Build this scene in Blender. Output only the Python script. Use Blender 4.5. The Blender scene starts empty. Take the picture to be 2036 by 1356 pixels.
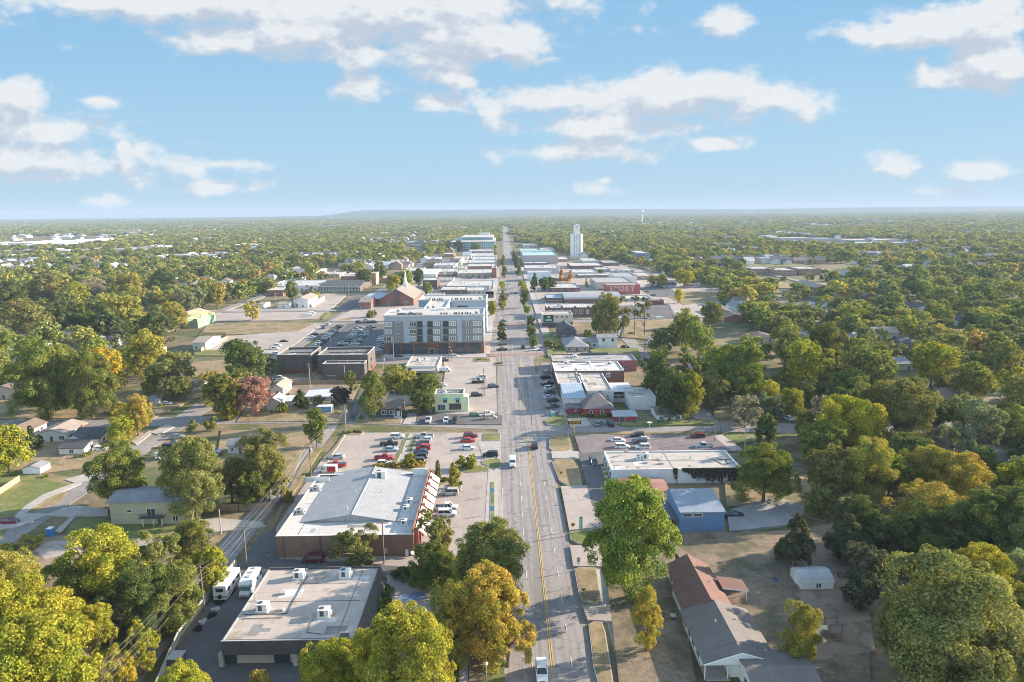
import bpy, math, random
import numpy as np
from mathutils import Vector, Matrix
rad = math.radians
S = bpy.context.scene
COL = S.collection
random.seed(7)

# ---------------------------------------------------------------- camera
PW, PH, FPX, CAM_Z = 2036, 1356, 24 / 36 * 2036, 72.0
pitch, roll, yaw = rad(10.803), -rad(0.56), 0.01047
_f0 = Vector((math.sin(yaw), math.cos(yaw), 0)); _r0 = Vector((math.cos(yaw), -math.sin(yaw), 0)); _up = Vector((0, 0, 1))
CD = _f0 * math.cos(pitch) - _up * math.sin(pitch)
_u0 = _r0.cross(CD)
CR = _r0 * math.cos(roll) + _u0 * math.sin(roll)
CU = -_r0 * math.sin(roll) + _u0 * math.cos(roll)
cam = bpy.data.objects.new('camera', bpy.data.cameras.new('camera'))
COL.objects.link(cam)
cam.data.lens = 24; cam.data.sensor_width = 36; cam.data.clip_start = 1; cam.data.clip_end = 60000
cam.matrix_world = Matrix(((CR.x, CU.x, -CD.x, 0), (CR.y, CU.y, -CD.y, 0), (CR.z, CU.z, -CD.z, CAM_Z), (0, 0, 0, 1)))
S.camera = cam

def ray(px, py):
    return CR * ((px - 1018) / FPX) - CU * ((py - 678) / FPX) + CD
def G(px, py, z=0.0):
    v = ray(px, py); t = (z - CAM_Z) / v.z
    return Vector((v.x * t, v.y * t, z))
def onY(px, py, Y):
    v = ray(px, py); t = Y / v.y
    return v.x * t, CAM_Z + v.z * t
def proj(p):
    q = Vector((p[0], p[1], p[2] - CAM_Z)); z = q.dot(CD)
    return 1018 + FPX * q.dot(CR) / z, 678 - FPX * q.dot(CU) / z, z

# ---------------------------------------------------------------- light
SUN_EL, SUN_AZ = rad(17.5), rad(18)          # azimuth measured from +X towards +Y
sun = bpy.data.objects.new('sun', bpy.data.lights.new('sun', 'SUN'))
COL.objects.link(sun)
sun.data.energy = 4.6; sun.data.angle = rad(0.5); sun.data.color = (1.0, 0.85, 0.68)
sd = Vector((math.cos(SUN_EL) * math.cos(SUN_AZ), math.cos(SUN_EL) * math.sin(SUN_AZ), math.sin(SUN_EL)))
sun.rotation_euler = sd.to_track_quat('Z', 'Y').to_euler()
S.view_settings.view_transform = 'Standard'; S.view_settings.look = 'None'
EXPO = 1.55
S.view_settings.exposure = EXPO; S.view_settings.gamma = 1
S.view_settings.use_curve_mapping = False
S.cycles.max_bounces = 5; S.cycles.diffuse_bounces = 2; S.cycles.glossy_bounces = 2
S.cycles.transmission_bounces = 2; S.cycles.volume_bounces = 0; S.cycles.transparent_max_bounces = 8
S.cycles.use_denoising = True; S.cycles.denoising_prefilter = 'ACCURATE'
S.cycles.sample_clamp_indirect = 6; S.cycles.filter_width = 1.0

# ---------------------------------------------------------------- sky
world = bpy.data.worlds.new('World'); S.world = world; world.use_nodes = True
wt = world.node_tree; wt.nodes.clear()
def N(t, kind, **kw):
    n = t.nodes.new(kind)
    for k, v in kw.items():
        if k == 'inp':
            for i, x in v.items():
                if hasattr(x, 'is_output') and x.is_output: t.links.new(x, n.inputs[i])
                else: n.inputs[i].default_value = x
        else: setattr(n, k, v)
    return n
def mth(t, op, a, b=None, c=None, clamp=False):
    d = {0: a}
    if b is not None: d[1] = b
    if c is not None: d[2] = c
    return N(t, 'ShaderNodeMath', operation=op, use_clamp=clamp, inp=d).outputs[0]
def vmth(t, op, a, b=None):
    n = N(t, 'ShaderNodeVectorMath', operation=op, inp={0: a} if b is None else {0: a, 1: b})
    return n.outputs['Value'] if op in ('LENGTH', 'DOT_PRODUCT') else n.outputs[0]
def mixc(t, f, a, b, mode='MIX'):
    n = N(t, 'ShaderNodeMix', data_type='RGBA', blend_type=mode)
    for i, x in ((0, f), (6, a), (7, b)):
        if hasattr(x, 'is_output'): t.links.new(x, n.inputs[i])
        else: n.inputs[i].default_value = x if i == 0 or len(x) == 4 else (*x, 1)
    return n.outputs[2]
def sstep(t, x, lo, hi):
    return N(t, 'ShaderNodeMapRange', interpolation_type='SMOOTHSTEP', inp={0: x, 1: lo, 2: hi, 3: 0.0, 4: 1.0}).outputs[0]

# clouds: (px, py, half width, half height, weight) turned into directions on the sky
CL = [(600, 60, 330, 50, .9), (700, 20, 470, 62, 1), (880, 70, 210, 70, 1), (400, 10, 330, 45, .9), (760, 108, 190, 28, .85), (1030, 85, 75, 60, 1),
      (1290, 205, 330, 45, 1), (1380, 180, 240, 38, 1), (1200, 245, 240, 38, .9), (1100, 200, 120, 38, 1), (1560, 195, 95, 30, .85),
      (1850, 60, 200, 40, 1), (1950, 40, 130, 55, 1), (1960, 130, 130, 55, .95), (1835, 128, 22, 24, .8), (1760, 70, 110, 24, .9),
      (1115, 302, 150, 26, .95), (730, 174, 58, 32, .72), (705, 178, 30, 16, .6), (860, 207, 85, 30, .75), (912, 160, 50, 20, .68), (1440, 44, 44, 28, .72), (1425, 50, 40, 14, .5),
      (1418, 282, 55, 16, .72), (1775, 328, 70, 26, .72), (1745, 336, 40, 14, .6), (1950, 338, 90, 20, .7), (1195, 378, 55, 17, .62), (1205, 360, 22, 12, .6),
      (30, 210, 90, 50, .95), (110, 258, 130, 34, .95), (60, 320, 220, 42, .8), (300, 325, 170, 36, .7), (450, 325, 90, 18, .75), (245, 293, 20, 14, .9),
      (215, 205, 55, 14, .75), (440, 372, 80, 16, .65), (205, 400, 55, 12, .6), (80, 355, 160, 14, .6), (400, 288, 50, 10, .5), (1840, 408, 60, 7, .5), (1860, 382, 80, 10, .3)]
gt = bpy.data.node_groups.new('cloud_field', 'ShaderNodeTree')
gt.interface.new_socket('P', in_out='INPUT', socket_type='NodeSocketVector')
gt.interface.new_socket('F', in_out='OUTPUT', socket_type='NodeSocketFloat')
gi = gt.nodes.new('NodeGroupInput'); go = gt.nodes.new('NodeGroupOutput')
acc = None
for cx, cy, hw, hh, w in CL:
    d = ray(cx, cy); u, v = d.x / d.y, d.z / d.y
    a, b = hw * 1.22 / FPX, hh * 1.3 / FPX
    q = vmth(gt, 'SUBTRACT', gi.outputs[0], (u, v, 0))
    q = vmth(gt, 'MULTIPLY', q, (1 / a, 1 / b, 0))
    L = vmth(gt, 'LENGTH', q)
    f = mth(gt, 'MULTIPLY_ADD', L, -w, w)
    acc = f if acc is None else N(gt, 'ShaderNodeMath', operation='SMOOTH_MAX', inp={0: acc, 1: f, 2: .12}).outputs[0]
nz = N(gt, 'ShaderNodeTexNoise', noise_dimensions='2D', inp={'Vector': vmth(gt, 'MULTIPLY', gi.outputs[0], (1, 1.7, 1)), 'Scale': 11.0, 'Detail': 9.0, 'Roughness': .54})
nz2 = N(gt, 'ShaderNodeTexNoise', noise_dimensions='2D', inp={'Vector': vmth(gt, 'MULTIPLY', gi.outputs[0], (1, 1.9, 1)), 'Scale': 36.0, 'Detail': 6.0, 'Roughness': .6})
f = mth(gt, 'MULTIPLY_ADD', mth(gt, 'SUBTRACT', nz.outputs[0], .5), 1.65, acc)
f = mth(gt, 'MULTIPLY_ADD', mth(gt, 'SUBTRACT', nz2.outputs[0], .5), .62, f)
gt.links.new(f, go.inputs[0])
tc = N(wt, 'ShaderNodeTexCoord'); sx = N(wt, 'ShaderNodeSeparateXYZ', inp={0: tc.outputs['Generated']})
yy = mth(wt, 'MAXIMUM', sx.outputs[1], .05)
u = mth(wt, 'DIVIDE', sx.outputs[0], yy); v = mth(wt, 'DIVIDE', sx.outputs[2], yy)
P = N(wt, 'ShaderNodeCombineXYZ', inp={0: u, 1: v}).outputs[0]
def cf(p):
    g = N(wt, 'ShaderNodeGroup', node_tree=gt); wt.links.new(p, g.inputs[0]); return g.outputs[0]
f0 = cf(P); f1 = cf(vmth(wt, 'ADD', P, (.010, .026, 0)))
dens = sstep(wt, f0, .05, .62)
lit = mth(wt, 'MULTIPLY_ADD', mth(wt, 'SUBTRACT', f0, f1), 2.3, .52, clamp=True)
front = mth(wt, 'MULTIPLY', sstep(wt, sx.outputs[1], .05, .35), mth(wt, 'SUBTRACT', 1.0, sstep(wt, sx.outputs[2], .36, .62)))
dens = mth(wt, 'MULTIPLY', mth(wt, 'MULTIPLY', dens, front), .86)
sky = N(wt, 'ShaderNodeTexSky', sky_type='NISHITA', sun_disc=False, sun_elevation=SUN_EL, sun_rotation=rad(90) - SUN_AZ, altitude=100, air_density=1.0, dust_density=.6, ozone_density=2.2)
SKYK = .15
def sk(*c): return tuple(((x / 255 + .055) / 1.055) ** 2.4 / 2 ** EXPO / SKYK for x in c)
ccol = mixc(wt, lit, sk(200, 208, 220), sk(244, 244, 243))
c1_ = mixc(wt, sstep(wt, v, -.01, .10), sk(176, 209, 232), sk(168, 209, 236))
c2_ = mixc(wt, sstep(wt, v, .06, .30), c1_, sk(142, 193, 231))
skc = mixc(wt, mth(wt, 'MULTIPLY', front, .985), mixc(wt, 1.0, sky.outputs[0], (1.3, 1.14, .95), 'MULTIPLY'), c2_)  # sky outside the view is brightened and warmed as added shadow fill
wcol = mixc(wt, dens, skc, ccol)
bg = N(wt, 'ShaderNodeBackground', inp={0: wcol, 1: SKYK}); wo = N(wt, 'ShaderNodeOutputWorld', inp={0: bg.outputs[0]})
world.cycles.sampling_method = 'MANUAL'; world.cycles.sample_map_resolution = 512

# ---------------------------------------------------------------- materials
def lin(c):
    return tuple(((x / 255 / 12.92) if x / 255 <= .04045 else ((x / 255 + .055) / 1.055) ** 2.4) for x in c)
MATS = {}
def mat(name, rgb, rough=.85, v1=(.3, .18), v2=(4.0, .10), v3=None, tint=False, metal=0.0, spec=.3, bump=0.0, obj=True, alpha=None):
    """procedural surface: base colour with large, middle and fine variation"""
    if name in MATS: return MATS[name]
    m = bpy.data.materials.new(name); m.use_nodes = True; t = m.node_tree
    b = t.nodes['Principled BSDF']; b.inputs['Roughness'].default_value = rough; b.inputs['Metallic'].default_value = metal
    b.inputs['Specular IOR Level'].default_value = spec
    co = N(t, 'ShaderNodeTexCoord').outputs['Object'] if obj else N(t, 'ShaderNodeNewGeometry').outputs['Position']
    k = None
    for sc, am in [x for x in (v1, v2, v3) if x]:
        n = N(t, 'ShaderNodeTexNoise', inp={'Vector': co, 'Scale': sc, 'Detail': 5.0, 'Roughness': .6}).outputs[0]
        q = N(t, 'ShaderNodeMapRange', inp={0: n, 1: .28, 2: .72, 3: 1 - am, 4: 1 + am}).outputs[0]
        k = q if k is None else mth(t, 'MULTIPLY', k, q)
    col = (*rgb, 1)
    if tint: col = mixc(t, 1.0, (*rgb, 1), N(t, 'ShaderNodeObjectInfo').outputs['Color'], 'MULTIPLY')
    c = N(t, 'ShaderNodeVectorMath', operation='SCALE', inp={0: col if tint else col[:3], 'Scale': k if k is not None else 1.0}).outputs[0]
    t.links.new(c, b.inputs['Base Color'])
    if bump:
        bn = N(t, 'ShaderNodeBump', inp={'Strength': .5, 'Distance': bump, 'Height': N(t, 'ShaderNodeTexNoise', inp={'Vector': co, 'Scale': 6.0, 'Detail': 4.0}).outputs[0]})
        t.links.new(bn.outputs[0], b.inputs['Normal'])
    MATS[name] = m
    return m
def base_of(m):
    b = m.node_tree.nodes['Principled BSDF']; return m.node_tree, b, b.inputs['Base Color'].links[0].from_socket
def stripes(m, axis, period, depth=.15, duty=.12, dark=True):
    """ribs or joints running across one object axis"""
    t, b, c = base_of(m)
    s = N(t, 'ShaderNodeSeparateXYZ', inp={0: N(t, 'ShaderNodeTexCoord').outputs['Object']}).outputs[axis]
    fr = mth(t, 'FRACT', mth(t, 'DIVIDE', s, period)); l = mth(t, 'LESS_THAN', fr, duty)
    t.links.new(mixc(t, mth(t, 'MULTIPLY', l, depth), c, (0, 0, 0) if dark else (1, 1, 1)), b.inputs['Base Color'])
    bn = N(t, 'ShaderNodeBump', inp={'Strength': .6, 'Distance': .04, 'Height': mth(t, 'PINGPONG', fr, .5)})
    if not b.inputs['Normal'].is_linked: t.links.new(bn.outputs[0], b.inputs['Normal'])
    return m
def bricks(m, scale, c2, mortar, w=.5, h=.25, ms=.02, swz=True):
    t, b, c = base_of(m)
    co = N(t, 'ShaderNodeTexCoord').outputs['Object']
    s = N(t, 'ShaderNodeSeparateXYZ', inp={0: co})
    p = N(t, 'ShaderNodeCombineXYZ', inp={0: mth(t, 'ADD', s.outputs[0], s.outputs[1]), 1: s.outputs[2] if swz else s.outputs[1]}).outputs[0]
    if not swz: p = co
    br = N(t, 'ShaderNodeTexBrick', inp={'Vector': p, 'Color1': (1, 1, 1, 1), 'Color2': (*c2, 1), 'Mortar': (*mortar, 1), 'Scale': scale, 'Mortar Size': ms, 'Brick Width': w, 'Row Height': h})
    t.links.new(mixc(t, 1.0, c, br.outputs[0], 'MULTIPLY'), b.inputs['Base Color'])
    return m
def patches(m, rgb, sc=.12, lo=.52, hi=.60, amt=.8, obj=False):
    """stains or bare spots with a shape of their own"""
    t, b, c = base_of(m)
    co = N(t, 'ShaderNodeTexCoord').outputs['Object'] if obj else N(t, 'ShaderNodeNewGeometry').outputs['Position']
    n = N(t, 'ShaderNodeTexNoise', inp={'Vector': co, 'Scale': sc, 'Detail': 7.0, 'Roughness': .62}).outputs[0]
    t.links.new(mixc(t, mth(t, 'MULTIPLY', sstep(t, n, lo, hi), amt), c, rgb), b.inputs['Base Color'])
    return m
def cracks(m, sc=.18, amt=.45, wid=.018):
    t, b, c = base_of(m)
    co = N(t, 'ShaderNodeNewGeometry').outputs['Position']
    wp = N(t, 'ShaderNodeTexNoise', inp={'Vector': co, 'Scale': .5, 'Detail': 3.0}).outputs[1]
    vv = N(t, 'ShaderNodeTexVoronoi', feature='DISTANCE_TO_EDGE', inp={'Vector': vmth(t, 'ADD', co, wp), 'Scale': sc}).outputs[0]
    l = mth(t, 'SUBTRACT', 1.0, sstep(t, vv, 0.0, wid))
    t.links.new(mixc(t, mth(t, 'MULTIPLY', l, amt), c, (.05, .05, .05)), b.inputs['Base Color'])
    return m

# setting materials
m_ground = mat('ground_earth', (.21, .165, .095), v1=(.05, .25), v2=(.6, .28), v3=(6.0, .30), obj=False)
patches(m_ground, (.085, .105, .032), .035, .47, .56, .85); patches(m_ground, (.26, .21, .14), .22, .60, .68, .6)
m_road = cracks(mat('road_surface', (.31, .28, .262), v1=(.08, .12), v2=(.9, .07), v3=(14.0, .07), obj=False, rough=.9))
_t, _b, _c = base_of(m_road)                              # wheel wear running along the street
_n = N(_t, 'ShaderNodeTexNoise', inp={'Vector': vmth(_t, 'MULTIPLY', N(_t, 'ShaderNodeNewGeometry').outputs['Position'], (1.1, .02, 1)), 'Scale': 1.0, 'Detail': 4.0}).outputs[0]
_t.links.new(mixc(_t, mth(_t, 'MULTIPLY', sstep(_t, _n, .42, .62), .5), _c, (.16, .145, .14)), _b.inputs['Base Color'])
patches(m_road, (.15, .142, .14), .3, .60, .63, .7); patches(m_road, (.37, .34, .32), .2, .61, .66, .4)
m_road2 = cracks(mat('street_asphalt', (.265, .24, .225), v1=(.06, .2), v2=(.7, .12), v3=(12.0, .08), obj=False, rough=.9))
m_conc = patches(mat('lot_concrete', (.40, .34, .30), v1=(.07, .14), v2=(.8, .08), v3=(10.0, .05), obj=False), (.23, .2, .19), .16, .56, .66, .5)
bricks(m_conc, .25, (.95, .95, .95), (.80, .79, .78), w=1.0, h=1.0, ms=.012, swz=False)
m_asph = patches(mat('lot_asphalt', (.13, .125, .125), v1=(.07, .2), v2=(.9, .12), v3=(10.0, .1), obj=False), (.26, .25, .24), .3, .6, .68, .35)
m_asphbr = cracks(patches(mat('lot_old_asphalt', (.20, .165, .16), v1=(.1, .2), v2=(.9, .14), v3=(10.0, .1), obj=False), (.34, .30, .28), .35, .58, .66, .4))
m_walk = bricks(mat('sidewalk_concrete', (.43, .39, .35), v1=(.2, .1), v2=(2.0, .07), obj=False), .5, (.93, .93, .93), (.7, .7, .7), w=.75, h=.75, ms=.012, swz=False)
m_kerb = mat('kerb_concrete', (.40, .37, .33), v1=(.5, .12), obj=False)
m_grass = patches(mat('lawn_green', (.15, .17, .05), v1=(.12, .2), v2=(1.5, .28), v3=(7.0, .32), obj=False), (.30, .23, .11), .2, .5, .62, .6)
m_dry = patches(mat('lawn_dry', (.29, .215, .12), v1=(.12, .2), v2=(1.2, .26), v3=(7.0, .32), obj=False), (.15, .14, .06), .13, .48, .62, .8); patches(m_dry, (.20, .15, .10), .5, .58, .66, .6)
m_yard_shade = patches(mat('shade_toned_yard', (.215, .165, .11), v1=(.12, .2), v2=(1.2, .28), v3=(7.0, .34), obj=False), (.10, .095, .05), .16, .48, .62, .8)  # dry lawn with the shade of house and trees put into its colour
m_gravel = mat('gravel', (.33, .31, .30), v1=(.2, .15), v2=(3.0, .15), v3=(20.0, .15), obj=False)
m_dirt = patches(mat('bare_dirt', (.27, .20, .14), v1=(.2, .2), v2=(3.0, .15), obj=False), (.12, .11, .06), .3, .5, .6, .6)
m_yellow = mat('yellow_marking', (.62, .40, .08), v1=(.6, .2), v2=(8.0, .2), obj=False)
m_white = mat('white_marking', (.62, .60, .57), v1=(.6, .25), v2=(8.0, .2), obj=False)
m_pave = bricks(mat('brick_paving', (.36, .22, .18), v1=(.2, .15), v2=(2.0, .1), obj=False), .5, (.8, .8, .8), (.7, .7, .7), swz=False)

# ---------------------------------------------------------------- mesh building
class MB:
    def __init__(s): s.v = []; s.f = []; s.m = []; s.mi = 0
    def quad(s, *p):
        i = len(s.v); s.v += [tuple(q) for q in p]; s.f.append(tuple(range(i, i + len(p)))); s.m.append(s.mi)
    def box(s, x0, x1, y0, y1, z0, z1, skip=''):
        i = len(s.v)
        s.v += [(x0, y0, z0), (x1, y0, z0), (x1, y1, z0), (x0, y1, z0), (x0, y0, z1), (x1, y0, z1), (x1, y1, z1), (x0, y1, z1)]
        for k, fc in (('b', (0, 3, 2, 1)), ('t', (4, 5, 6, 7)), ('s', (0, 1, 5, 4)), ('e', (1, 2, 6, 5)), ('n', (2, 3, 7, 6)), ('w', (3, 0, 4, 7))):
            if k not in skip: s.f.append(tuple(i + a for a in fc)); s.m.append(s.mi)
        return s
    def prism(s, poly, z0, z1):
        n = len(poly); i = len(s.v)
        ar = sum(poly[k][0] * poly[(k + 1) % n][1] - poly[(k + 1) % n][0] * poly[k][1] for k in range(n))
        if ar < 0: poly = poly[::-1]
        s.v += [(p[0], p[1], z0) for p in poly] + [(p[0], p[1], z1) for p in poly]
        s.f.append(tuple(i + n + k for k in range(n))); s.m.append(s.mi)
        s.f.append(tuple(i + n - 1 - k for k in range(n))); s.m.append(s.mi)
        for k in range(n):
            j = (k + 1) % n; s.f.append((i + k, i + j, i + n + j, i + n + k)); s.m.append(s.mi)
        return s
    def tube(s, p, q, r0, r1=None, n=6):
        r1 = r0 if r1 is None else r1
        p = Vector(p); q = Vector(q); d = (q - p).normalized()
        a = d.cross(Vector((0, 0, 1)) if abs(d.z) < .9 else Vector((1, 0, 0))).normalized(); b = d.cross(a)
        i = len(s.v)
        for c, r in ((p, r0), (q, r1)):
            for k in range(n):
                w = c + (a * math.cos(2 * math.pi * k / n) + b * math.sin(2 * math.pi * k / n)) * r; s.v.append(tuple(w))
        for k in range(n):
            j = (k + 1) % n; s.f.append((i + k, i + n + k, i + n + j, i + j)); s.m.append(s.mi)
        s.f.append(tuple(i + k for k in range(n))); s.f.append(tuple(i + 2 * n - 1 - k for k in range(n))); s.m += [s.mi] * 2
        return s
    def ball(s, c, r, n=8, sz=1.0):
        i = len(s.v); R = n // 2
        for a in range(R + 1):
            th = math.pi * a / R
            for k in range(n):
                ph = 2 * math.pi * k / n
                s.v.append((c[0] + r * math.sin(th) * math.cos(ph), c[1] + r * math.sin(th) * math.sin(ph), c[2] + r * sz * math.cos(th)))
        for a in range(R):
            for k in range(n):
                j = (k + 1) % n
                s.f.append((i + a * n + k, i + (a + 1) * n + k, i + (a + 1) * n + j, i + a * n + j)); s.m.append(s.mi)
        return s
    def mesh(s, name, mats):
        me = bpy.data.meshes.new(name); me.from_pydata(s.v, [], s.f)
        for m in (mats if isinstance(mats, (list, tuple)) else [mats]): me.materials.append(m)
        if any(s.m): me.polygons.foreach_set('material_index', s.m)
        me.update(); return me
def obj(name, me, parent=None, loc=(0, 0, 0), rz=0.0):
    o = bpy.data.objects.new(name, me); COL.objects.link(o)
    o.location = loc; o.rotation_euler.z = rz
    if parent: o.parent = parent
    return o
def part(name, mb, mats, parent, loc=(0, 0, 0), rz=0.0):
    return obj(name, mb.mesh(name, mats), parent, loc, rz)
THINGS = []
def tag(o, label, cat, group=None, kind=None):
    if label: o['label'] = label
    if cat: o['category'] = cat
    if group: o['group'] = group
    if kind: o['kind'] = kind
    if kind is None: THINGS.append(o)
    return o
def thing(name, label, cat, loc=(0, 0, 0), rz=0.0, group=None):
    o = obj(name, None, None, loc, rz); o.empty_display_size = .5
    return tag(o, label, cat, group)
def single(name, mb, mats, label, cat, loc=(0, 0, 0), rz=0.0, group=None):
    return tag(obj(name, mb.mesh(name, mats), None, loc, rz), label, cat, group)
def copy_tree(o, parent=None):
    c = o.copy(); COL.objects.link(c); c.parent = parent
    for ch in o.children: copy_tree(ch, c)
    return c

CLEAR = []          # polygons where no scattered tree may stand (x, y)
def clear(poly, pad=0):
    xs = [p[0] for p in poly]; ys = [p[1] for p in poly]
    CLEAR.append((min(xs), max(xs), min(ys), max(ys), [(p[0], p[1]) for p in poly]))
def clear_box(x0, x1, y0, y1, pad=2.5):
    clear([(x0 - pad, y0 - pad), (x1 + pad, y0 - pad), (x1 + pad, y1 + pad), (x0 - pad, y1 + pad)])
def inside(poly, x, y):
    c = False; n = len(poly); j = n - 1
    for i in range(n):
        xi, yi = poly[i]; xj, yj = poly[j]
        if (yi > y) != (yj > y) and x < (xj - xi) * (y - yi) / (yj - yi) + xi: c = not c
        j = i
    return c
def is_clear(x, y):
    for x0, x1, y0, y1, poly in CLEAR:
        if x0 <= x <= x1 and y0 <= y <= y1 and inside(poly, x, y): return True
    return False
ZL = [0.0]
def sheet(name, m, poly, z=None, clr=True, world_xy=False):
    """a flat piece of the ground; poly in photo pixels turned into ground points"""
    P2 = poly if world_xy else [tuple(G(a, b))[:2] for a, b in poly]
    ZL[0] += .006
    z = .03 + ZL[0] if z is None else z
    mb = MB(); mb.prism(P2, -.2, z)
    o = part(name, mb, m, None); o['kind'] = 'structure'
    if clr: clear(P2)
    return o
def kerbed(name, m, poly, z=.15, world_xy=False, kw=.18, clr=True):
    """a raised island with a concrete kerb round it"""
    P2 = poly if world_xy else [tuple(G(a, b))[:2] for a, b in poly]
    cx = sum(p[0] for p in P2) / len(P2); cy = sum(p[1] for p in P2) / len(P2)
    n = len(P2); ar = sum(P2[k][0] * P2[(k + 1) % n][1] - P2[(k + 1) % n][0] * P2[k][1] for k in range(n))
    sg = 1 if ar > 0 else -1
    inner = []
    for k in range(n):
        a = Vector(P2[k - 1]); b = Vector(P2[k]); c = Vector(P2[(k + 1) % n])
        d1 = (b - a).normalized(); d2 = (c - b).normalized()
        n1 = Vector((-d1.y, d1.x)) * sg; n2 = Vector((-d2.y, d2.x)) * sg
        q = (n1 + n2); q = q / max(.35, q.length_squared / 2) if q.length > 1e-4 else n1
        inner.append(tuple(b + q * kw))
    ZL[0] += .002
    part('kerb', MB().prism(P2, -.2, z + .10 + ZL[0] * .3), m_kerb, None)['kind'] = 'structure'
    part(name, MB().prism(inner, -.2, z + .13 + ZL[0] * .3), m, None)['kind'] = 'structure'
    if clr: clear(P2)
# ---------------------------------------------------------------- the ground, roads, lots, lawns
mb = MB(); mb.quad((-14000, -1500, 0), (14000, -1500, 0), (14000, 15000, 0), (-14000, 15000, 0))
part('ground', mb, m_ground, None)['kind'] = 'structure'
# far hills on the horizon
rng = np.random.default_rng(5)
def hill(name, Y, pts, depth=1200):
    xs = []; zs = []
    for px, py in pts:
        x, z = onY(px, py, Y); xs.append(x); zs.append(z)
    X = np.linspace(xs[0], xs[-1], 240); Z = np.interp(X, xs, zs); Z[1:-1] += rng.normal(0, 1.0, 238)
    mb = MB()
    for i in range(239):
        a, b = float(X[i]), float(X[i + 1]); za, zb = float(Z[i]), float(Z[i + 1])
        mb.quad((a, Y - depth, -1), (b, Y - depth, -1), (b, Y - depth * .35, zb * .62), (a, Y - depth * .35, za * .62))
        mb.quad((a, Y - depth * .35, za * .62), (b, Y - depth * .35, zb * .62), (b, Y, zb), (a, Y, za))
        mb.quad((a, Y, za), (b, Y, zb), (b, Y + depth, -1), (a, Y + depth, -1))
    part(name, mb, mat('hill_woods', (.055, .075, .04), v1=(.004, .3), v2=(.02, .3), obj=False), None)['kind'] = 'structure'
hill('hills', 9500, [(-400, 444), (0, 437), (300, 434.5), (500, 431.5), (640, 429), (680, 424), (720, 418), (760, 417.5), (860, 417.5), (1010, 416.5), (1200, 416), (1500, 416), (1700, 412.5), (1850, 411), (2036, 410.5), (2450, 407)])

# main street and the side streets
AX0, AX1 = -0.9, 13.6
sheet('main_street', m_road, [(AX0, 40), (AX1, 40), (AX1, 330), (22, 345), (22, 560), (20, 900), (AX1 + 1, 950), (AX1, 3200), (AX0, 3200), (-1.5, 950), (-6, 900), (-7.5, 560), (-8, 345), (AX0 - 3, 330)], world_xy=True)
sheet('side_street', m_road2, [(-330, 222), (-64, 230), (AX0, 219), (AX0, 236), (-64, 240), (-330, 233)], world_xy=True)
sheet('side_street', m_road2, [(AX1, 212), (60, 215), (100, 211), (260, 214), (260, 222), (100, 221), (60, 226), (AX1, 232)], world_xy=True)
sheet('side_street', m_road2, [(-330, 322), (AX0 - 3, 322), (AX0 - 3, 335), (-330, 333)], world_xy=True)
sheet('side_street', m_road2, [(22, 335), (70, 335), (70, 345), (22, 346)], world_xy=True)
sheet('side_street', m_road2, [(-330, 441), (-60, 441), (-60, 450), (-330, 452)], world_xy=True)
sheet('side_street', m_road2, [(22, 440), (140, 440), (140, 450), (22, 450)], world_xy=True)
sheet('side_street', m_road2, [(-300, 600), (-8, 600), (-8, 611), (-300, 611)], world_xy=True)
sheet('side_street', m_road2, [(22, 600), (300, 600), (300, 611), (22, 611)], world_xy=True)
sheet('side_street', m_road2, [(-300, 800), (-8, 800), (-8, 811), (-300, 811)], world_xy=True)
sheet('side_street', m_road2, [(20, 790), (300, 790), (300, 800), (20, 800)], world_xy=True)
sheet('back_street', m_road2, [(-119.5, 100), (-110.5, 100), (-110.5, 1200), (-119.5, 1200)], world_xy=True)
sheet('alley', m_road2, [(-63.5, 40), (-57.8, 40), (-57.8, 226), (-63.5, 226)], world_xy=True)
sheet('back_street', m_road2, [(66, 222), (73, 222), (73, 700), (66, 700)], world_xy=True)
sheet('back_street', m_road2, [(190, 222), (198, 222), (198, 900), (190, 900)], world_xy=True)
sheet('main_street', m_road, [(1058, 846), (1084, 839), (1112, 818), (1104, 760), (1094, 722), (1076, 722), (1058, 770)])
sheet('sidewalk', m_walk, [(1108, 836), (1128, 826), (1114, 790), (1099, 722), (1094, 722), (1106, 790), (1113, 818)], z=.2)
# long markings
def strip(x, y0, y1, w, m, name, z=.075):
    mb = MB(); mb.box(x - w / 2, x + w / 2, y0, y1, z - .02, z); part(name, mb, m, None)['kind'] = 'structure'
for y0, y1 in ((40, 212), (236, 322)):
    for dx in (-.17, .17): strip(7.0 + dx, y0, y1, .13, m_yellow, 'yellow_line')
mb = MB()
y = 42.0
while y < 520:
    for x in (3.75, 10.15):
        if not 212 < y < 236 and not 318 < y < 340: mb.box(x - .07, x + .07, y, y + 3.0, .05, .075)
    y += 9.2
part('lane_dashes', mb, m_white, None)['kind'] = 'structure'
mb = MB()
for y0, y1 in ((238, 318), (345, 430)):                      # parking bay ticks downtown
    yy_ = y0
    while yy_ < y1:
        for x0 in ((15.2,) if y1 < 330 else (15.2, -6.6)): mb.quad((x0, yy_, .08), (x0 + 5, yy_ + 2.2, .08), (x0 + 5, yy_ + 2.34, .08), (x0, yy_ + .14, .08))
        yy_ += 3.0
part('bay_lines', mb, m_white, None)['kind'] = 'structure'
mb = MB()                                                  # turn-bay outline and crosswalks
mb.box(6.0, 6.12, 262, 298, .05, .08); mb.box(2.8, 6.0, 262, 262.15, .05, .08); mb.box(2.8, 6.0, 280, 280.15, .05, .08)
for yy_ in (319, 337, 238, 210): mb.box(-1 if yy_ > 300 else 0, 14, yy_, yy_ + .3, .05, .08)
part('crosswalk_lines', mb, m_white, None)['kind'] = 'structure'
sheet('brick_crossing', m_pave, [(-8, 336.5), (22, 338), (22, 343), (-8, 341)], world_xy=True)
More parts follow.
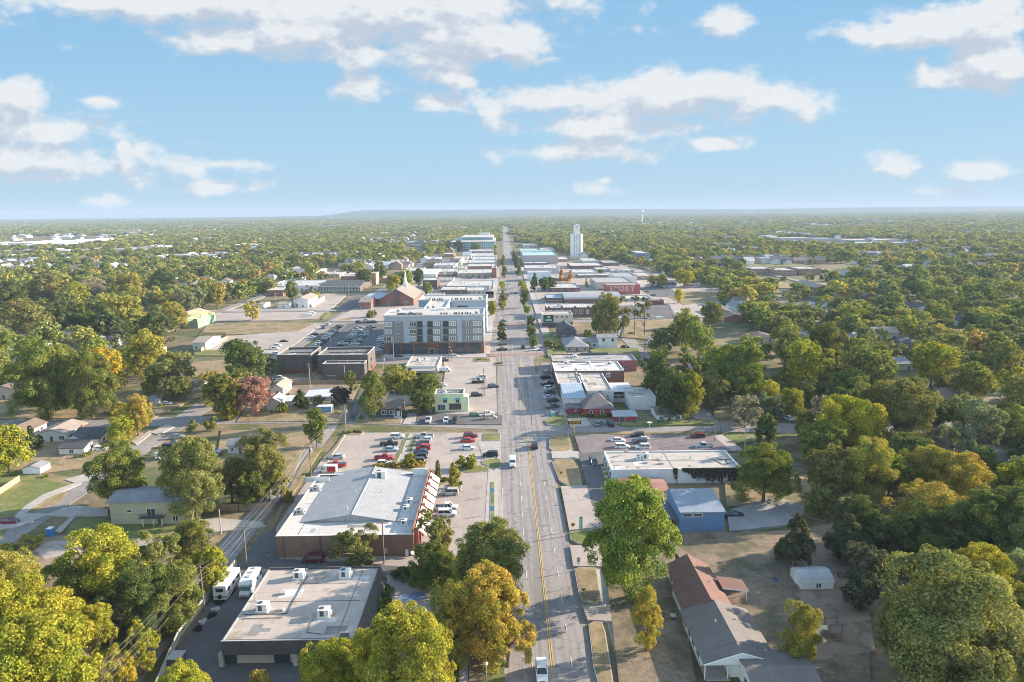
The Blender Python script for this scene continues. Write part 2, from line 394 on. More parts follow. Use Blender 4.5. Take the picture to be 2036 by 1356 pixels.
sheet('brick_crossing', m_pave, [(-8, 430), (22, 432), (22, 440), (-8, 438)], world_xy=True)
sheet('brick_crossing', m_pave, [(-14, 322), (-4, 322), (-4, 334), (-14, 334)], world_xy=True)

# left: restaurant lot
sheet('parking_lot', m_conc, [(690, 861), (994, 861), (1000, 1135), (830, 1135), (700, 1115), (560, 1125), (530, 1080), (598, 975), (640, 915)])
sheet('parking_lot', m_asph, [(300, 1400), (360, 1280), (412, 1205), (478, 1118), (520, 1062), (548, 1050), (556, 1112), (700, 1120), (800, 1128), (770, 1190), (750, 1400)])
sheet('parking_lot', m_asph, [(60, 1180), (330, 1100), (400, 1060), (540, 1040), (520, 1110), (430, 1180), (300, 1430), (60, 1300)]) if False else None
sheet('parking_lot', m_conc, [(760, 1145), (868, 1145), (905, 1400), (735, 1400)])
sheet('blue_parking_bay', mat('blue_paint', (.17, .27, .42), v1=(.8, .2), v2=(8, .2), obj=False), [(783, 1190), (842, 1177), (846, 1190), (784, 1204)])
kerbed('lot_lawn', m_grass, [(809, 863), (816, 863), (790, 921), (781, 921)])
kerbed('lot_lawn', m_grass, [(825, 864), (832, 864), (820, 898), (809, 898)])
sheet('footpath', m_walk, [(817, 863), (824, 863), (803, 915), (793, 915)])
kerbed('planting_bed', m_dirt, [(742, 925), (800, 918), (843, 923), (848, 932), (830, 940), (770, 942), (740, 935)])
kerbed('lot_lawn', m_grass, [(907, 927), (925, 924), (970, 930), (974, 939), (930, 941), (905, 937)])
kerbed('lot_lawn', m_grass, [(960, 863), (995, 863), (995.5, 878), (960, 877)])
kerbed('lot_lawn', m_grass, [(956, 919), (975, 914), (996, 914), (996, 928), (984, 937), (978, 933), (960, 924)])
kerbed('lot_lawn', m_grass, [(976, 960), (984, 960), (984.5, 1057), (974, 1057)])
kerbed('lot_lawn', m_grass, [(862, 957), (888, 955), (893, 962), (875, 968), (862, 967)])
kerbed('lot_lawn', m_grass, [(898, 963), (914, 960), (918, 968), (916, 977), (904, 974)])
kerbed('planting_bed', m_dirt, [(684, 857), (715, 856), (724, 861), (718, 866), (690, 866)])
kerbed('lot_lawn', m_dry, [(683, 865), (688, 865), (652, 919), (643, 919)])
sheet('sidewalk', m_walk, [(-5.2, 100), (-2.2, 100), (-2.2, 212), (-5.2, 212)], world_xy=True)
sheet('kerb', m_kerb, [(AX0 - .45, 40), (AX0, 40), (AX0, 170), (AX0 - .45, 170)], z=.14, world_xy=True)
sheet('footpath', m_walk, [(985, 868), (996, 868), (996, 915), (962, 915), (950, 880), (960, 880), (985, 880)], clr=False)
kerbed('verge_lawn', m_dry, [(932, 1400), (934, 1290), (945, 1265), (1000, 1255), (1006, 1400)])
sheet('verge_green', m_grass, [(966, 1400), (968, 1280), (1000, 1262), (1006, 1400)], z=.36)
sheet('sidewalk', m_walk, [(911, 1400), (914, 1280), (932, 1280), (930, 1400)])
# left: yards
kerbed('front_lawn', m_dry, [(706, 838), (725, 832), (800, 833), (797, 843), (705, 844)], z=.05)
sheet('driveway', m_walk, [(800, 844), (812, 822), (830, 820), (825, 845)])
sheet('parking_lot', m_asph, [(826, 845), (832, 822), (870, 822), (985, 822), (998, 828), (998, 845)])
sheet('parking_lot', m_conc, [(875, 800), (885, 738), (880, 705), (950, 708), (985, 712), (988, 822), (940, 825), (870, 824)])
sheet('alley', m_asph, [(690, 838), (716, 775), (722, 772), (718, 790), (706, 838)])
sheet('yard', m_dry, [(500, 800), (690, 790), (690, 838), (470, 840)], clr=False)
sheet('yard', m_dry, [(440, 856), (600, 858), (640, 868), (600, 900), (580, 960), (430, 920)], clr=False)
sheet('bare_yard', m_dirt, [(545, 745), (715, 765), (700, 795), (540, 800)], clr=False)
sheet('verge', m_dry, [(545, 1040), (560, 1000), (600, 925), (625, 890), (640, 893), (608, 945), (560, 1018), (540, 1060)], clr=False)
sheet('lawn', m_grass, [(0, 1075), (0, 930), (145, 968), (20, 1040)], clr=True)
sheet('lawn', m_dry, [(0, 940), (60, 935), (150, 952), (120, 1000), (0, 1045)], z=.16)
sheet('sidewalk', m_walk, [(28, 1030), (50, 1008), (85, 985), (112, 975), (162, 957), (162, 963), (122, 981), (92, 995), (55, 1020), (38, 1030)])
sheet('sidewalk', m_walk, [(128, 955), (162, 946), (188, 933), (200, 936), (178, 958), (150, 962)])
sheet('sidewalk', m_walk, [(262, 880), (296, 858), (308, 858), (272, 886)])
sheet('driveway', m_walk, [(0, 1043), (55, 1022), (100, 1024), (40, 1048), (0, 1056)])
sheet('driveway', m_walk, [(90, 1026), (145, 1007), (215, 1014), (215, 1026), (140, 1028)])
sheet('sidewalk', m_walk, [(110, 1058), (140, 1030), (150, 1030), (122, 1060)])
sheet('lawn', m_grass, [(150, 1031), (395, 1050), (400, 1075), (290, 1100), (125, 1072)])
sheet('yard', m_dry, [(0, 850), (250, 852), (285, 862), (190, 930), (70, 945), (0, 930)], clr=False)
sheet('yard', m_dry, [(0, 790), (380, 775), (420, 780), (300, 835), (0, 832)], clr=False)
sheet('bare_yard', m_dirt, [(0, 1085), (165, 1060), (330, 1085), (270, 1120), (100, 1140), (0, 1130)], clr=False)
sheet('concrete_pad', m_conc, [(60, 1085), (110, 1078), (240, 1075), (420, 1064), (420, 1078), (330, 1085), (160, 1100), (90, 1115)])
sheet('driveway', m_walk, [(395, 1035), (440, 1033), (520, 1040), (530, 1050), (430, 1060), (396, 1055)])
sheet('footpath', m_walk, [(300, 862), (330, 846), (348, 850), (316, 866)])
# mid left lots
sheet('parking_lot', m_conc, [(392, 640), (400, 618), (560, 612), (648, 585), (690, 586), (640, 634), (560, 638)])
sheet('empty_lot', m_dry, [(395, 668), (412, 648), (500, 642), (628, 643), (592, 660), (520, 664)])
sheet('empty_lot', m_conc, [(400, 700), (420, 672), (520, 664), (592, 660), (628, 644), (640, 646), (560, 705)])
sheet('lawn', m_grass, [(385, 708), (388, 697), (460, 697), (455, 709)])
sheet('empty_lot', m_dry, [(330, 770), (385, 720), (470, 716), (480, 735), (430, 765), (405, 775)])
sheet('parking_lot', m_asph, [(540, 706), (640, 690), (690, 645), (762, 645), (764, 706)])
sheet('parking_lot', m_asph, [(655, 620), (700, 592), (730, 590), (735, 612), (700, 620)])
sheet('parking_lot', m_conc, [(655, 640), (705, 614), (790, 612), (765, 640)])
sheet('verge', m_dry, [(668, 638), (700, 632), (762, 628), (760, 638)])
sheet('lawn', m_grass, [(634, 632), (646, 622), (658, 622), (642, 636)])
sheet('sidewalk', m_walk, [(-14, 340), (-8, 340), (-7.5, 560), (-6, 880), (-12, 880), (-14, 560)], world_xy=True)
sheet('sidewalk', m_walk, [(22, 345), (27, 345), (26, 880), (21, 880), (22, 560)], world_xy=True)
sheet('paved_block', m_conc, [(-105, 455), (-14, 455), (-12, 880), (-105, 880)], world_xy=True)
sheet('paved_block', m_conc, [(27, 452), (150, 452), (190, 610), (150, 960), (26, 960)], world_xy=True)
sheet('sidewalk', m_walk, [(763, 706), (968, 704), (966, 712), (763, 714)])
# right
kerbed('verge_lawn', m_dry, [(1092, 872), (1100, 866), (1130, 864), (1137, 896), (1125, 900), (1098, 898), (1092, 893)])
sheet('verge_green', m_grass, [(1124, 878), (1132, 866), (1137, 896), (1128, 898)], z=.33)
kerbed('verge_lawn', m_dry, [(1098, 922), (1105, 915), (1133, 914), (1148, 925), (1157, 966), (1130, 968), (1112, 958)])
kerbed('verge_lawn', m_grass, [(1133, 1060), (1150, 1057), (1180, 1056), (1180, 1086), (1150, 1083), (1133, 1074)])
kerbed('verge_lawn', m_dry, [(1142, 1134), (1156, 1130), (1186, 1132), (1196, 1205), (1178, 1203), (1156, 1196), (1150, 1180)])
kerbed('verge_lawn', m_dry, [(1170, 1245), (1182, 1238), (1197, 1240), (1204, 1262), (1226, 1400), (1200, 1400), (1180, 1330)])
sheet('verge_green', m_grass, [(1180, 1262), (1204, 1258), (1226, 1400), (1204, 1400)], z=.36)
sheet('sidewalk', m_walk, [(17.5, 40), (19.5, 40), (19.5, 210), (17.5, 210)], world_xy=True, z=.12)
sheet('driveway', m_walk, [(1096, 900), (1150, 900), (1160, 914), (1098, 914)])
sheet('driveway', m_conc, [(1115, 970), (1175, 968), (1200, 1050), (1132, 1058)])
sheet('driveway', m_conc, [(1133, 1088), (1190, 1090), (1230, 1130), (1140, 1130)])
sheet('driveway', m_conc, [(1158, 1208), (1250, 1205), (1320, 1210), (1330, 1232), (1220, 1240), (1168, 1237)])
sheet('front_lawn', m_yard_shade, [(1200, 1100), (1340, 1100), (1390, 1400), (1235, 1400)])
sheet('parking_lot', m_asphbr, [(1142, 868), (1436, 866), (1470, 900), (1210, 900), (1210, 968), (1178, 972), (1160, 920)])
sheet('parking_lot', m_asph, [(1150, 905), (1205, 900), (1214, 1010), (1178, 1010)])
sheet('verge', m_dry, [(1138, 860), (1240, 859), (1400, 861), (1400, 864), (1240, 864), (1145, 866)], z=.2)
kerbed('corner_lawn', m_grass, [(1083, 838), (1100, 829), (1122, 826), (1127, 848), (1090, 847)])
sheet('concrete_apron', m_walk, [(1128, 835), (1165, 833), (1176, 848), (1135, 852)])
sheet('verge', m_grass, [(1228, 845), (1300, 833), (1420, 838), (1420, 846), (1240, 849)])
sheet('lawn', m_grass, [(1440, 868), (1500, 866), (1500, 880), (1460, 885)])
sheet('driveway', m_conc, [(1415, 868), (1436, 867), (1478, 898), (1455, 900)])
sheet('yard', m_dry, [(1440, 960), (1560, 930), (1660, 990), (1640, 1040), (1545, 1010), (1445, 1010)], clr=False)
sheet('gravel_drive', m_gravel, [(1445, 1020), (1540, 990), (1600, 1010), (1590, 1045), (1450, 1060)])
sheet('yard', m_yard_shade, [(1320, 1065), (1590, 1060), (1560, 1110), (1730, 1300), (1730, 1400), (1500, 1400), (1380, 1160)], clr=True)
sheet('bare_yard', m_dirt, [(1560, 1060), (1700, 1040), (1740, 1300), (1620, 1320)], clr=False)
sheet('empty_lot', m_dry, [(1420, 765), (1480, 760), (1500, 830), (1420, 835)], clr=False)
sheet('lawn', m_grass, [(1172, 698), (1186, 694), (1268, 694), (1275, 712), (1190, 713)])
sheet('empty_lot', m_dry, [(1235, 672), (1245, 640), (1330, 635), (1330, 670), (1290, 676)])
sheet('empty_lot', m_dry, [(1325, 590), (1355, 580), (1440, 580), (1420, 600), (1360, 608)], clr=True)
sheet('parking_lot', m_asph, [(1220, 610), (1330, 606), (1345, 632), (1240, 636)])
sheet('parking_lot', m_asph, [(1270, 575), (1315, 566), (1360, 590), (1300, 592)])
sheet('lawn', m_grass, [(1900, 905), (1945, 900), (1950, 925), (1910, 930)])
sheet('garden', m_grass, [(1080, 668), (1105, 664), (1150, 672), (1115, 712), (1090, 712)])
kerbed('planting_bed', m_grass, [(943, 713), (975, 713), (975, 720), (942, 720)])
kerbed('planting_bed', m_dirt, [(983, 722), (1000, 720), (1002, 727), (985, 728)])
# a thinner scatter of clearings where far roofs show
for poly in ([(0, 470), (210, 468), (240, 482), (120, 495), (0, 500)], [(1480, 528), (1690, 526), (1690, 560), (1480, 562)], [(1520, 472), (1800, 474), (1830, 500), (1530, 490)], [(805, 470), (830, 470), (850, 510), (800, 512)]):
    clear([tuple(G(a, b))[:2] for a, b in poly])
for i in range(26):                                        # streets through the far woods
    pass
# ---------------------------------------------------------------- trees
def leaf_material(name, mode):
    m = bpy.data.materials.new(name); m.use_nodes = True; t = m.node_tree; t.nodes.clear()
    rn = N(t, 'ShaderNodeAttribute', attribute_name='rnd').outputs['Fac']
    oi = N(t, 'ShaderNodeObjectInfo')
    if mode == 'own': base = oi.outputs['Color']
    else:
        tcn = N(t, 'ShaderNodeAttribute', attribute_name='tc').outputs['Fac']
        k = mth(t, 'FRACT', mth(t, 'ADD', tcn, oi.outputs['Random']))
        r = N(t, 'ShaderNodeValToRGB', inp={0: k}); cr = r.color_ramp; cr.interpolation = 'LINEAR'
        st = [(0, (.135, .17, .07)), (.18, (.205, .24, .07)), (.36, (.285, .315, .07)), (.52, (.205, .235, .095)), (.70, (.39, .395, .085)), (.84, (.24, .26, .11)), (.94, (.46, .42, .09)), (1.0, (.40, .27, .12))]
        while len(cr.elements) < len(st): cr.elements.new(.5)
        for e, (p, c) in zip(cr.elements, st): e.position = p; e.color = (*c, 1)
        base = r.outputs[0]
    k = N(t, 'ShaderNodeMapRange', inp={0: rn, 1: 0.0, 2: 1.0, 3: .55, 4: 1.5}).outputs[0]
    cl = N(t, 'ShaderNodeAttribute', attribute_name='cl').outputs['Fac']
    c1 = N(t, 'ShaderNodeVectorMath', operation='SCALE', inp={0: base, 'Scale': k}).outputs[0]
    hs = N(t, 'ShaderNodeHueSaturation', inp={'Hue': N(t, 'ShaderNodeMapRange', inp={0: cl, 1: 0.0, 2: 1.0, 3: .478, 4: .525}).outputs[0], 'Value': N(t, 'ShaderNodeMapRange', inp={0: cl, 3: 1.2, 4: .85}).outputs[0], 'Saturation': 1.0, 'Color': c1}).outputs[0]
    d = N(t, 'ShaderNodeBsdfDiffuse', inp={0: hs})
    tr = N(t, 'ShaderNodeBsdfTranslucent', inp={0: mixc(t, 1.0, hs, (1.15, 1.08, .55), 'MULTIPLY')})
    mx = N(t, 'ShaderNodeMixShader', inp={0: .36, 1: d.outputs[0], 2: tr.outputs[0]})
    N(t, 'ShaderNodeOutputMaterial', inp={0: mx.outputs[0]})
    return m
m_leaf = leaf_material('leaves', 'own'); m_leaf_far = leaf_material('woodland_leaves', 'far')
m_bark = mat('bark', (.14, .105, .08), v1=(3.0, .3), v2=(12.0, .2))
m_bark_pale = mat('pale_bark', (.34, .30, .26), v1=(3.0, .25), v2=(12.0, .2))

def crown_arrays(n, leaf, seed, kind='round', ratio=1.7):
    """leaf faces clustered on clumps; local: xy radius ~1, z 0..1"""
    r = np.random.default_rng(seed)
    cen = []; rd = []
    nb = {'round': 17, 'oval': 15, 'loose': 15, 'cone': 22, 'col': 12, 'pine': 16, 'shrub': 9}[kind]
    if kind in ('round', 'oval', 'loose'): nb = int(nb * min(1.9, max(.8, ratio / 1.8)))
    for i in range(nb):
        if kind in ('round', 'oval', 'loose', 'shrub'):
            th = r.uniform(0, 2 * np.pi); zz = r.uniform(-.75, 1) if kind != 'shrub' else r.uniform(-.4, .8)
            rr = np.sqrt(max(.05, 1 - min(.98, abs(zz)) ** 2)) * r.uniform(.35, 1) ** .5 * (.68 if kind != 'loose' else .78)
            cen.append((rr * np.cos(th), rr * np.sin(th), zz * .66 + (.05 if kind == 'oval' else 0))); rd.append(r.uniform(.26, .44) * (.8 if kind == 'loose' else 1))
        elif kind == 'cone':
            z = r.uniform(0, 1) ** .8; th = r.uniform(0, 2 * np.pi); rr = (1 - z) * .70 * r.uniform(.4, 1)
            cen.append((rr * np.cos(th), rr * np.sin(th), z * 1.8 - 1)); rd.append(.34 * (1 - z) + .13)
        elif kind == 'col':
            z = (i + .5) / nb; th = r.uniform(0, 6.28); rr = .35 * r.uniform(.2, 1) * (1 - z * .7)
            cen.append((rr * np.cos(th), rr * np.sin(th), z * 1.7 - .9)); rd.append(.55 * (1 - z * .62))
        elif kind == 'pine':
            th = r.uniform(0, 6.28); z = r.uniform(-.8, .9); rr = r.uniform(.2, .75) * (1 - .4 * max(0, z))
            cen.append((rr * np.cos(th), rr * np.sin(th), z * .8)); rd.append(r.uniform(.2, .36))
    if kind in ('round', 'oval', 'shrub'): cen.append((0, 0, .05)); rd.append(.6)
    if kind in ('round', 'oval') and ratio > 1.6:
        for z in (-.45, .4): cen.append((r.uniform(-.15, .15), r.uniform(-.15, .15), z)); rd.append(.55)
    cen = np.array(cen); rd = np.array(rd)
    nat = (np.ptp(cen[:, 2]) + .5) / (np.hypot(cen[:, 0], cen[:, 1]).max() + .28); cen[:, 2] *= ratio / nat
    # sub clumps on every clump
    sub_c = []; sub_r = []
    for c, q in zip(cen, rd):
        for j in range(9):
            d = r.normal(size=3); d[2] += .35; d /= np.linalg.norm(d)
            sub_c.append(c + d * q * .72); sub_r.append(q * r.uniform(.28, .5))
    sub_c = np.array(sub_c); sub_r = np.array(sub_r); nsub = len(sub_c)
    w = sub_r ** 1.7; w /= w.sum()
    k = r.choice(nsub, n, p=w)
    outd = sub_c[k] - np.array([0, 0, -.25]); outd /= np.linalg.norm(outd, axis=1)[:, None] + 1e-6
    d = r.normal(size=(n, 3)) + outd * .8 + np.array([0, 0, .25]); d /= np.linalg.norm(d, axis=1)[:, None]
    pos = sub_c[k] + d * (sub_r[k] * r.uniform(.55, 1.12, n))[:, None]
    nrm = d + r.normal(size=(n, 3)) * .55; nrm /= np.linalg.norm(nrm, axis=1)[:, None]
    a = np.cross(nrm, r.normal(size=(n, 3))); a /= np.linalg.norm(a, axis=1)[:, None] + 1e-9; b = np.cross(nrm, a)
    s = (leaf * r.uniform(.6, 1.35, n))[:, None]; zmin, zmax = np.percentile(pos[:, 2], .3), np.percentile(pos[:, 2], 99.7)
    P = np.stack([pos + a * s, pos + b * s * .62, pos - a * s, pos - b * s * .62], 1)   # n,4,3
    P[..., 2] = (pos[:, None, 2] - zmin) / (zmax - zmin) + (P[..., 2] - pos[:, None, 2]) / (zmax - zmin)
    rxy = np.percentile(np.hypot(pos[:, 0], pos[:, 1]), 98); P[..., :2] /= rxy
    cl = r.uniform(0, 1, nsub)[k]
    return P.astype(np.float32), r.uniform(0, 1, n).astype(np.float32), cl.astype(np.float32)
def mesh_from_quads(name, P, mats, attrs):
    n = len(P); me = bpy.data.meshes.new(name)
    me.vertices.add(n * 4); me.vertices.foreach_set('co', P.reshape(-1))
    me.loops.add(n * 4); me.loops.foreach_set('vertex_index', np.arange(n * 4, dtype=np.int32))
    me.polygons.add(n); me.polygons.foreach_set('loop_start', np.arange(0, n * 4, 4, dtype=np.int32)); me.polygons.foreach_set('loop_total', np.full(n, 4, dtype=np.int32))
    me.materials.append(mats)
    for k, v in attrs.items():
        at = me.attributes.new(k, 'FLOAT', 'FACE'); at.data.foreach_set('value', v)
    me.update(calc_edges=True); me.validate(); return me
_cm = {}
LOD = {'hi': (38000, .0225), 'mid': (10000, .042), 'low': (2600, .084), 'tiny': (700, .155)}
def crown_mesh(kind, lod, var, ratio=1.7):
    ratio = min((.9, 1.3, 1.8, 2.5, 3.4, 4.6), key=lambda q: abs(math.log(q / max(.3, ratio)))); k = (kind, lod, var, ratio)
    if k not in _cm:
        n, s = LOD[lod]; n = int(n * min(1.6, max(.8, ratio / 1.8)))
        if kind in ('col', 'cone'): s *= .95
        if kind == 'pine': n = int(n * .75)
        if kind == 'loose': n = int(n * .7)
        P, rn, cl = crown_arrays(n, s, hash((kind, var)) % 1 + sum(map(ord, kind)) * 7 + var * 31, kind, ratio)
        _cm[k] = mesh_from_quads('crown', P, m_leaf, {'rnd': rn, 'cl': cl})
    return _cm[k]
_tm = {}
def trunk_mesh(kind, var, bare=False):
    k = (kind, var, bare)
    if k not in _tm:
        r = random.Random(var * 13 + len(kind)); mb = MB()
        top = {'cone': .9, 'col': .9, 'pine': .95}.get(kind, .55)
        tw = .055 if kind != 'pine' else .05
        mb.tube((0, 0, -.02), (0, 0, .12), tw * 1.4, tw, 7); mb.tube((0, 0, .12), (.03, .02, top), tw, tw * .45, 7)
        nl = 14 if bare else 8
        for i in range(nl):
            a = i * 2.4 + r.uniform(-.4, .4); z = r.uniform(.22, top); L = r.uniform(.35, .75) * (1.15 if bare else 1)
            if kind in ('cone', 'col'): L *= .5
            q = (math.cos(a) * L, math.sin(a) * L, min(.97, z + r.uniform(.12, .35)))
            mid = (q[0] * .45, q[1] * .45, z + (q[2] - z) * .3)
            mb.tube((0, 0, z), mid, tw * .5, tw * .32, 5); mb.tube(mid, q, tw * .32, tw * .08, 4)
            for j in range(3 if bare else 1):
                e = (q[0] + r.uniform(-.3, .3), q[1] + r.uniform(-.3, .3), min(1, q[2] + r.uniform(-.05, .2)))
                mb.tube(tuple((mid[i_] + q[i_]) / 2 for i_ in range(3)), e, tw * .16, tw * .04, 3)
        _tm[k] = mb.mesh('trunk', m_bark_pale if bare else m_bark)
    return _tm[k]
TC = {'dg': (.12, .15, .05), 'g': (.185, .215, .053), 'bg': (.235, .275, .062), 'yg': (.325, .325, .045), 'y': (.50, .41, .05), 'gold': (.41, .33, .075), 'o': (.235, .24, .078),
      'or': (.52, .24, .04), 'r': (.42, .25, .19), 'gy': (.32, .29, .21), 'pg': (.23, .27, .14), 'ce': (.10, .115, .065), 'pu': (.08, .055, .055), 'oy': (.33, .31, .075)}
CN = {'dg': 'dark green', 'g': 'green', 'bg': 'bright green', 'yg': 'yellow-green', 'y': 'yellow', 'gold': 'golden', 'o': 'olive', 'or': 'orange', 'r': 'pinkish red', 'gy': 'greyish bare-topped',
      'pg': 'pale grey-green', 'ce': 'dark cedar-green', 'pu': 'dark purple', 'oy': 'olive-yellow'}
KN = {'round': 'round-crowned', 'oval': 'broad', 'loose': 'open-crowned', 'cone': 'cone-shaped', 'col': 'narrow columnar', 'pine': 'tall-trunked pine', 'shrub': 'low'}
NT = [0]
_tp = {}
def tree(x, y, R, Hh, col, kind='round', lod='mid', name=None, label=None, cb=None, group=None, bare=False):
    NT[0] += 1; v = NT[0] % 4 if lod in ('low', 'tiny') else NT[0] % 3
    c = TC[col]; j = random.Random(NT[0]); jb = j.uniform(.9, 1.13); c = tuple(max(.01, q * jb * j.uniform(.95, 1.05)) for q in c)
    base = {'pine': .5, 'shrub': 0.02, 'cone': .03, 'col': .08}.get(kind, .05 if lod == 'hi' else .10) if cb is None else cb
    cat = 'shrub' if kind == 'shrub' else 'tree'
    nm = name or {'shrub': 'shrub', 'pine': 'pine_tree', 'cone': 'conical_tree', 'col': 'columnar_tree'}.get(kind, 'broadleaf_tree')
    o = thing(nm, label, cat, (x, y, 0), j.uniform(0, 6.28), group)
    o['_c'] = col; o['_k'] = kind; o['_h'] = Hh; o['_auto'] = 0 if label else 1
    tr = obj('trunk', trunk_mesh(kind if kind in ('cone', 'col', 'pine') else 'round', v % 3, bare), o)
    tr.scale = (R if kind != 'pine' else R * 1.3, R if kind != 'pine' else R * 1.3, Hh)
    if not bare:
        cr = obj('crown', crown_mesh(kind, lod, v, Hh * (1 - base) / R), o, (0, 0, Hh * base)); cr.scale = (R * j.uniform(.94, 1.06), R * j.uniform(.94, 1.06), Hh * (1 - base)); cr.color = (*c, 1)
    else:
        cr = obj('crown', crown_mesh('loose', 'tiny', v), o, (0, 0, Hh * .3)); cr.scale = (R, R, Hh * .7); cr.color = (*c, 1)
    if R > 1.5: CROWNS.append((x, y, R))
    return o
CROWNS = []
def T(cx, yt, yb, w, col, kind='round', lod=None, label=None, **kw):
    p = G(cx, yb); x, zt = onY(cx, yt, p.y); d = proj((p.x, p.y, 5))[2]
    R = w * d / FPX / 2
    if lod is None: lod = 'hi' if w > 95 else 'mid' if w > 42 else 'low' if w > 18 else 'tiny'
    return tree(p.x, p.y, R, max(zt, 1.2), col, kind, lod, label=label, **kw)

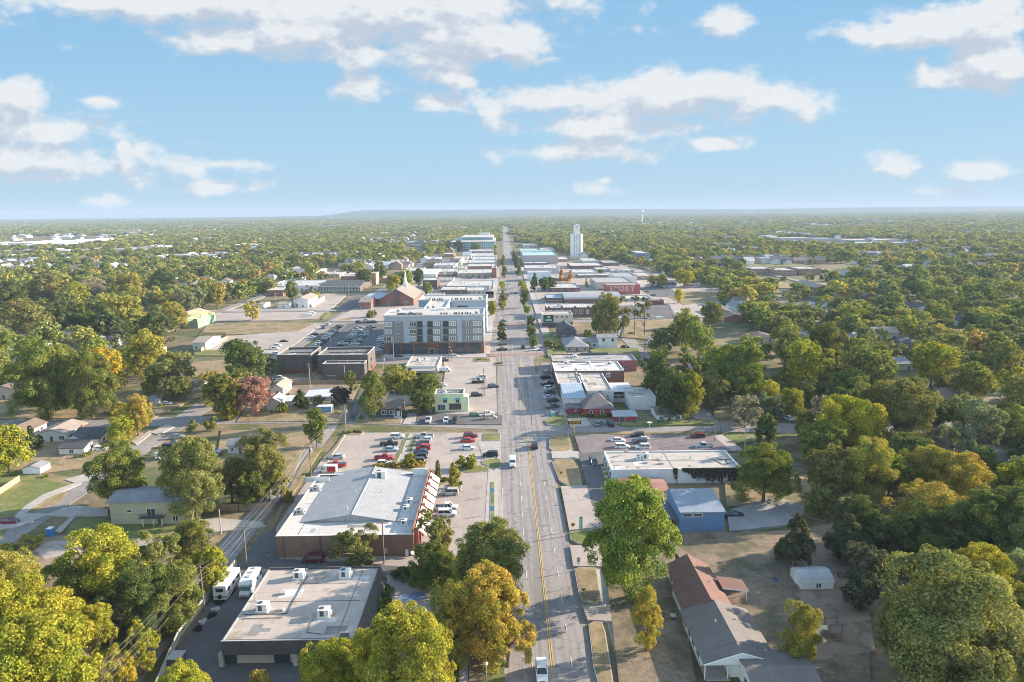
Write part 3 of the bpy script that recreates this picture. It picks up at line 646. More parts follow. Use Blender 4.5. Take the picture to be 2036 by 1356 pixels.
TREES = [
 # near left
 (25, 1165, 1370, 190, 'yg'), (120, 1185, 1400, 200, 'yg'), (190, 1215, 1390, 120, 'yg', 'loose'), (75, 1250, 1500, 240, 'yg'), (215, 1058, 1255, 180, 'yg'), (165, 1110, 1265, 120, 'g'), (315, 1072, 1230, 150, 'o', 'loose'), (395, 1032, 1150, 100, 'g'),
 (345, 1120, 1260, 130, 'g'), (425, 1085, 1185, 62, 'yg'), (270, 1130, 1290, 130, 'dg'), (30, 1098, 1200, 110, 'oy'), (285, 1235, 1340, 70, 'yg', 'loose'), (255, 1300, 1370, 46, 'y', 'shrub'), (325, 1180, 1262, 70, 'yg', 'shrub'), (240, 1175, 1290, 90, 'gy', 'loose', 'mid', None, dict(bare=True, label='leafless grey tree between the green crowns at the lower left')),
 (368, 1322, 1440, 120, 'yg'), (515, 1330, 1410, 75, 'gold', 'shrub'), (62, 1065, 1090, 46, 'oy', 'shrub'), (15, 1080, 1100, 40, 'oy', 'shrub'),
 # near centre
 (655, 1278, 1430, 125, 'yg'), (815, 1222, 1470, 190, 'yg'), (745, 1262, 1440, 110, 'yg'), (885, 1255, 1450, 60, 'yg', 'loose'), (955, 1134, 1320, 170, 'gold'), (1010, 1175, 1325, 110, 'gold', 'loose', 'hi'), (900, 1165, 1315, 100, 'oy', 'loose', 'hi'), (985, 1045, 1200, 155, 'o'), (935, 1075, 1200, 110, 'oy'), (868, 1020, 1140, 92, 'o', 'loose'), (860, 1085, 1172, 100, 'g'),
 (715, 1052, 1122, 108, 'o', 'loose'), (800, 1128, 1150, 50, 'dg', 'shrub'), (850, 1135, 1155, 60, 'dg', 'shrub'), (905, 1130, 1160, 50, 'dg', 'shrub'),
 # left middle
 (244, 883, 1008, 115, 'g'), (392, 866, 1040, 112, 'o'), (365, 880, 1000, 60, 'oy', 'loose'), (528, 857, 995, 98, 'o'), (462, 915, 1000, 75, 'o'), (500, 920, 1010, 60, 'g'), (630, 813, 890, 42, 'g', 'oval'), (560, 930, 1000, 45, 'oy', 'shrub'), (20, 846, 940, 95, 'yg'), (65, 847, 893, 42, 'dg', 'cone'),
 (245, 828, 882, 56, 'yg'), (275, 787, 868, 66, 'gold'), (95, 672, 835, 118, 'g'), (185, 700, 832, 105, 'g'), (130, 690, 815, 90, 'o'), (212, 690, 790, 66, 'y'), (385, 836, 858, 24, 'o', 'shrub'), (420, 828, 858, 26, 'g', 'shrub'), (490, 676, 772, 88, 'dg'),
 (445, 745, 832, 70, 'g', 'oval'), (460, 748, 825, 50, 'r', 'loose'), (510, 750, 825, 72, 'r', 'oval'), (345, 702, 778, 92, 'o'), (300, 655, 760, 92, 'oy'), (255, 690, 745, 50, 'yg'), (8, 650, 745, 44, 'bg'), (5, 700, 780, 60, 'o'), (240, 800, 822, 44, 'y', 'shrub'),
 (742, 738, 838, 50, 'g', 'oval'), (790, 726, 796, 80, 'oy'), (848, 743, 796, 55, 'g'), (700, 737, 778, 28, 'g', 'oval'), (598, 775, 812, 34, 'dg', 'cone'), (678, 770, 806, 42, 'pu'), (632, 785, 805, 20, 'o', 'shrub'), (455, 790, 835, 40, 'yg', 'shrub'), (560, 800, 822, 30, 'g', 'shrub'),
 (871, 915, 963, 18, 'o', 'col', 'low'), (903, 920, 970, 25, 'oy', 'col', 'low'), (813, 900, 926, 26, 'yg', 'shrub', 'low'), (917, 905, 932, 26, 'yg', 'shrub', 'low'), (937, 905, 932, 28, 'yg', 'shrub', 'low'),
 (581, 557, 597, 32, 'g'), (615, 568, 594, 30, 'gy', 'loose'), (630, 580, 598, 15, 'y', 'oval'), (502, 600, 637, 30, 'y', 'loose'), (400, 570, 618, 42, 'pg'), (432, 566, 615, 34, 'oy'), (372, 575, 622, 46, 'pg'),
 (783, 545, 582, 32, 'yg'), (808, 535, 577, 38, 'bg'), (832, 533, 570, 22, 'dg', 'oval'), (851, 561, 590, 18, 'bg', 'oval'), (725, 535, 568, 34, 'g'), (755, 520, 560, 30, 'g'), (740, 617, 632, 24, 'o', 'shrub', 'low'),
 # downtown street trees
 (1001, 507, 528, 11, 'o', 'col'), (1002, 520, 541, 11, 'o', 'col'), (1003, 530, 553, 12, 'g', 'col'), (1000, 558, 577, 14, 'yg', 'oval'), (1000, 576, 604, 17, 'o', 'cone'), (999, 598, 618, 17, 'yg', 'oval'), (978, 598, 628, 22, 'yg', 'oval'),
 (1022, 499, 520, 11, 'g', 'col'), (1028, 510, 535, 12, 'g', 'col'), (1032, 525, 550, 12, 'g', 'col'), (1036, 556, 572, 14, 'yg'), (1041, 565, 584, 15, 'yg'), (1043, 576, 612, 19, 'dg', 'oval'), (1048, 607, 624, 15, 'bg'),
 (998, 638, 660, 17, 'dg'), (998, 656, 681, 20, 'dg'), (1055, 628, 652, 16, 'dg'), (1056, 648, 671, 19, 'bg'), (1061, 668, 692, 20, 'g'), (984, 486, 500, 9, 'gold', 'oval'), (985, 494, 510, 8, 'oy', 'oval'), (912, 478, 500, 20, 'dg'), (945, 482, 500, 20, 'g'),
 # right downtown
 (1063, 543, 580, 20, 'dg', 'cone'), (1082, 551, 580, 22, 'dg', 'round'), (1096, 551, 578, 22, 'dg'), (1116, 533, 560, 15, 'or', 'cone'), (1134, 537, 562, 13, 'or', 'cone'), (1166, 553, 572, 8, 'y', 'col'), (1194, 535, 543, 12, 'g', 'shrub'),
 (1205, 584, 668, 58, 'o', 'oval'), (1228, 590, 662, 50, 'o', 'loose'), (1190, 600, 665, 34, 'g'), (1261, 588, 668, 26, 'g', 'pine'), (1281, 590, 668, 26, 'o', 'pine'), (1306, 545, 572, 38, 'yg'), (1349, 574, 604, 20, 'y', 'oval'), (1360, 537, 572, 46, 'yg'), (1168, 655, 672, 22, 'yg', 'shrub'),
 (1090, 676, 690, 24, 'g', 'shrub'), (1105, 680, 694, 20, 'o', 'shrub'), (1170, 677, 694, 10, 'yg', 'cone'),
 # right middle
 (1362, 614, 702, 78, 'o'), (1388, 642, 712, 62, 'bg'), (1415, 600, 650, 46, 'g'), (1300, 700, 792, 66, 'dg'), (1340, 735, 835, 66, 'dg'), (1372, 742, 835, 48, 'yg'), (1325, 755, 800, 50, 'o'), (1470, 680, 805, 105, 'g', 'oval'), (1430, 690, 790, 70, 'bg'), (1528, 757, 818, 58, 'yg'),
 (1480, 787, 850, 62, 'gy', 'loose', 'mid'), (1523, 825, 888, 42, 'dg', 'oval'), (1517, 884, 1002, 122, 'g'), (1252, 952, 1192, 182, 'bg', 'oval', 'hi'), (1285, 1168, 1298, 64, 'gold', 'oval', 'hi'), (1588, 1206, 1325, 90, 'oy', 'oval', 'hi'),
 (1580, 1023, 1132, 88, 'ce', 'cone', 'mid'), (1682, 1024, 1128, 100, 'ce', 'cone', 'hi'), (1712, 1088, 1212, 92, 'ce', 'oval'), (1868, 1104, 1400, 240, 'o'), (1945, 1092, 1290, 160, 'yg'), (2015, 1095, 1260, 110, 'pg'), (2040, 1240, 1400, 110, 'g'), (1780, 1180, 1330, 90, 'o'),
 (1675, 792, 905, 150, 'yg'), (1640, 790, 880, 80, 'gy', 'loose'), (1778, 752, 885, 145, 'o'), (1925, 790, 905, 115, 'pg', 'loose'), (1648, 890, 1008, 90, 'o'), (1715, 875, 1008, 110, 'oy'), (1765, 900, 1000, 90, 'g'), (1835, 885, 990, 105, 'oy'), (1905, 905, 1015, 120, 'gold'), (1850, 963, 1085, 160, 'gold'),
 (1990, 968, 1130, 140, 'dg'), (2020, 918, 1010, 90, 'yg'), (2010, 745, 850, 90, 'o'), (1940, 985, 1150, 130, 'dg'), (2035, 1000, 1180, 130, 'o'), (1835, 1010, 1135, 110, 'dg'), (1700, 985, 1085, 80, 'dg'), (1625, 965, 1030, 60, 'o'), (2010, 1160, 1350, 120, 'g'), (1960, 1200, 1400, 150, 'o'), (1790, 1020, 1130, 90, 'dg'), (1740, 1020, 1110, 70, 'dg'), (1880, 1060, 1180, 110, 'dg'), (1600, 680, 780, 90, 'yg'), (1560, 640, 730, 80, 'o'), (1640, 640, 730, 70, 'g'), (1720, 690, 790, 90, 'o'), (1930, 720, 800, 90, 'g'), (1850, 680, 770, 80, 'yg'), (1990, 680, 760, 80, 'o'),
 # left woods close to the lots
 (130, 590, 668, 80, 'dg'), (60, 595, 680, 90, 'o'), (190, 620, 668, 70, 'g'), (250, 585, 660, 90, 'oy'), (310, 620, 690, 70, 'dg'), (350, 600, 660, 50, 'oy'), (185, 551, 600, 56, 'gy', 'round'), (155, 560, 610, 50, 'yg'), (330, 535, 585, 60, 'dg'), (260, 540, 600, 60, 'oy'), (90, 545, 610, 70, 'o'), (20, 560, 640, 70, 'dg'),
]
for tt in TREES:
    a = list(tt) + [None] * (9 - len(tt)); kw = a[8] or {}
    T(a[0], a[1], a[2], a[3], a[4], a[5] or 'round', a[6], **kw)
# ---------------------------------------------------------------- building kit
m_glass = mat('window_glass', (.045, .06, .075), rough=.12, v1=None, v2=None, spec=.9)
m_glass_lit = mat('pale_glass', (.30, .34, .36), rough=.15, v1=None, v2=None, spec=.9)
m_wframe = mat('white_frame', (.72, .72, .70), v1=(2, .06), v2=None)
m_dframe = mat('dark_frame', (.06, .06, .06), v1=None, v2=None)
m_metal = mat('grey_metal', (.42, .42, .41), rough=.5, v1=(2, .12), v2=(9, .08))
m_dmetal = mat('dark_metal', (.09, .09, .10), rough=.5, v1=None, v2=None)
m_wood = mat('weathered_wood', (.30, .23, .16), v1=(1, .2), v2=(9, .2)); stripes(m_wood, 0, .3, .35, .08)
m_tan_wood = stripes(mat('tan_wood', (.50, .37, .21), v1=(1, .15), v2=(9, .15)), 0, .3, .35, .08)
m_trim = mat('white_trim', (.74, .73, .70), v1=(1.5, .06), v2=None)
def wallm(name, c, siding=0): 
    m = mat('wall_' + name, c, v1=(.35, .10), v2=(3.0, .07), v3=(14, .04))
    if siding and 'sd' not in m: stripes(m, 2, siding, .28, .10); m['sd'] = 1
    return m
def brickm(name, c): 
    if 'brick_' + name in MATS: return MATS['brick_' + name]
    return bricks(mat('brick_' + name, c, v1=(.3, .14), v2=(2.5, .1)), 2.4, (.78, .76, .76), (1.25, 1.2, 1.15))
def shingle(name, c):
    if 'shingle_' + name in MATS: return MATS['shingle_' + name]
    return patches(mat('shingle_' + name, c, v1=(.4, .14), v2=(3.5, .14), v3=(16, .16)), tuple(min(1, q * 1.35 + .01) for q in c), .5, .55, .7, .4, obj=True)
def flatm(name, c, st=(.22, .2, .18)):
    if 'membrane_' + name in MATS: return MATS['membrane_' + name]
    m = patches(mat('membrane_' + name, c, v1=(.12, .10), v2=(1.1, .07), v3=(9, .05)), st, .16, .58, .70, .5, obj=True)
    t, b, cc = base_of(m)
    return bricks(m, .16, (.97, .97, .97), (.72, .72, .72), w=1.0, h=.5, ms=.008, swz=False)
def metalroof(name, c, axis=0, per=.6):
    if 'ribbed_' + name in MATS: return MATS['ribbed_' + name]
    return stripes(mat('ribbed_' + name, c, rough=.55, v1=(.25, .12), v2=(2.5, .08), spec=.4), axis, per, .3, .12)
RF_W = flatm('white', (.50, .48, .455)); RF_T = flatm('tan', (.47, .42, .37)); RF_G = flatm('grey', (.36, .35, .34)); RF_D = flatm('dark', (.20, .19, .19), (.3, .29, .28))
SH_D = shingle('charcoal', (.085, .085, .09)); SH_B = shingle('brown', (.20, .15, .125)); SH_R = shingle('red', (.185, .105, .085)); SH_T = shingle('tan', (.34, .28, .235)); SH_G = shingle('grey', (.25, .25, .26))
MR_G = metalroof('grey', (.40, .42, .44)); MR_W = metalroof('white', (.62, .62, .61)); MR_B = metalroof('blue_grey', (.36, .43, .50))

class Bld:
    def __init__(s, name, label, cat, px=None, H=None, base=None, rect=None, group=None, pad=2.0, floor=0):
        if rect: s.X0, s.X1, s.Y0, s.Y1, s.H = rect
        else:
            xL, xR, yT, yB = px; xm = (xL + xR) / 2
            if base: s.Y0 = G(xm, base).y; s.H = onY(xm, yT, s.Y0)[1]
            else: s.H = H; s.Y0 = G(xm, yT, H).y
            s.Y1 = max(G(xm, yB, s.H).y, s.Y0 + 3); s.X0 = onY(xL, yT, s.Y0)[0]; s.X1 = onY(xR, yT, s.Y0)[0]
        s.w = s.X1 - s.X0; s.d = s.Y1 - s.Y0; s.cx = (s.X0 + s.X1) / 2; s.cy = (s.Y0 + s.Y1) / 2
        s.root = thing(name, label, cat, (s.cx, s.cy, 0), 0, group)
        clear_box(s.X0, s.X1, s.Y0, s.Y1, pad); s.hx = s.w / 2; s.hy = s.d / 2
        LAND.append((s, label))
    def L(s, px, py):                      # a point of the south face from the photo -> local x, z
        x, z = onY(px, py, s.Y0); return x - s.cx, z
    def wall(s, m, h=None, name='wall', box=None, z0=-.1):
        x0, x1, y0, y1 = box or (-s.hx, s.hx, -s.hy, s.hy)
        return part(name, MB().box(x0, x1, y0, y1, z0, h or s.H, skip='b'), m, s.root)
    def flat(s, wm, rm, par=.45, cap=None, h=None, box=None, capw=.3):
        x0, x1, y0, y1 = box or (-s.hx, s.hx, -s.hy, s.hy); h = h or s.H
        mb = MB()
        mb.box(x0, x1, y0, y0 + .25, -.1, h - .06); mb.box(x0, x1, y1 - .25, y1, -.1, h - .06); mb.box(x0, x0 + .25, y0 + .25, y1 - .25, -.1, h - .06); mb.box(x1 - .25, x1, y0 + .25, y1 - .25, -.1, h - .06)
        part('wall', mb, wm, s.root)
        part('roof', MB().box(x0 + .25, x1 - .25, y0 + .25, y1 - .25, h - par - .2, h - par), rm, s.root)
        mb = MB(); e = .05; c = capw
        mb.box(x0 - e, x1 + e, y0 - e, y0 + c, h - .06, h + .03); mb.box(x0 - e, x1 + e, y1 - c, y1 + e, h - .06, h + .03); mb.box(x0 - e, x0 + c, y0 + c, y1 - c, h - .06, h + .03); mb.box(x1 - c, x1 + e, y0 + c, y1 - c, h - .06, h + .03)
        part('coping', mb, cap or m_metal, s.root); s.rz = h - par
        if s.cy < 480 and x1 - x0 > 8: s.clutter(x0 + 1, x1 - 1, y0 + 1, y1 - 1, s.rz)
        return s
    def clutter(s, x0, x1, y0, y1, z):
        r = random.Random(int(s.cx * 3 + s.cy)); k = int(min(11, 3 + (x1 - x0) * (y1 - y0) / 60)); pm = [mat('patch_dark', (.24, .23, .22), v1=(.6, .2)), mat('patch_mid', (.38, .36, .33), v1=(.6, .2)), mat('patch_light', (.58, .56, .53), v1=(.6, .12))]
        for i in range(k):
            a, c = r.uniform(x0, x1), r.uniform(y0, y1); w, d = r.uniform(.4, 2.6), r.uniform(.3, 1.6)
            part('roof_patch', MB().box(max(x0, a - w), min(x1, a + w), max(y0, c - d), min(y1, c + d), z - .02, z + .008 + .0015 * i), pm[i % 3], s.root)
        mb = MB(); a = r.uniform(x0, x1); mb.box(x0, x1, (y0 + y1) / 2, (y0 + y1) / 2 + .06, z - .01, z + .05); mb.box(a, a + .08, y0, y1, z - .01, z + .04); part('roof_seams', mb, m_dmetal, s.root)
        for i in range(min(7, 2 + k // 3)): s.pipe(r.uniform(x0, x1), r.uniform(y0, y1), r.uniform(.3, .9), r.uniform(.06, .16), z)
        for i in range(2 if k > 8 else 0): a, c = r.uniform(x0 + 1, x1 - 1), r.uniform(y0 + 1, y1 - 1); part('roof_hatch', MB().box(a - .5, a + .5, c - .4, c + .4, z, z + .45), m_metal, s.root)
    def gable(s, wm, rm, rise, axis='x', eave=.5, h=None, box=None, gm=None, off=0.0, nm='roof', walls=True):
        x0, x1, y0, y1 = box or (-s.hx, s.hx, -s.hy, s.hy); h = h or s.H; t = .18
        cxl, cyl = (x0 + x1) / 2, (y0 + y1) / 2
        if walls:
            w = MB(); w.box(x0, x1, y0, y1, -.1, h, skip='bt')
            if axis == 'x': r = cyl + off; w.quad((x1, y0, h), (x1, y1, h), (x1, r, h + rise)); w.quad((x0, y1, h), (x0, y0, h), (x0, r, h + rise))
            else: r = cxl + off; w.quad((x0, y0, h), (x1, y0, h), (r, y0, h + rise)); w.quad((x1, y1, h), (x0, y1, h), (r, y1, h + rise))
            part('wall', w, gm or wm, s.root)
        rb = MB()
        def slab(a, b, c, d):
            n = Vector((0, 0, t)); A = [Vector(q) for q in (a, b, c, d)]; B = [q - n for q in A]
            rb.quad(*A); rb.quad(*B[::-1])
            for i in range(4): j = (i + 1) % 4; rb.quad(B[i], B[j], A[j], A[i])
        if axis == 'x':
            r = cyl + off; k0 = rise / (r - y0); k1 = rise / (y1 - r); zt = h + rise + .1
            slab((x0 - eave, y0 - eave, zt - rise - k0 * eave), (x1 + eave, y0 - eave, zt - rise - k0 * eave), (x1 + eave, r, zt), (x0 - eave, r, zt))
            slab((x0 - eave, r, zt), (x1 + eave, r, zt), (x1 + eave, y1 + eave, zt - rise - k1 * eave), (x0 - eave, y1 + eave, zt - rise - k1 * eave))
        else:
            r = cxl + off; k0 = rise / (r - x0); k1 = rise / (x1 - r); zt = h + rise + .1
            slab((x0 - eave, y1 + eave, zt - rise - k0 * eave), (x0 - eave, y0 - eave, zt - rise - k0 * eave), (r, y0 - eave, zt), (r, y1 + eave, zt))
            slab((r, y1 + eave, zt), (r, y0 - eave, zt), (x1 + eave, y0 - eave, zt - rise - k1 * eave), (x1 + eave, y1 + eave, zt - rise - k1 * eave))
        part(nm, rb, rm, s.root); s.rz = h + rise
        return s
    def hip(s, wm, rm, rise, ridge=.4, eave=.5, h=None, box=None, axis='x'):
        x0, x1, y0, y1 = box or (-s.hx, s.hx, -s.hy, s.hy); h = h or s.H
        part('wall', MB().box(x0, x1, y0, y1, -.1, h, skip='bt'), wm, s.root)
        x0 -= eave; x1 += eave; y0 -= eave; y1 += eave; xm = (x0 + x1) / 2; ym = (y0 + y1) / 2; z = h - .1; zt = h + rise
        if axis == 'x': a = (xm - (x1 - x0) / 2 * ridge, ym, zt); b = (xm + (x1 - x0) / 2 * ridge, ym, zt)
        else: a = (xm, ym - (y1 - y0) / 2 * ridge, zt); b = (xm, ym + (y1 - y0) / 2 * ridge, zt)
        mb = MB(); mb.box(x0, x1, y0, y1, z - .15, z, skip='t')
        A, B, C, D = (x0, y0, z), (x1, y0, z), (x1, y1, z), (x0, y1, z)
        if axis == 'x': mb.quad(A, B, b, a); mb.quad(B, C, b); mb.quad(C, D, a, b); mb.quad(D, A, a)
        else: mb.quad(A, B, a); mb.quad(B, C, b, a); mb.quad(C, D, b); mb.quad(D, A, a, b)
        part('roof', mb, rm, s.root); s.rz = zt
        return s
    def win(s, face, u, z, w, h, n=1, fm=None, gm=None, name='window', rows=1, box=None, fw=.09):
        """u: from the face's centre (south: +east; east/west: +north), z: sill height"""
        mb = MB(); f = fw; fm = fm or m_wframe; gm = gm or m_glass
        mb.box(-w / 2 - f, w / 2 + f, -.07, 0, -f, 0); mb.box(-w / 2 - f, w / 2 + f, -.07, 0, h, h + f); mb.box(-w / 2 - f, -w / 2, -.07, 0, 0, h); mb.box(w / 2, w / 2 + f, -.07, 0, 0, h)
        for i in range(1, n): x = -w / 2 + w * i / n; mb.box(x - f * .45, x + f * .45, -.06, 0, 0, h)
        for i in range(1, rows): q = h * i / rows; mb.box(-w / 2, w / 2, -.055, 0, q - f * .35, q + f * .35)
        mb.mi = 1; mb.quad((-w / 2, -.03, 0), (w / 2, -.03, 0), (w / 2, -.03, h), (-w / 2, -.03, h))
        x0, x1, y0, y1 = box or (-s.hx, s.hx, -s.hy, s.hy)
        loc, rz = {'S': ((u, y0 - .004, z), 0), 'E': ((x1 + .004, u, z), math.pi / 2), 'W': ((x0 - .004, u, z), -math.pi / 2), 'N': ((u, y1 + .004, z), math.pi)}[face]
        return part(name, mb, [fm, gm], s.root, loc, rz)
    def door(s, face, u, w=1.0, h=2.1, m=None, box=None, z=0.0):
        mb = MB(); mb.box(-w / 2 - .1, w / 2 + .1, -.05, 0, 0, h + .1); mb.mi = 1; mb.box(-w / 2, w / 2, -.09, -.05, 0, h)
        x0, x1, y0, y1 = box or (-s.hx, s.hx, -s.hy, s.hy)
        loc, rz = {'S': ((u, y0 - .004, z), 0), 'E': ((x1 + .004, u, z), math.pi / 2), 'W': ((x0 - .004, u, z), -math.pi / 2)}[face]
        d = part('door', mb, [m_wframe, m or m_dmetal], s.root, loc, rz)
        if s.cy < 280: part('handle', MB().box(w / 2 - .16, w / 2 - .08, -.15, -.09, 1.0, 1.12), m_metal, d)
        return d
    def unit(s, x, y, sx=1.9, sy=1.5, h=1.3, z=None, m=None, name='roof_unit'):
        z = s.rz if z is None else z; mb = MB()
        mb.box(x - sx / 2 - .15, x + sx / 2 + .15, y - sy / 2 - .15, y + sy / 2 + .15, z, z + .22); mb.box(x - sx / 2, x + sx / 2, y - sy / 2, y + sy / 2, z + .22, z + h)
        mb.mi = 1; mb.box(x - sx * .3, x + sx * .05, y - sy / 2 - .02, y - sy / 2, z + .4, z + h - .15)
        mb.tube((x - sx * .2, y, z + h), (x - sx * .2, y, z + h + .06), min(sx, sy) * .3, n=10)
        if sx > 1.6: mb.mi = 0; mb.box(x + sx / 2, x + sx / 2 + .35, y - .3, y + .3, z + .4, z + h * .7)
        return part(name, mb, [m or m_trim, m_dmetal], s.root)
    def pipe(s, x, y, h=.8, r=.1, z=None):
        z = s.rz if z is None else z
        return part('vent_pipe', MB().tube((x, y, z - .3), (x, y, z + h), r, n=6).tube((x, y, z + h), (x, y, z + h + .12), r * 1.5, n=6), m_metal, s.root)
    def chimney(s, x, y, h, m=None, w=.6):
        mb = MB().box(x - w / 2, x + w / 2, y - w / 2, y + w / 2, 1, s.rz + h); mb.box(x - w / 2 - .06, x + w / 2 + .06, y - w / 2 - .06, y + w / 2 + .06, s.rz + h, s.rz + h + .1)
        return part('chimney', mb, m or brickm('red', (.30, .12, .09)), s.root)
    def box(s, name, m, x0, x1, y0, y1, z0, z1, parent=None):
        return part(name, MB().box(x0, x1, y0, y1, z0, z1), m, parent or s.root)
LAND = []
def text_mesh(body, size, m, depth=.03, bold=0.0, space=1.0):
    cu = bpy.data.curves.new('lettering', 'FONT'); cu.body = body; cu.size = size; cu.extrude = depth; cu.align_x = 'CENTER'; cu.align_y = 'CENTER'; cu.resolution_u = 3; cu.offset = bold; cu.space_character = space
    o = bpy.data.objects.new('t', cu); me = bpy.data.meshes.new_from_object(o); bpy.data.objects.remove(o); me.materials.clear(); me.materials.append(m); return me
def text_part(body, size, m, parent, loc, rz=0.0, bold=0.0, sx=1.0, space=1.0):
    me = text_mesh(body, size, m, .02, bold, space); o = obj('lettering', me, parent, loc); o.rotation_euler = (rad(90), 0, rz); o.scale = (sx, 1, 1); return o

# ================================================================ near buildings
# -- flat tan roofed building at the bottom
b = Bld('office_building', 'flat tan-roofed building with dark sloped fascia and four roof units at the bottom', 'building', (440, 706, 1272, 1128), H=5.0)
br = brickm('dark_brown', (.13, .105, .095)); fas = shingle('fascia', (.115, .105, .10)); bricks(fas, 1.2, (.8, .8, .8), (.6, .6, .6), w=.5, h=.3)
part('wall', MB().box(-b.hx + .4, b.hx - .9, -b.hy + 1.1, b.hy - .2, -.1, 4.6), mat('wall_offwhite', (.42, .39, .36)), b.root)
part('roof', MB().box(-b.hx + .25, b.hx - .2, -b.hy + .3, b.hy - .3, 4.45, 4.72), patches(flatm('buff', (.47, .40, .345), (.20, .17, .15)), (.30, .24, .18), .33, .56, .64, .5, obj=True), b.root)
mb = MB(); mb.box(-b.hx, b.hx, -b.hy - .15, -b.hy + .3, 2.5, 5.0)
mb.quad((b.hx, -b.hy - .15, 5.0), (b.hx + 1.3, -b.hy - .15, 2.3), (b.hx + 1.3, b.hy, 2.3), (b.hx, b.hy, 5.0)); mb.quad((b.hx - .2, -b.hy + .3, 5.0), (b.hx, -b.hy + .3, 5.0), (b.hx, b.hy, 5.0), (b.hx - .2, b.hy, 5.0))
mb.quad((b.hx, -b.hy - .15, 2.3), (b.hx, -b.hy - .15, 5.0), (b.hx + 1.3, -b.hy - .15, 2.3)); mb.box(-b.hx, b.hx, b.hy - .3, b.hy + .1, 4.0, 5.05); mb.box(b.hx - .22, b.hx, -b.hy + .3, b.hy - .3, 4.3, 4.99)
part('fascia', mb, fas, b.root)
part('coping', MB().box(-b.hx - .06, b.hx + .06, -b.hy - .2, -b.hy + .05, 5.0, 5.07).box(-b.hx - .05, -b.hx + .22, -b.hy + .05, b.hy, 4.5, 4.85), m_metal, b.root)
for x in (-11.5, .4, 7.8): b.box('pillar', mat('wall_offwhite', (0, 0, 0)), b.cx * 0 + x, x + .7, -b.hy + .2, -b.hy + .9, -.1, 2.5)
for x in (-10.2, -1.6, 3.2, 6.4): b.win('S', x, .3, 2.4, 1.9, 2, m_dframe, box=(-b.hx, b.hx, -b.hy + 1.1, b.hy))
b.door('S', .9, 1.2, box=(-b.hx, b.hx, -b.hy + 1.1, b.hy)); b.rz = 4.72; b.clutter(-b.hx + 1, b.hx - 1.5, -b.hy + 1, b.hy - 1, 4.72)
for px, py in ((523, 1213), (645, 1224), (595, 1148), (687, 1146)):
    p = G(px, py, 4.8); b.unit(p.x - b.cx, p.y - b.cy, 1.9, 1.5, 1.5)
def rline(bb, pts, w=.12, m=None, h=.1, name='roof_pipe'):
    mb = MB()
    for (a, c), (e, f) in zip(pts, pts[1:]):
        p = G(a, c, bb.rz); q = G(e, f, bb.rz); mb.tube((p.x - bb.cx, p.y - bb.cy, bb.rz + h), (q.x - bb.cx, q.y - bb.cy, bb.rz + h), w, n=5)
    return part(name, mb, m or m_dmetal, bb.root)
rline(b, [(611, 1146), (570, 1221), (484, 1223)], .07); rline(b, [(480, 1231), (560, 1229)], .05); rline(b, [(690, 1160), (603, 1161)], .04); rline(b, [(622, 1232), (610, 1258), (640, 1262)], .05)
b.pipe(-b.hx + 1.2, .5, 1.2, .12)
b.box('chimney', brickm('dark_brown', (0, 0, 0)), 8.2, 9.6, -b.hy - .3, -b.hy + .6, 2.6, 5.6)

# -- restaurant with low gable roof and side awnings
b = Bld('restaurant_building', 'long brick restaurant with white flat roof, low grey gable and white awnings', 'building', (548, 822, 1064, 942), base=1108)
b.flat(brickm('orange', (.25, .16, .12)), flatm('worn_white', (.56, .53, .50), (.36, .32, .28)), .55, m_trim, capw=.45)
b.box('east_parapet', brickm('orange', (0, 0, 0)), b.hx - .28, b.hx - .01, -b.hy, b.hy, b.H - .1, b.H + 1.15); z0 = b.rz; e1 = G(601, 1038, z0); e2 = G(786, 1035, z0); bk = G(744, 928, z0 + 1.7).y; fr = e1.y; rx = G(698, 1025, z0 + 1.75).x
mrl = patches(metalroof('pale', (.36, .365, .37), 0, .55), (.28, .28, .285), .22, .5, .62, .6, obj=True)
x0, x1, y0, y1 = e1.x - b.cx, e2.x - b.cx, fr - b.cy, min(bk, b.Y1 + 2) - b.cy; rr = rx - b.cx; zz = z0 + 1.8
mb = MB(); mb.quad((x0, y0, z0 + .05), (x1, y0, z0 + .05), (rr, y0, zz - .1)); part('gable_wall', mb, mat('wall_pale_grey', (.45, .46, .47)), b.root)
mb = MB()
for s_, A, Bq in ((0, (x0 - .5, z0 + .05), (rr, zz)), (1, (rr, zz), (x1 + .5, z0 + .05))):
    mb.quad((A[0], y0 - .4, A[1]), (Bq[0], y0 - .4, Bq[1]), (Bq[0], y1, Bq[1]), (A[0], y1, A[1])); mb.quad((A[0], y0 - .4, A[1] - .15), (A[0], y1, A[1] - .15), (Bq[0], y1, Bq[1] - .15), (Bq[0], y0 - .4, Bq[1] - .15)); mb.quad((A[0], y0 - .4, A[1] - .15), (Bq[0], y0 - .4, Bq[1] - .15), (Bq[0], y0 - .4, Bq[1]), (A[0], y0 - .4, A[1]))
part('gable_roof', mb, mrl, b.root); part('ridge_cap', MB().tube((rr, y0 - .4, zz + .02), (rr, y1, zz + .02), .09), m_metal, b.root)
for px, py, sx in ((758, 948, 2.6),):
    p = G(px, py, z0 + 1.3); b.unit(p.x - b.cx, p.y - b.cy, sx, 2.0, 2.1, z=z0 + .9)
for px, py in ((815, 1000), (808, 1014), (804, 1042)):
    p = G(px, py, z0); b.unit(p.x - b.cx, p.y - b.cy, 1.3, 1.3, 1.1)
for px, py in ((630, 974), (598, 1020)):
    p = G(px, py, z0); b.unit(p.x - b.cx, p.y - b.cy, 1.8, 1.5, 1.0, m=m_metal); b.pipe(p.x - b.cx - .9, p.y - b.cy + 1.4, .5, .25)
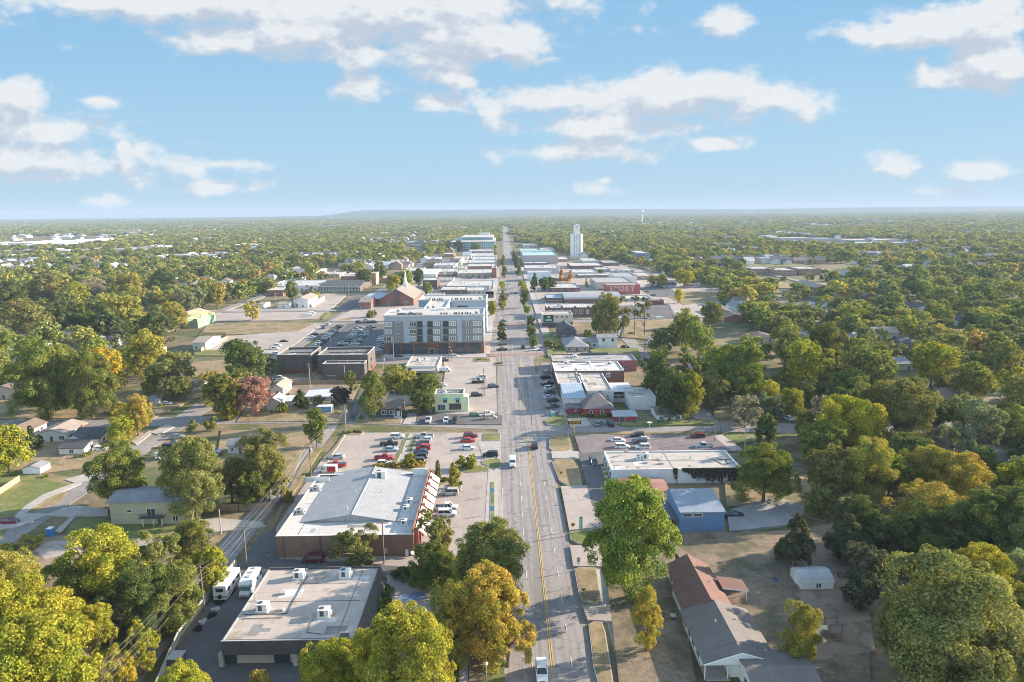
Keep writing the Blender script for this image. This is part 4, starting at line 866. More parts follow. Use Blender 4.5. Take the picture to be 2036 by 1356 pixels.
for px, py, zq in ((708, 982, 1.2), (690, 1015, 1.4), (759, 980, .9), (682, 1040, 0)):
    p = G(px, py, z0 + zq); b.pipe(p.x - b.cx, p.y - b.cy, .9, .13, z0 + zq)
p = G(645, 955, z0); b.box('roof_screen', m_trim, p.x - b.cx - 4.5, p.x - b.cx + 1.5, p.y - b.cy - 1, p.y - b.cy - .8, z0, z0 + 1.3)
p = G(839, 945, z0); b.box('roof_screen', m_trim, p.x - b.cx - 2.4, p.x - b.cx + 1.5, p.y - b.cy, p.y - b.cy + .2, z0, z0 + 1.8)
awn = []; aw_m = mat('white_canvas', (.78, .76, .72), v1=(1, .05), v2=None); bp_m = brickm('red', (.34, .13, .09))
n = 8
for i in range(n + 1):
    yq = -b.hy + 1 + (b.d - 2) * i / n
    b.box('brick_pier', bp_m, b.hx + .02, b.hx + 1.0, yq - .35, yq + .35, -.1, b.H + 1.1)
    if i < n:
        y2 = yq + (b.d - 2) / n; mb = MB(); A = [(b.hx + .3, yq + .5, b.H + .7), (b.hx + 2.6, yq + .5, b.H - 1.1), (b.hx + 2.6, y2 - .5, b.H - 1.1), (b.hx + .3, y2 - .5, b.H + .7)]
        mb.quad(*A); mb.quad(*[(p[0], p[1], p[2] - .06) for p in A][::-1]); mb.tube(A[0], A[1], .04); mb.tube(A[2], A[3], .04); mb.tube(A[1], A[2], .04)
        part('awning', mb, aw_m, b.root); b.win('E', (yq + y2) / 2, .8, 2.6, 2.2, 3, m_dframe)
for u, zz_ in ((-12, .2),): pass
x_, z_ = b.L(636, 1070); b.box('downpipe', m_dmetal, x_ - .1, x_ + .1, -b.hy - .15, -b.hy - .002, 0, b.H - .2)
x_, z_ = b.L(563, 1070); b.box('downpipe', m_dmetal, x_ - .06, x_ + .06, -b.hy - .12, -b.hy - .002, 0, b.H - .2)
x_, z_ = b.L(811, 1094); b.box('utility_box', m_trim, x_ - .5, x_ + .1, -b.hy - .4, -b.hy - .002, .3, 1.6)
part('satellite_dish', MB().tube((x_ + 1.0, -b.hy - .5, 1.0), (x_ + 1.1, -b.hy - .6, 1.15), .5, .4, 12).tube((x_ + 1.0, -b.hy, .9), (x_ + 1.0, -b.hy - .5, 1.0), .05), m_trim, b.root)
x_, z_ = b.L(766, 1090); b.box('meter_box', m_metal, x_ - .5, x_ + .5, -b.hy - .3, -b.hy - .002, .9, 2.0); RESTAURANT = b

# -- green two storey house, lower left
b = Bld('apartment_house', 'two-storey pale green apartment house with black balcony at the lower left', 'house', (216, 375, 996, 968), base=1044)
b.gable(wallm('pale_green', (.40, .385, .26), .25), SH_G, .9, 'x', .6)
for u, z in ((-5, 3.4), (2.2, 3.4)): b.win('E', u * .5, z, 1.0, 1.2, 2)
b.win('E', -2, .9, 1.2, 1.3, 2); x_, z_ = b.L(300, 1014); b.win('S', x_, z_ - 1.6, 1.9, 2.0, 2)
bal = MB(); xb, zb = b.L(306, 1024); bal.box(xb - 3, xb + 2.6, -b.hy - 1.5, -b.hy - .01, zb - .3, zb - .12)
for i in range(17): xq = xb - 3 + 5.6 * i / 16; bal.box(xq - .03, xq + .03, -b.hy - 1.5, -b.hy - 1.44, zb - .12, zb + .8)
bal.box(xb - 3, xb + 2.6, -b.hy - 1.52, -b.hy - 1.42, zb + .8, zb + .88)
part('balcony', bal, m_dmetal, b.root)
for xq in (xb - 2, xb + .5, xb + 2.4): part('balcony_post', MB().tube((xq, -b.hy - 1.4, 0), (xq, -b.hy - 1.4, zb - .3), .08), m_trim, b.root)
b.win('S', xb - 5.6, 3.3, 1.0, .6, 1); b.win('S', xb + 5, 1.0, 1.2, 1.2, 2); b.door('S', xb + 1.2); b.box('floor_band', mat('wall_pale_green_band', (.30, .29, .20)), -b.hx - .02, b.hx + .02, -b.hy - .03, b.hy + .03, 2.6, 2.72)

# -- houses on the left street
def house(px=None, base=None, H=None, wall=(.6, .6, .6), roof=SH_D, axis='x', rise=1.6, label='', cat='house', kind='gable', wins=2, name='house', eave=.45, rect=None, door=True, chim=None, eastw=1, porch=False, sid=.22, wn=None, group=None, ridge=.4, off=0.0):
    b = Bld(name, label, cat, px, H, base, rect, group)
    wm = wall if hasattr(wall, 'node_tree') else wallm(wn or ('%02d%02d%02d' % tuple(int(q * 99) for q in wall)), wall, sid)
    if kind == 'gable': b.gable(wm, roof, rise, axis, eave, off=off)
    elif kind == 'hip': b.hip(wm, roof, rise, ridge, eave, axis=axis)
    else: b.flat(wm, roof, .4)
    wh = min(1.3, b.H * .42); zs = min(1.0, b.H * .3)
    if b.cy < 900:
        for i in range(wins):
            u = -b.hx + b.w * (i + .5) / wins
            if door and wins > 1 and i == wins // 2: b.door('S', u)
            else: b.win('S', u, zs, min(1.5, b.w * .16), wh, 2)
        for i in range(eastw): b.win('E', -b.hy + b.d * (i + .5) / eastw, zs, min(1.4, b.d * .18), wh, 2)
    if porch:
        b.box('porch_roof', roof, -b.hx * .5, b.hx * .3, -b.hy - 2.2, -b.hy - .5, b.H - .5, b.H - .3)
        for xq in (-b.hx * .45, b.hx * .25): part('porch_post', MB().box(xq - .07, xq + .07, -b.hy - 2.1, -b.hy - 1.95, 0, b.H - .5), m_trim, b.root)
    if chim: b.chimney(chim[0], chim[1], .6)
    return b
W_ = (.70, .69, .66)
garage = house((116, 166, 890, 873), 905, wall=W_, rise=1.2, label='white garage with charcoal roof beside the white house on the left street', cat='garage', name='garage', wins=1, door=False, eastw=1)
hh = house((141, 199, 870, 850), 884, wall=W_, roof=SH_D, rise=1.7, label='white house with charcoal roof and front gable on the left street', chim=(-4, 0), eastw=3)
part('front_gable', MB().box(-hh.hx, -hh.hx + 5, -hh.hy - 2.4, -hh.hy - .01, 0, 2.6), wallm('706966', W_, .22), hh.root)
mb = MB(); xg = -hh.hx + 2.5; mb.quad((xg - 3, -hh.hy - 3, 2.5), (xg, -hh.hy - 3, 4.1), (xg, -hh.hy + 2, 4.1), (xg - 3, -hh.hy + 2, 2.5)); mb.quad((xg, -hh.hy - 3, 4.1), (xg + 3, -hh.hy - 3, 2.5), (xg + 3, -hh.hy + 2, 2.5), (xg, -hh.hy + 2, 4.1)); mb.mi = 1; mb.quad((xg - 2.6, -hh.hy - 2.6, 2.5), (xg + 2.6, -hh.hy - 2.6, 2.5), (xg, -hh.hy - 2.6, 3.9))
part('porch_gable', mb, [SH_D, m_trim], hh.root)
house((70, 132, 862, 842), 880, wall=(.58, .55, .48), roof=SH_T, rise=1.4, axis='y', label='cream house with broad tan roof left of the white house', eastw=3, wins=3)
house((5, 52, 858, 840), 875, wall=(.60, .56, .48), roof=SH_B, rise=1.5, axis='y', label='cream house with brown roof at the left edge', eastw=2)
house((44, 79, 931, 920), 944, wall=(.74, .73, .72), roof=SH_G, rise=.7, axis='y', label='small white shed with grey roof on the dry lawn', cat='shed', name='shed', wins=0, eastw=0, eave=.15)
house((452, 485, 884, 874), 903, wall=(.55, .53, .50), roof=SH_G, rise=1.2, label='small grey house between two big trees left of the alley', wins=2, eastw=1)
house((368, 394, 768, 758), 778, wall=W_, roof=SH_B, rise=1.2, label='small white house with brown roof by the left street corner', wins=1, eastw=1)
house((298, 316, 795, 786), 806, wall=W_, roof=SH_G, rise=1.0, label='tiny white shed beside the golden tree', cat='shed', name='shed', wins=1, eastw=0)
house((530, 556, 798, 788), 818, wall=(.5, .47, .42), roof=MR_G, rise=1.4, axis='y', label='grey-roofed shed below the pinkish tree', cat='shed', name='shed', wins=0, eastw=1)
house((538, 562, 772, 758), 788, wall=(.66, .60, .46), roof=SH_T, rise=1.6, axis='y', label='cream house right of the pinkish tree', wins=1, eastw=2)
house((556, 585, 797, 787), 808, wall=(.52, .53, .55), roof=MR_W, rise=.5, kind='gable', label='pale grey shed beside the dark conical tree', cat='shed', name='shed', wins=0, eastw=0)
for i, (a, c) in enumerate(((607, 628), (628, 660))):
    house((a, c, 788, 773), 798, wall=(.55, .53, .5), roof=MR_W, rise=.5, label=('left' if i == 0 else 'right') + ' low white-roofed storage shed in the yard behind the cross street', cat='shed', name='storage_shed', wins=1, eastw=0)
c_ = Bld('storage_container', 'blue storage container with pale roof in the yard left of the alley', 'container', (629, 658, 809, 804), base=821)
c_.wall(stripes(mat('blue_steel', (.13, .27, .45), rough=.5), 0, .4, .35, .3)); c_.box('roof', MR_W, -c_.hx - .03, c_.hx + .03, -c_.hy - .03, c_.hy + .03, c_.H, c_.H + .08); c_.door('E', 0, 1.4, 2.0)
b = house((731, 797, 812, 797), 829, wall=(.09, .095, .105), roof=SH_B, rise=1.9, label='dark grey cottage with white windows beside the tall green tree', wins=0, eastw=1, sid=.2)
for px in (741, 764, 780): x_, z_ = b.L(px, 822); b.win('S', x_, .9, 1.7, 1.5, 2, fw=.16)
x_, z_ = b.L(792, 820); b.box('porch', m_trim, x_ - 1.2, x_ + 1.2, -b.hy - 1.5, -b.hy - .01, 0, .3); b.door('S', x_, 1.0, 2.1, m_trim)
mb = MB(); mb.quad((x_ - 1.9, -b.hy - 2, 2.6), (x_, -b.hy - 2, 3.9), (x_, -b.hy + 2, 3.9), (x_ - 1.9, -b.hy + 2, 2.6)); mb.quad((x_, -b.hy - 2, 3.9), (x_ + 1.9, -b.hy - 2, 2.6), (x_ + 1.9, -b.hy + 2, 2.6), (x_, -b.hy + 2, 3.9)); part('porch_gable', mb, SH_B, b.root)
for q in (x_ - 1.3, x_ + 1.3): part('porch_post', MB().box(q - .1, q + .1, -b.hy - 1.5, -b.hy - 1.3, 0, 2.6), m_trim, b.root)
b = house((769, 833, 788, 778), 806, wall=(.42, .40, .38), roof=RF_T, kind='flat', label='low grey flat building behind the dark grey cottage', cat='building', name='workshop', wins=3, door=False, sid=0)
b = Bld('shop_building', 'pale green two-storey shop with flat roof and teal window awnings', 'building', (864, 922, 783, 773), base=819)
b.flat(wallm('mint', (.62, .68, .42)), RF_D, .5, m_trim); teal = mat('teal_canvas', (.12, .32, .36))
for px in (885, 910):
    x_, z_ = b.L(px, 797); b.win('S', x_, z_ - .7, 1.3, 1.6, 2); part('window_awning', MB().quad and (lambda m_: (m_.quad((x_ - .8, -b.hy - .05, z_ + 1.1), (x_ - .9, -b.hy - .8, z_ + .5), (x_ + .9, -b.hy - .8, z_ + .5), (x_ + .8, -b.hy - .05, z_ + 1.1)), m_)[1])(MB()), teal, b.root)
x_, z_ = b.L(905, 812); b.win('S', x_, .9, 4.2, 2.2, 4, brickm('red', (0, 0, 0))); b.win('S', -b.hx + 2.4, .8, 2.6, 2.0, 3)
b.win('E', 0, b.H * .58, 1.4, 1.5, 2); b.door('E', 0, 1.6, 2.3, mat('terracotta_paint', (.5, .24, .14))); b.unit(-2, 0, 1.2, 1.0, .9); b.box('stair_tower', wallm('mint', (0, 0, 0)), b.hx + .01, b.hx + 1.6, -b.hy, b.hy * .2, 0, b.H - 1.2); part('vent_pipe', MB().tube((1, 0, b.rz), (1.3, .2, b.rz + 1.6), .15), m_metal, b.root)
b = Bld('flat_shop', 'low white flat-roofed shop in front of the grey apartment block', 'building', (806, 870, 728, 708), base=742)
b.flat(wallm('cream', (.62, .58, .52)), RF_T, .4, m_trim); b.box('canopy', RF_G, -b.hx + 3, b.hx - 1, -b.hy - 5, -b.hy - .01, b.H * .62, b.H * .62 + .3); b.unit(-3, 1, 1.6, 1.3, 1.4); b.unit(0, 4, 1.2, 1.2, 1.1); b.win('S', 2, .8, 4, 1.6, 4); b.win('S', -5, .8, 2.4, 1.6, 2)
for px_, base_, lab in (((550, 618, 705, 690), 742, 'dark brick block with pale parapet, left of the pair'), ((631, 731, 705, 690), 744, 'dark brick block with pale parapet, right of the pair')):
    b = Bld('brick_building', lab, 'building', px_, base=base_); dk = brickm('charcoal', (.125, .11, .105)); b.flat(dk, RF_D, 1.0, mat('pale_stone', (.62, .57, .50)), capw=.4)
    b.box('roof_ridge', RF_D, -b.hx + 3, b.hx - 3, -.2, .2, b.rz, b.rz + .5)
    for x in (-b.hx * .5, b.hx * .1): b.pipe(x, 0, .7, .2)
    for k_ in range(3): b.box('downpipe', m_dmetal, -b.hx + b.w * (k_ + .7) / 3.4, -b.hx + b.w * (k_ + .7) / 3.4 + .2, -b.hy - .15, -b.hy - .002, 0, b.H - 1.2)
    b.win('E', -1, 1.0, 2.6, 1.4, 3, m_dframe); b.win('E', -1, 4.6, 2.6, 1.2, 3, m_dframe); b.box('base_band', brickm('maroon', (.20, .08, .06)), -b.hx - .03, b.hx + .03, -b.hy - .03, b.hy + .03, -.1, 1.8)
b = Bld('brick_building', 'lower dark brick block in front of the right one of the pair', 'building', (641, 724, 723, 717), base=757); b.flat(dk, RF_D, .6, mat('pale_stone', (0, 0, 0)), capw=.4)
for px in (654, 664): x_, z_ = b.L(px, 750); b.win('S', x_, .6, 1.6, 1.8, 2)
b.box('base_band', brickm('maroon', (0, 0, 0)), -b.hx - .03, b.hx + .03, -b.hy - .03, b.hy + .03, -.1, 1.0)
# ================================================================ grey apartment block
x0A, _ = onY(763, 705, 341); Y0A = G(864, 705).y; HA = onY(864, 627, Y0A)[1]
b = Bld('apartment_building', 'large four-storey grey and brick apartment block with white roof beside the main street', 'building', (763, 961, 627, 587), base=705)
def yl(px, py): return G(px, py, b.H).y - b.cy
yb1 = yl(925, 613); yb2 = yl(925, 597); xe = G(890, 605, b.H).x - b.cx; xw = G(815, 605, b.H).x - b.cx; xw0 = G(790, 600, b.H).x - b.cx
hx, hy, Hh = b.hx, b.hy, b.H
plan = [(-hx, -hy), (hx, -hy), (hx, yb1), (xe, yb1), (xe, yb2), (hx, yb2), (hx, hy), (-hx * .6, hy), (-hx * .6, yb2 + 3), (-hx * .3, yb2 + 3), (-hx * .3, yb1 + 3), (-hx * .8, yb1 + 1), (-hx, yb1 - 3)]
g1 = mat('siding_light_grey', (.34, .39, .46), v1=(.3, .05), v2=(3, .04)); g2 = mat('siding_taupe', (.23, .22, .22), v1=(.3, .05), v2=(3, .04)); bk = brickm('brown', (.19, .115, .085))
part('wall', MB().prism(plan, -.1, Hh - .5), g1, b.root)
ins = [(x * .992, y * .99) for x, y in plan]
part('roof', MB().prism(ins, Hh - .5, Hh - .42), RF_W, b.root)
mb = MB()
for i in range(len(plan)):
    a = Vector(plan[i]); c = Vector(plan[(i + 1) % len(plan)]); d = (c - a).normalized(); nn = Vector((d.y, -d.x))
    P = [a + nn * .35 - d * .35, c + nn * .35 + d * .35, c - nn * .35 - d * .35, a - nn * .35 + d * .35]
    mb.prism([tuple(q) for q in P], Hh - .46 + .001 * i, Hh + .35 + .002 * i)
part('parapet', mb, mat('parapet_grey', (.50, .49, .48)), b.root); b.rz = Hh - .42
_, z2 = b.L(864, 681)
b.box('ground_floor', bk, -hx - .06, hx + .08, -hy - .12, -hy + .2, -.1, z2); b.box('ground_floor', bk, hx - .1, hx + .14, -hy + .2, yb1, -.1, z2)
_, ztop = b.L(864, 638)
for pxa, pxb in ((763, 802), (813, 840.5), (850, 877), (883, 909), (918, 961)):
    xa, _q = b.L(pxa, 650); xb, _q = b.L(pxb, 650); b.box('siding_panel', g2, xa + .05, xb, -hy - .09, -hy - .005, z2 + .05, ztop)
for py in (643.6, 658.5, 672.6):
    _, zc = b.L(864, py)
    for px, w_ in ((771, 3.6), (821, 3.0), (868, 3.0), (899.6, 3.0), (949, 3.8)):
        xq, _q = b.L(px, py); o = b.win('S', xq, zc - 1.0, w_, 1.9, 3, m_trim, m_glass_lit if (px + py) % 3 > 1 else m_glass, fw=.2); o.location.y -= .09
    for px in (791, 929.6): xq, _q = b.L(px, py); o = b.win('S', xq, zc - .9, .9, 1.7, 1, m_trim, fw=.16); o.location.y -= .09
    for px in (834.5, 855, 886):
        xq, _q = b.L(px, py); o = b.win('S', xq, zc - 1.3, 2.4, 2.5, 2, m_dframe, m_glass, name='balcony_door', fw=.12); o.location.y -= .09
        mb = MB(); mb.box(xq - 1.5, xq + 1.5, -hy - 1.0, -hy - .1, zc - 1.55, zc - 1.4)
        for i in range(11): q = xq - 1.5 + .3 * i; mb.box(q - .03, q + .03, -hy - 1.0, -hy - .95, zc - 1.4, zc - .4)
        mb.box(xq - 1.5, xq + 1.5, -hy - 1.02, -hy - .93, zc - .4, zc - .32); part('balcony', mb, m_dmetal, b.root)
for pxa, pxb, lit_ in ((774, 795, 0), (799, 820, 0), (826, 848, 1), (872, 890, 1), (904, 927, 0), (932, 956, 0)):
    xa, _q = b.L(pxa, 690); xb, _q = b.L(pxb, 690); o = b.win('S', (xa + xb) / 2, .5, xb - xa, 3.6, 4, m_dframe, m_glass, name='shop_window', rows=2); o.location.y -= .12
    mb = MB(); mb.quad((xa, -hy - .15, z2 - .4), (xa, -hy - 1.2, z2 - 1.5), (xb, -hy - 1.2, z2 - 1.5), (xb, -hy - .15, z2 - .4)); part('shop_awning', mb, m_dframe, b.root)
xq, _q = b.L(859, 690); o = b.door('S', xq, 2.4, 3.2, m_dframe); o.location.y -= .13; b.box('entrance_bay', brickm('maroon', (.20, .08, .06)), xq - 2.6, xq + 2.6, -hy - .17, -hy - .121, 3.4, z2)
for i in range(7):
    for k_ in range(3): b.win('E', -hy + (yb1 + hy) * (i + .5) / 7, z2 + .8 + k_ * 3.9, 1.5, 1.8, 2, fw=.14)
for i in range(5):
    for k_ in range(3): b.win('E', yb2 + (hy - yb2) * (i + .5) / 5, z2 + .8 + k_ * 3.9, 1.5, 1.8, 2, fw=.14)
xq, _q = b.L(905, 600)
for k_ in range(3): b.win('S', xq, z2 + 1.2 + k_ * 3.9, 6, 1.8, 5, m_dframe, box=(-hx, hx, yb2, hy))
ru = random.Random(4); lst = [(x, y) for x in (-18.5, -17.3, -16, -14.8, -13.4, -11.9, -10.6, -9.4, -8.2, -7) for y in (-hy + 3.4, -hy + 5.2)] + [(3.5 + 1.5 * i, -hy + 4.5) for i in range(3)] + [(10 + 1.4 * i, -hy + 4.4 + i % 2) for i in range(7)] + [(-10 + 1.5 * i, yb2 + 4 + (i % 2) * 1.5) for i in range(12)] + [(8 + 2 * i, yb2 + 5) for i in range(5)] + [(-6, yb1 + 5), (-3, yb1 + 6)]
for i, (x, y) in enumerate(lst): 
    x += ru.uniform(-.3, .3); mb = MB(); s_ = ru.uniform(.38, .5); mb.box(x - s_, x + s_, y - s_, y + s_, b.rz + .15, b.rz + 1.15); mb.mi = 1; mb.tube((x, y, b.rz + 1.15), (x, y, b.rz + 1.25), .34, n=8); mb.mi = 0; mb.box(x - .55, x + .55, y - .55, y + .55, b.rz, b.rz + .15)
    part('condenser', mb, [m_dmetal, m_metal], b.root)
for x, y in ((-20, yb1 - 8), (hx - 3.5, -hy + 6), (-12, -hy + 6.5), (hx - 3.5, yb2 + 6)): b.unit(x, y, 2.4, 1.8, 1.5)
for x, y in ((xe - 1.5, yb1 - 2), (xe - 1.5, yb2 + 1)): b.box('stair_bulkhead', m_trim, x - 2, x + 2, y - 1.2, y + 1.2, b.rz, b.rz + 1.4)

# ================================================================ church with white steeple
b = Bld('church', 'red brick church with steep brown roof and white steeple behind the apartment block', 'church', (756, 822, 594, 578), base=609)
b.gable(brickm('church', (.25, .12, .10)), shingle('church', (.25, .22, .195)), 7.5, 'y', .8); x_, z_ = b.L(785, 590); b.box('entrance_tower', brickm('charcoal', (0, 0, 0)), -1.5, 1.5, -b.hy - .8, -b.hy - .01, 0, b.H + 6.5)
for u in (-7, 7): b.win('S', u, 1, 2.6, 2.6, 3)
xs = G(796, 566, b.H + 7).x - b.cx
part('steeple', MB().box(1.2, 4.0, 2, 4.8, b.H + 4.5, b.H + 10).tube((2.6, 3.4, b.H + 10), (2.6, 3.4, b.H + 20), 1.3, .08, 6), m_trim, b.root)
b2 = Bld('church_hall', 'low brick church hall with blue-grey flat roof left of the steep gable', 'building', (718, 756, 594, 582), base=609); b2.flat(brickm('maroon', (0, 0, 0)), MR_B, .4); b2.win('S', 0, 1, 4, 1.6, 4); b2.win('S', 6, 1, 2, 1.6, 2)
b2 = Bld('church_wing', 'small red brick wing with slanted roof at the church parking lot', 'building', (713, 737, 601, 595), base=616); b2.gable(brickm('church', (0, 0, 0)), shingle('church', (0, 0, 0)), 2.2, 'x', .4, off=b2.hy * .6)
for i in range(4): b2.win('E', -b2.hy + b2.d * (i + .5) / 4, .6, 1.0, 2.0, 1, m_trim)
for i in range(3): b2.win('S', -b2.hx + b2.w * (i + .5) / 3, .6, .9, 2.0, 1, m_trim)
# ================================================================ school group and blocks left of the downtown
def blk(label, px, base=None, H=None, wall=(.5, .5, .5), roof=RF_W, wins=3, fh=None, name='shop_building', par=.5, units=1, cap=None, ew=0, brick=False, rows=1, cat='building'):
    b = Bld(name, label, cat, px, H, base)
    wm = brickm('%02d%02d%02d' % tuple(int(q * 99) for q in wall), wall) if brick else wallm('%02d%02d%02d' % tuple(int(q * 99) for q in wall), wall)
    b.flat(wm, roof, min(par, b.H * .2), cap)
    for k_ in range(rows):
        for i in range(wins): b.win('S', -b.hx + b.w * (i + .5) / wins, 1.0 + k_ * (b.H - .6) / rows, min(2.2, b.w * .5 / max(1, wins)), min(1.6, b.H * .36), 2)
    for i in range(ew): b.win('E', -b.hy + b.d * (i + .5) / ew, .8, min(2.6, b.d * .5 / ew), min(2.2, b.H * .5), 2, m_dframe)
    r = random.Random(int(b.cx * 7 + b.cy))
    for i in range(units): b.unit(r.uniform(-.7, .7) * b.hx, r.uniform(-.5, .6) * b.hy, r.uniform(1.4, 2.4), r.uniform(1.2, 1.8), r.uniform(.9, 1.5))
    return b
sch = blk('long dark brick hall with grey pitched roof and two rows of white windows', (633, 714, 571, 557), 581, wall=(.15, .12, .11), wins=0, units=0, brick=True, name='school_building')
sch.gable(brickm('151211', (.15, .12, .11)), SH_D, 3.2, 'x', .4, walls=False)
for k_ in range(2):
    for i in range(14): sch.win('S', -sch.hx + sch.w * (i + .5) / 14, .8 + k_ * 3.0, 1.3, 1.6, 1, m_trim, m_glass_lit, fw=.2)
blk('long white flat-roofed school wing left of the dark brick hall', (530, 632, 568, 557), 580, wall=(.66, .66, .66), wins=8, units=4, name='school_building')
blk('low brick block with white awning at the left end of the school', (529, 562, 577, 570), 589, wall=(.25, .13, .1), wins=3, brick=True)
blk('brick block with white roof behind the dark brick hall', (678, 733, 549, 541), 566, wall=(.32, .15, .11), wins=5, units=2, brick=True)
tw = Bld('brick_tower', 'tall tan brick tower slab between the trees behind the hall', 'tower', (736, 747, 543, 540), base=566); tw.flat(brickm('tan', (.5, .32, .22)), RF_T, .4); tw.win('S', 0, 3, 1, 1.6, 1)
house((583, 612, 596, 587), 611, wall=W_, roof=SH_T, rise=2.0, axis='y', label='white house with tan gable roof beside the big parking lot', wins=2, eastw=2)
house((592, 612, 601, 596), 613, wall=W_, roof=MR_W, kind='flat', label='white garage annex in front of the tan-roofed white house', cat='garage', name='garage', wins=1, door=False, eastw=0, sid=0)
house((552, 575, 605, 601), 614, wall=W_, roof=SH_T, rise=1.4, label='white garage with low tan roof left of the white house by the lot', cat='garage', name='garage', wins=1, door=False, eastw=0)
house((514, 524, 605, 600), 613, wall=(.55, .52, .46), roof=SH_T, rise=1.0, label='small tan shed at the left edge of the parking lot', cat='shed', name='shed', wins=0, eastw=0)
house((345, 382, 628, 618), 645, wall=(.55, .42, .22), roof=SH_T, rise=2, kind='gable', axis='y', label='brown-roofed house beside the unfinished timber frame', wins=2, eastw=1)
f_ = Bld('unfinished_house', 'unfinished house frame of yellow timber with green sheathing', 'house', (362, 392, 634, 622), base=653)
m_tim = mat('new_timber', (.62, .45, .20)); gs_ = mat('green_sheathing', (.20, .34, .23)); mb = MB()
for i in range(9): x_ = -f_.hx + f_.w * i / 8; mb.box(x_ - .1, x_ + .1, -f_.hy, -f_.hy + .2, 0, f_.H); mb.box(x_ - .1, x_ + .1, f_.hy - .2, f_.hy, 0, f_.H); mb.tube((x_, -f_.hy, f_.H), (x_, 0, f_.H + 3), .1, n=4); mb.tube((x_, f_.hy, f_.H), (x_, 0, f_.H + 3), .1, n=4)
mb.box(-f_.hx, f_.hx, -f_.hy - .05, -f_.hy + .2, f_.H - .2, f_.H); mb.box(-f_.hx, f_.hx, -f_.hy - .05, -f_.hy + .2, f_.H * .5, f_.H * .5 + .2)
part('timber_frame', mb, m_tim, f_.root); f_.box('sheathing', gs_, f_.hx - .1, f_.hx + .05, -f_.hy, f_.hy, 0, f_.H); f_.box('sheathing', gs_, f_.hx * .45, f_.hx - .12, -f_.hy - .12, -f_.hy - .06, 0, f_.H); f_.box('sheathing', gs_, -f_.hx, -f_.hx + .1, -f_.hy, f_.hy, 0, f_.H)
house((382, 408, 681, 668), 697, wall=(.50, .48, .45), roof=SH_T, rise=1.6, axis='x', label='tan-roofed house inside the yellow board fence', wins=2, eastw=1)
house((116, 155, 660, 650), 678, wall=(.66, .67, .68), roof=SH_G, rise=2.0, axis='y', label='two-storey white house among the trees on the far left', wins=2, eastw=2)
house((190, 218, 680, 670), 695, wall=(.6, .55, .48), roof=SH_B, rise=1.8, axis='y', label='small cream house with brown gable among the left trees', wins=2, eastw=1)
house((170, 192, 684, 674), 697, wall=(.66, .66, .66), roof=SH_D, rise=1.8, label='narrow white house with charcoal roof among the left trees', wins=1, eastw=1)
house((25, 72, 688, 674), 700, wall=(.62, .60, .56), roof=SH_D, rise=1.8, label='long charcoal-roofed house near the left edge', wins=3, eastw=1)
house((218, 262, 722, 712), 734, wall=(.60, .64, .68), roof=SH_D, rise=1.6, label='pale blue house with charcoal roof behind the yellow tree', wins=2, eastw=1)
house((12, 46, 722, 708), 735, wall=(.5, .5, .52), roof=SH_G, rise=1.6, label='grey-roofed house below the long charcoal roof at the left edge', wins=2, eastw=1)
house((360, 392, 564, 556), 573, wall=(.55, .62, .72), roof=SH_G, rise=2.0, axis='y', label='pale blue house in the trees above the parking lots', wins=2, eastw=1)
house((555, 575, 540, 533), 549, wall=W_, roof=SH_G, rise=2.0, axis='y', label='white house behind the school wing', wins=1, eastw=1)
house((607, 628, 541, 534), 549, wall=(.5, .52, .55), roof=SH_D, rise=2.0, label='grey house with white front gable behind the school wing', wins=2, eastw=1)
hw_ = house((824, 841, 509, 500), 515, wall=(.72, .72, .72), roof=SH_D, rise=3.4, axis='y', label='white two-storey gabled house in front of the glass office', wins=2, eastw=1)
# downtown rows, left of the main street
blk('long shop with white roof, tan front and brick corner tower left of the main street', (909, 984, 543, 535), 552, wall=(.42, .32, .24), wins=6, units=3, ew=3, name='corner_shop')
t_ = Bld('corner_tower', 'red brick corner tower with white top beside the long tan shop', 'tower', (978, 987, 532, 529), base=553); t_.flat(brickm('red', (0, 0, 0)), RF_W, .5, m_trim, capw=.6); t_.win('S', 0, 5, 2, 1.8, 2); t_.win('E', 0, 1, 2, 2, 2)
blk('long brown brick building with flat roof behind the brick corner tower', (929, 986, 529, 524), 535, wall=(.28, .13, .10), wins=7, brick=True, ew=3, units=2)
blk('white-roofed shop third from the glass office', (920, 986, 522, 516), 526, wall=(.45, .42, .4), wins=3, units=2, ew=3)
blk('white-roofed shop second from the glass office', (938, 986, 515.5, 510), 520, wall=(.55, .55, .55), wins=3, units=2, ew=2)
blk('white-roofed shop nearest the glass office', (930, 986, 508.5, 503), 513, wall=(.50, .52, .54), wins=3, units=1, ew=2)
blk('small brown flat-roofed building left of the shops nearest the glass office', (883, 902, 505, 502), 511, wall=(.28, .17, .11), wins=2, units=0)
blk('wide shop with two white roofs left of the main street', (888, 981, 568, 558), 578, wall=(.45, .44, .43), wins=8, units=4, ew=3)
blk('brown brick shop in front of the wide white-roofed shop', (876, 928, 576, 569), 586, wall=(.17, .12, .10), wins=2, units=1, brick=True)
blk('white-roofed shop with tan canopy right of the brown brick shop', (929, 966, 577, 567.5), 585, wall=(.50, .46, .42), wins=4, units=2)
cp = Bld('cupola_pavilion', 'small white pavilion with slim white spire beside the street', 'pavilion', (966, 981, 579, 575), base=593); cp.wall(m_trim, cp.H); cp.hip(m_trim, SH_G, 1.2, .2, .5)
part('spire', MB().box(-.7, .7, -.7, .7, cp.H + .8, cp.H + 3.6).tube((0, 0, cp.H + 3.6), (0, 0, cp.H + 10.5), .6, .05, 6), m_trim, cp.root)
for i in range(3): cp.win('S', -1.6 + 1.6 * i, .8, 1.0, 2.2, 1); cp.win('E', -1.6 + 1.6 * i, .8, 1.0, 2.2, 1)
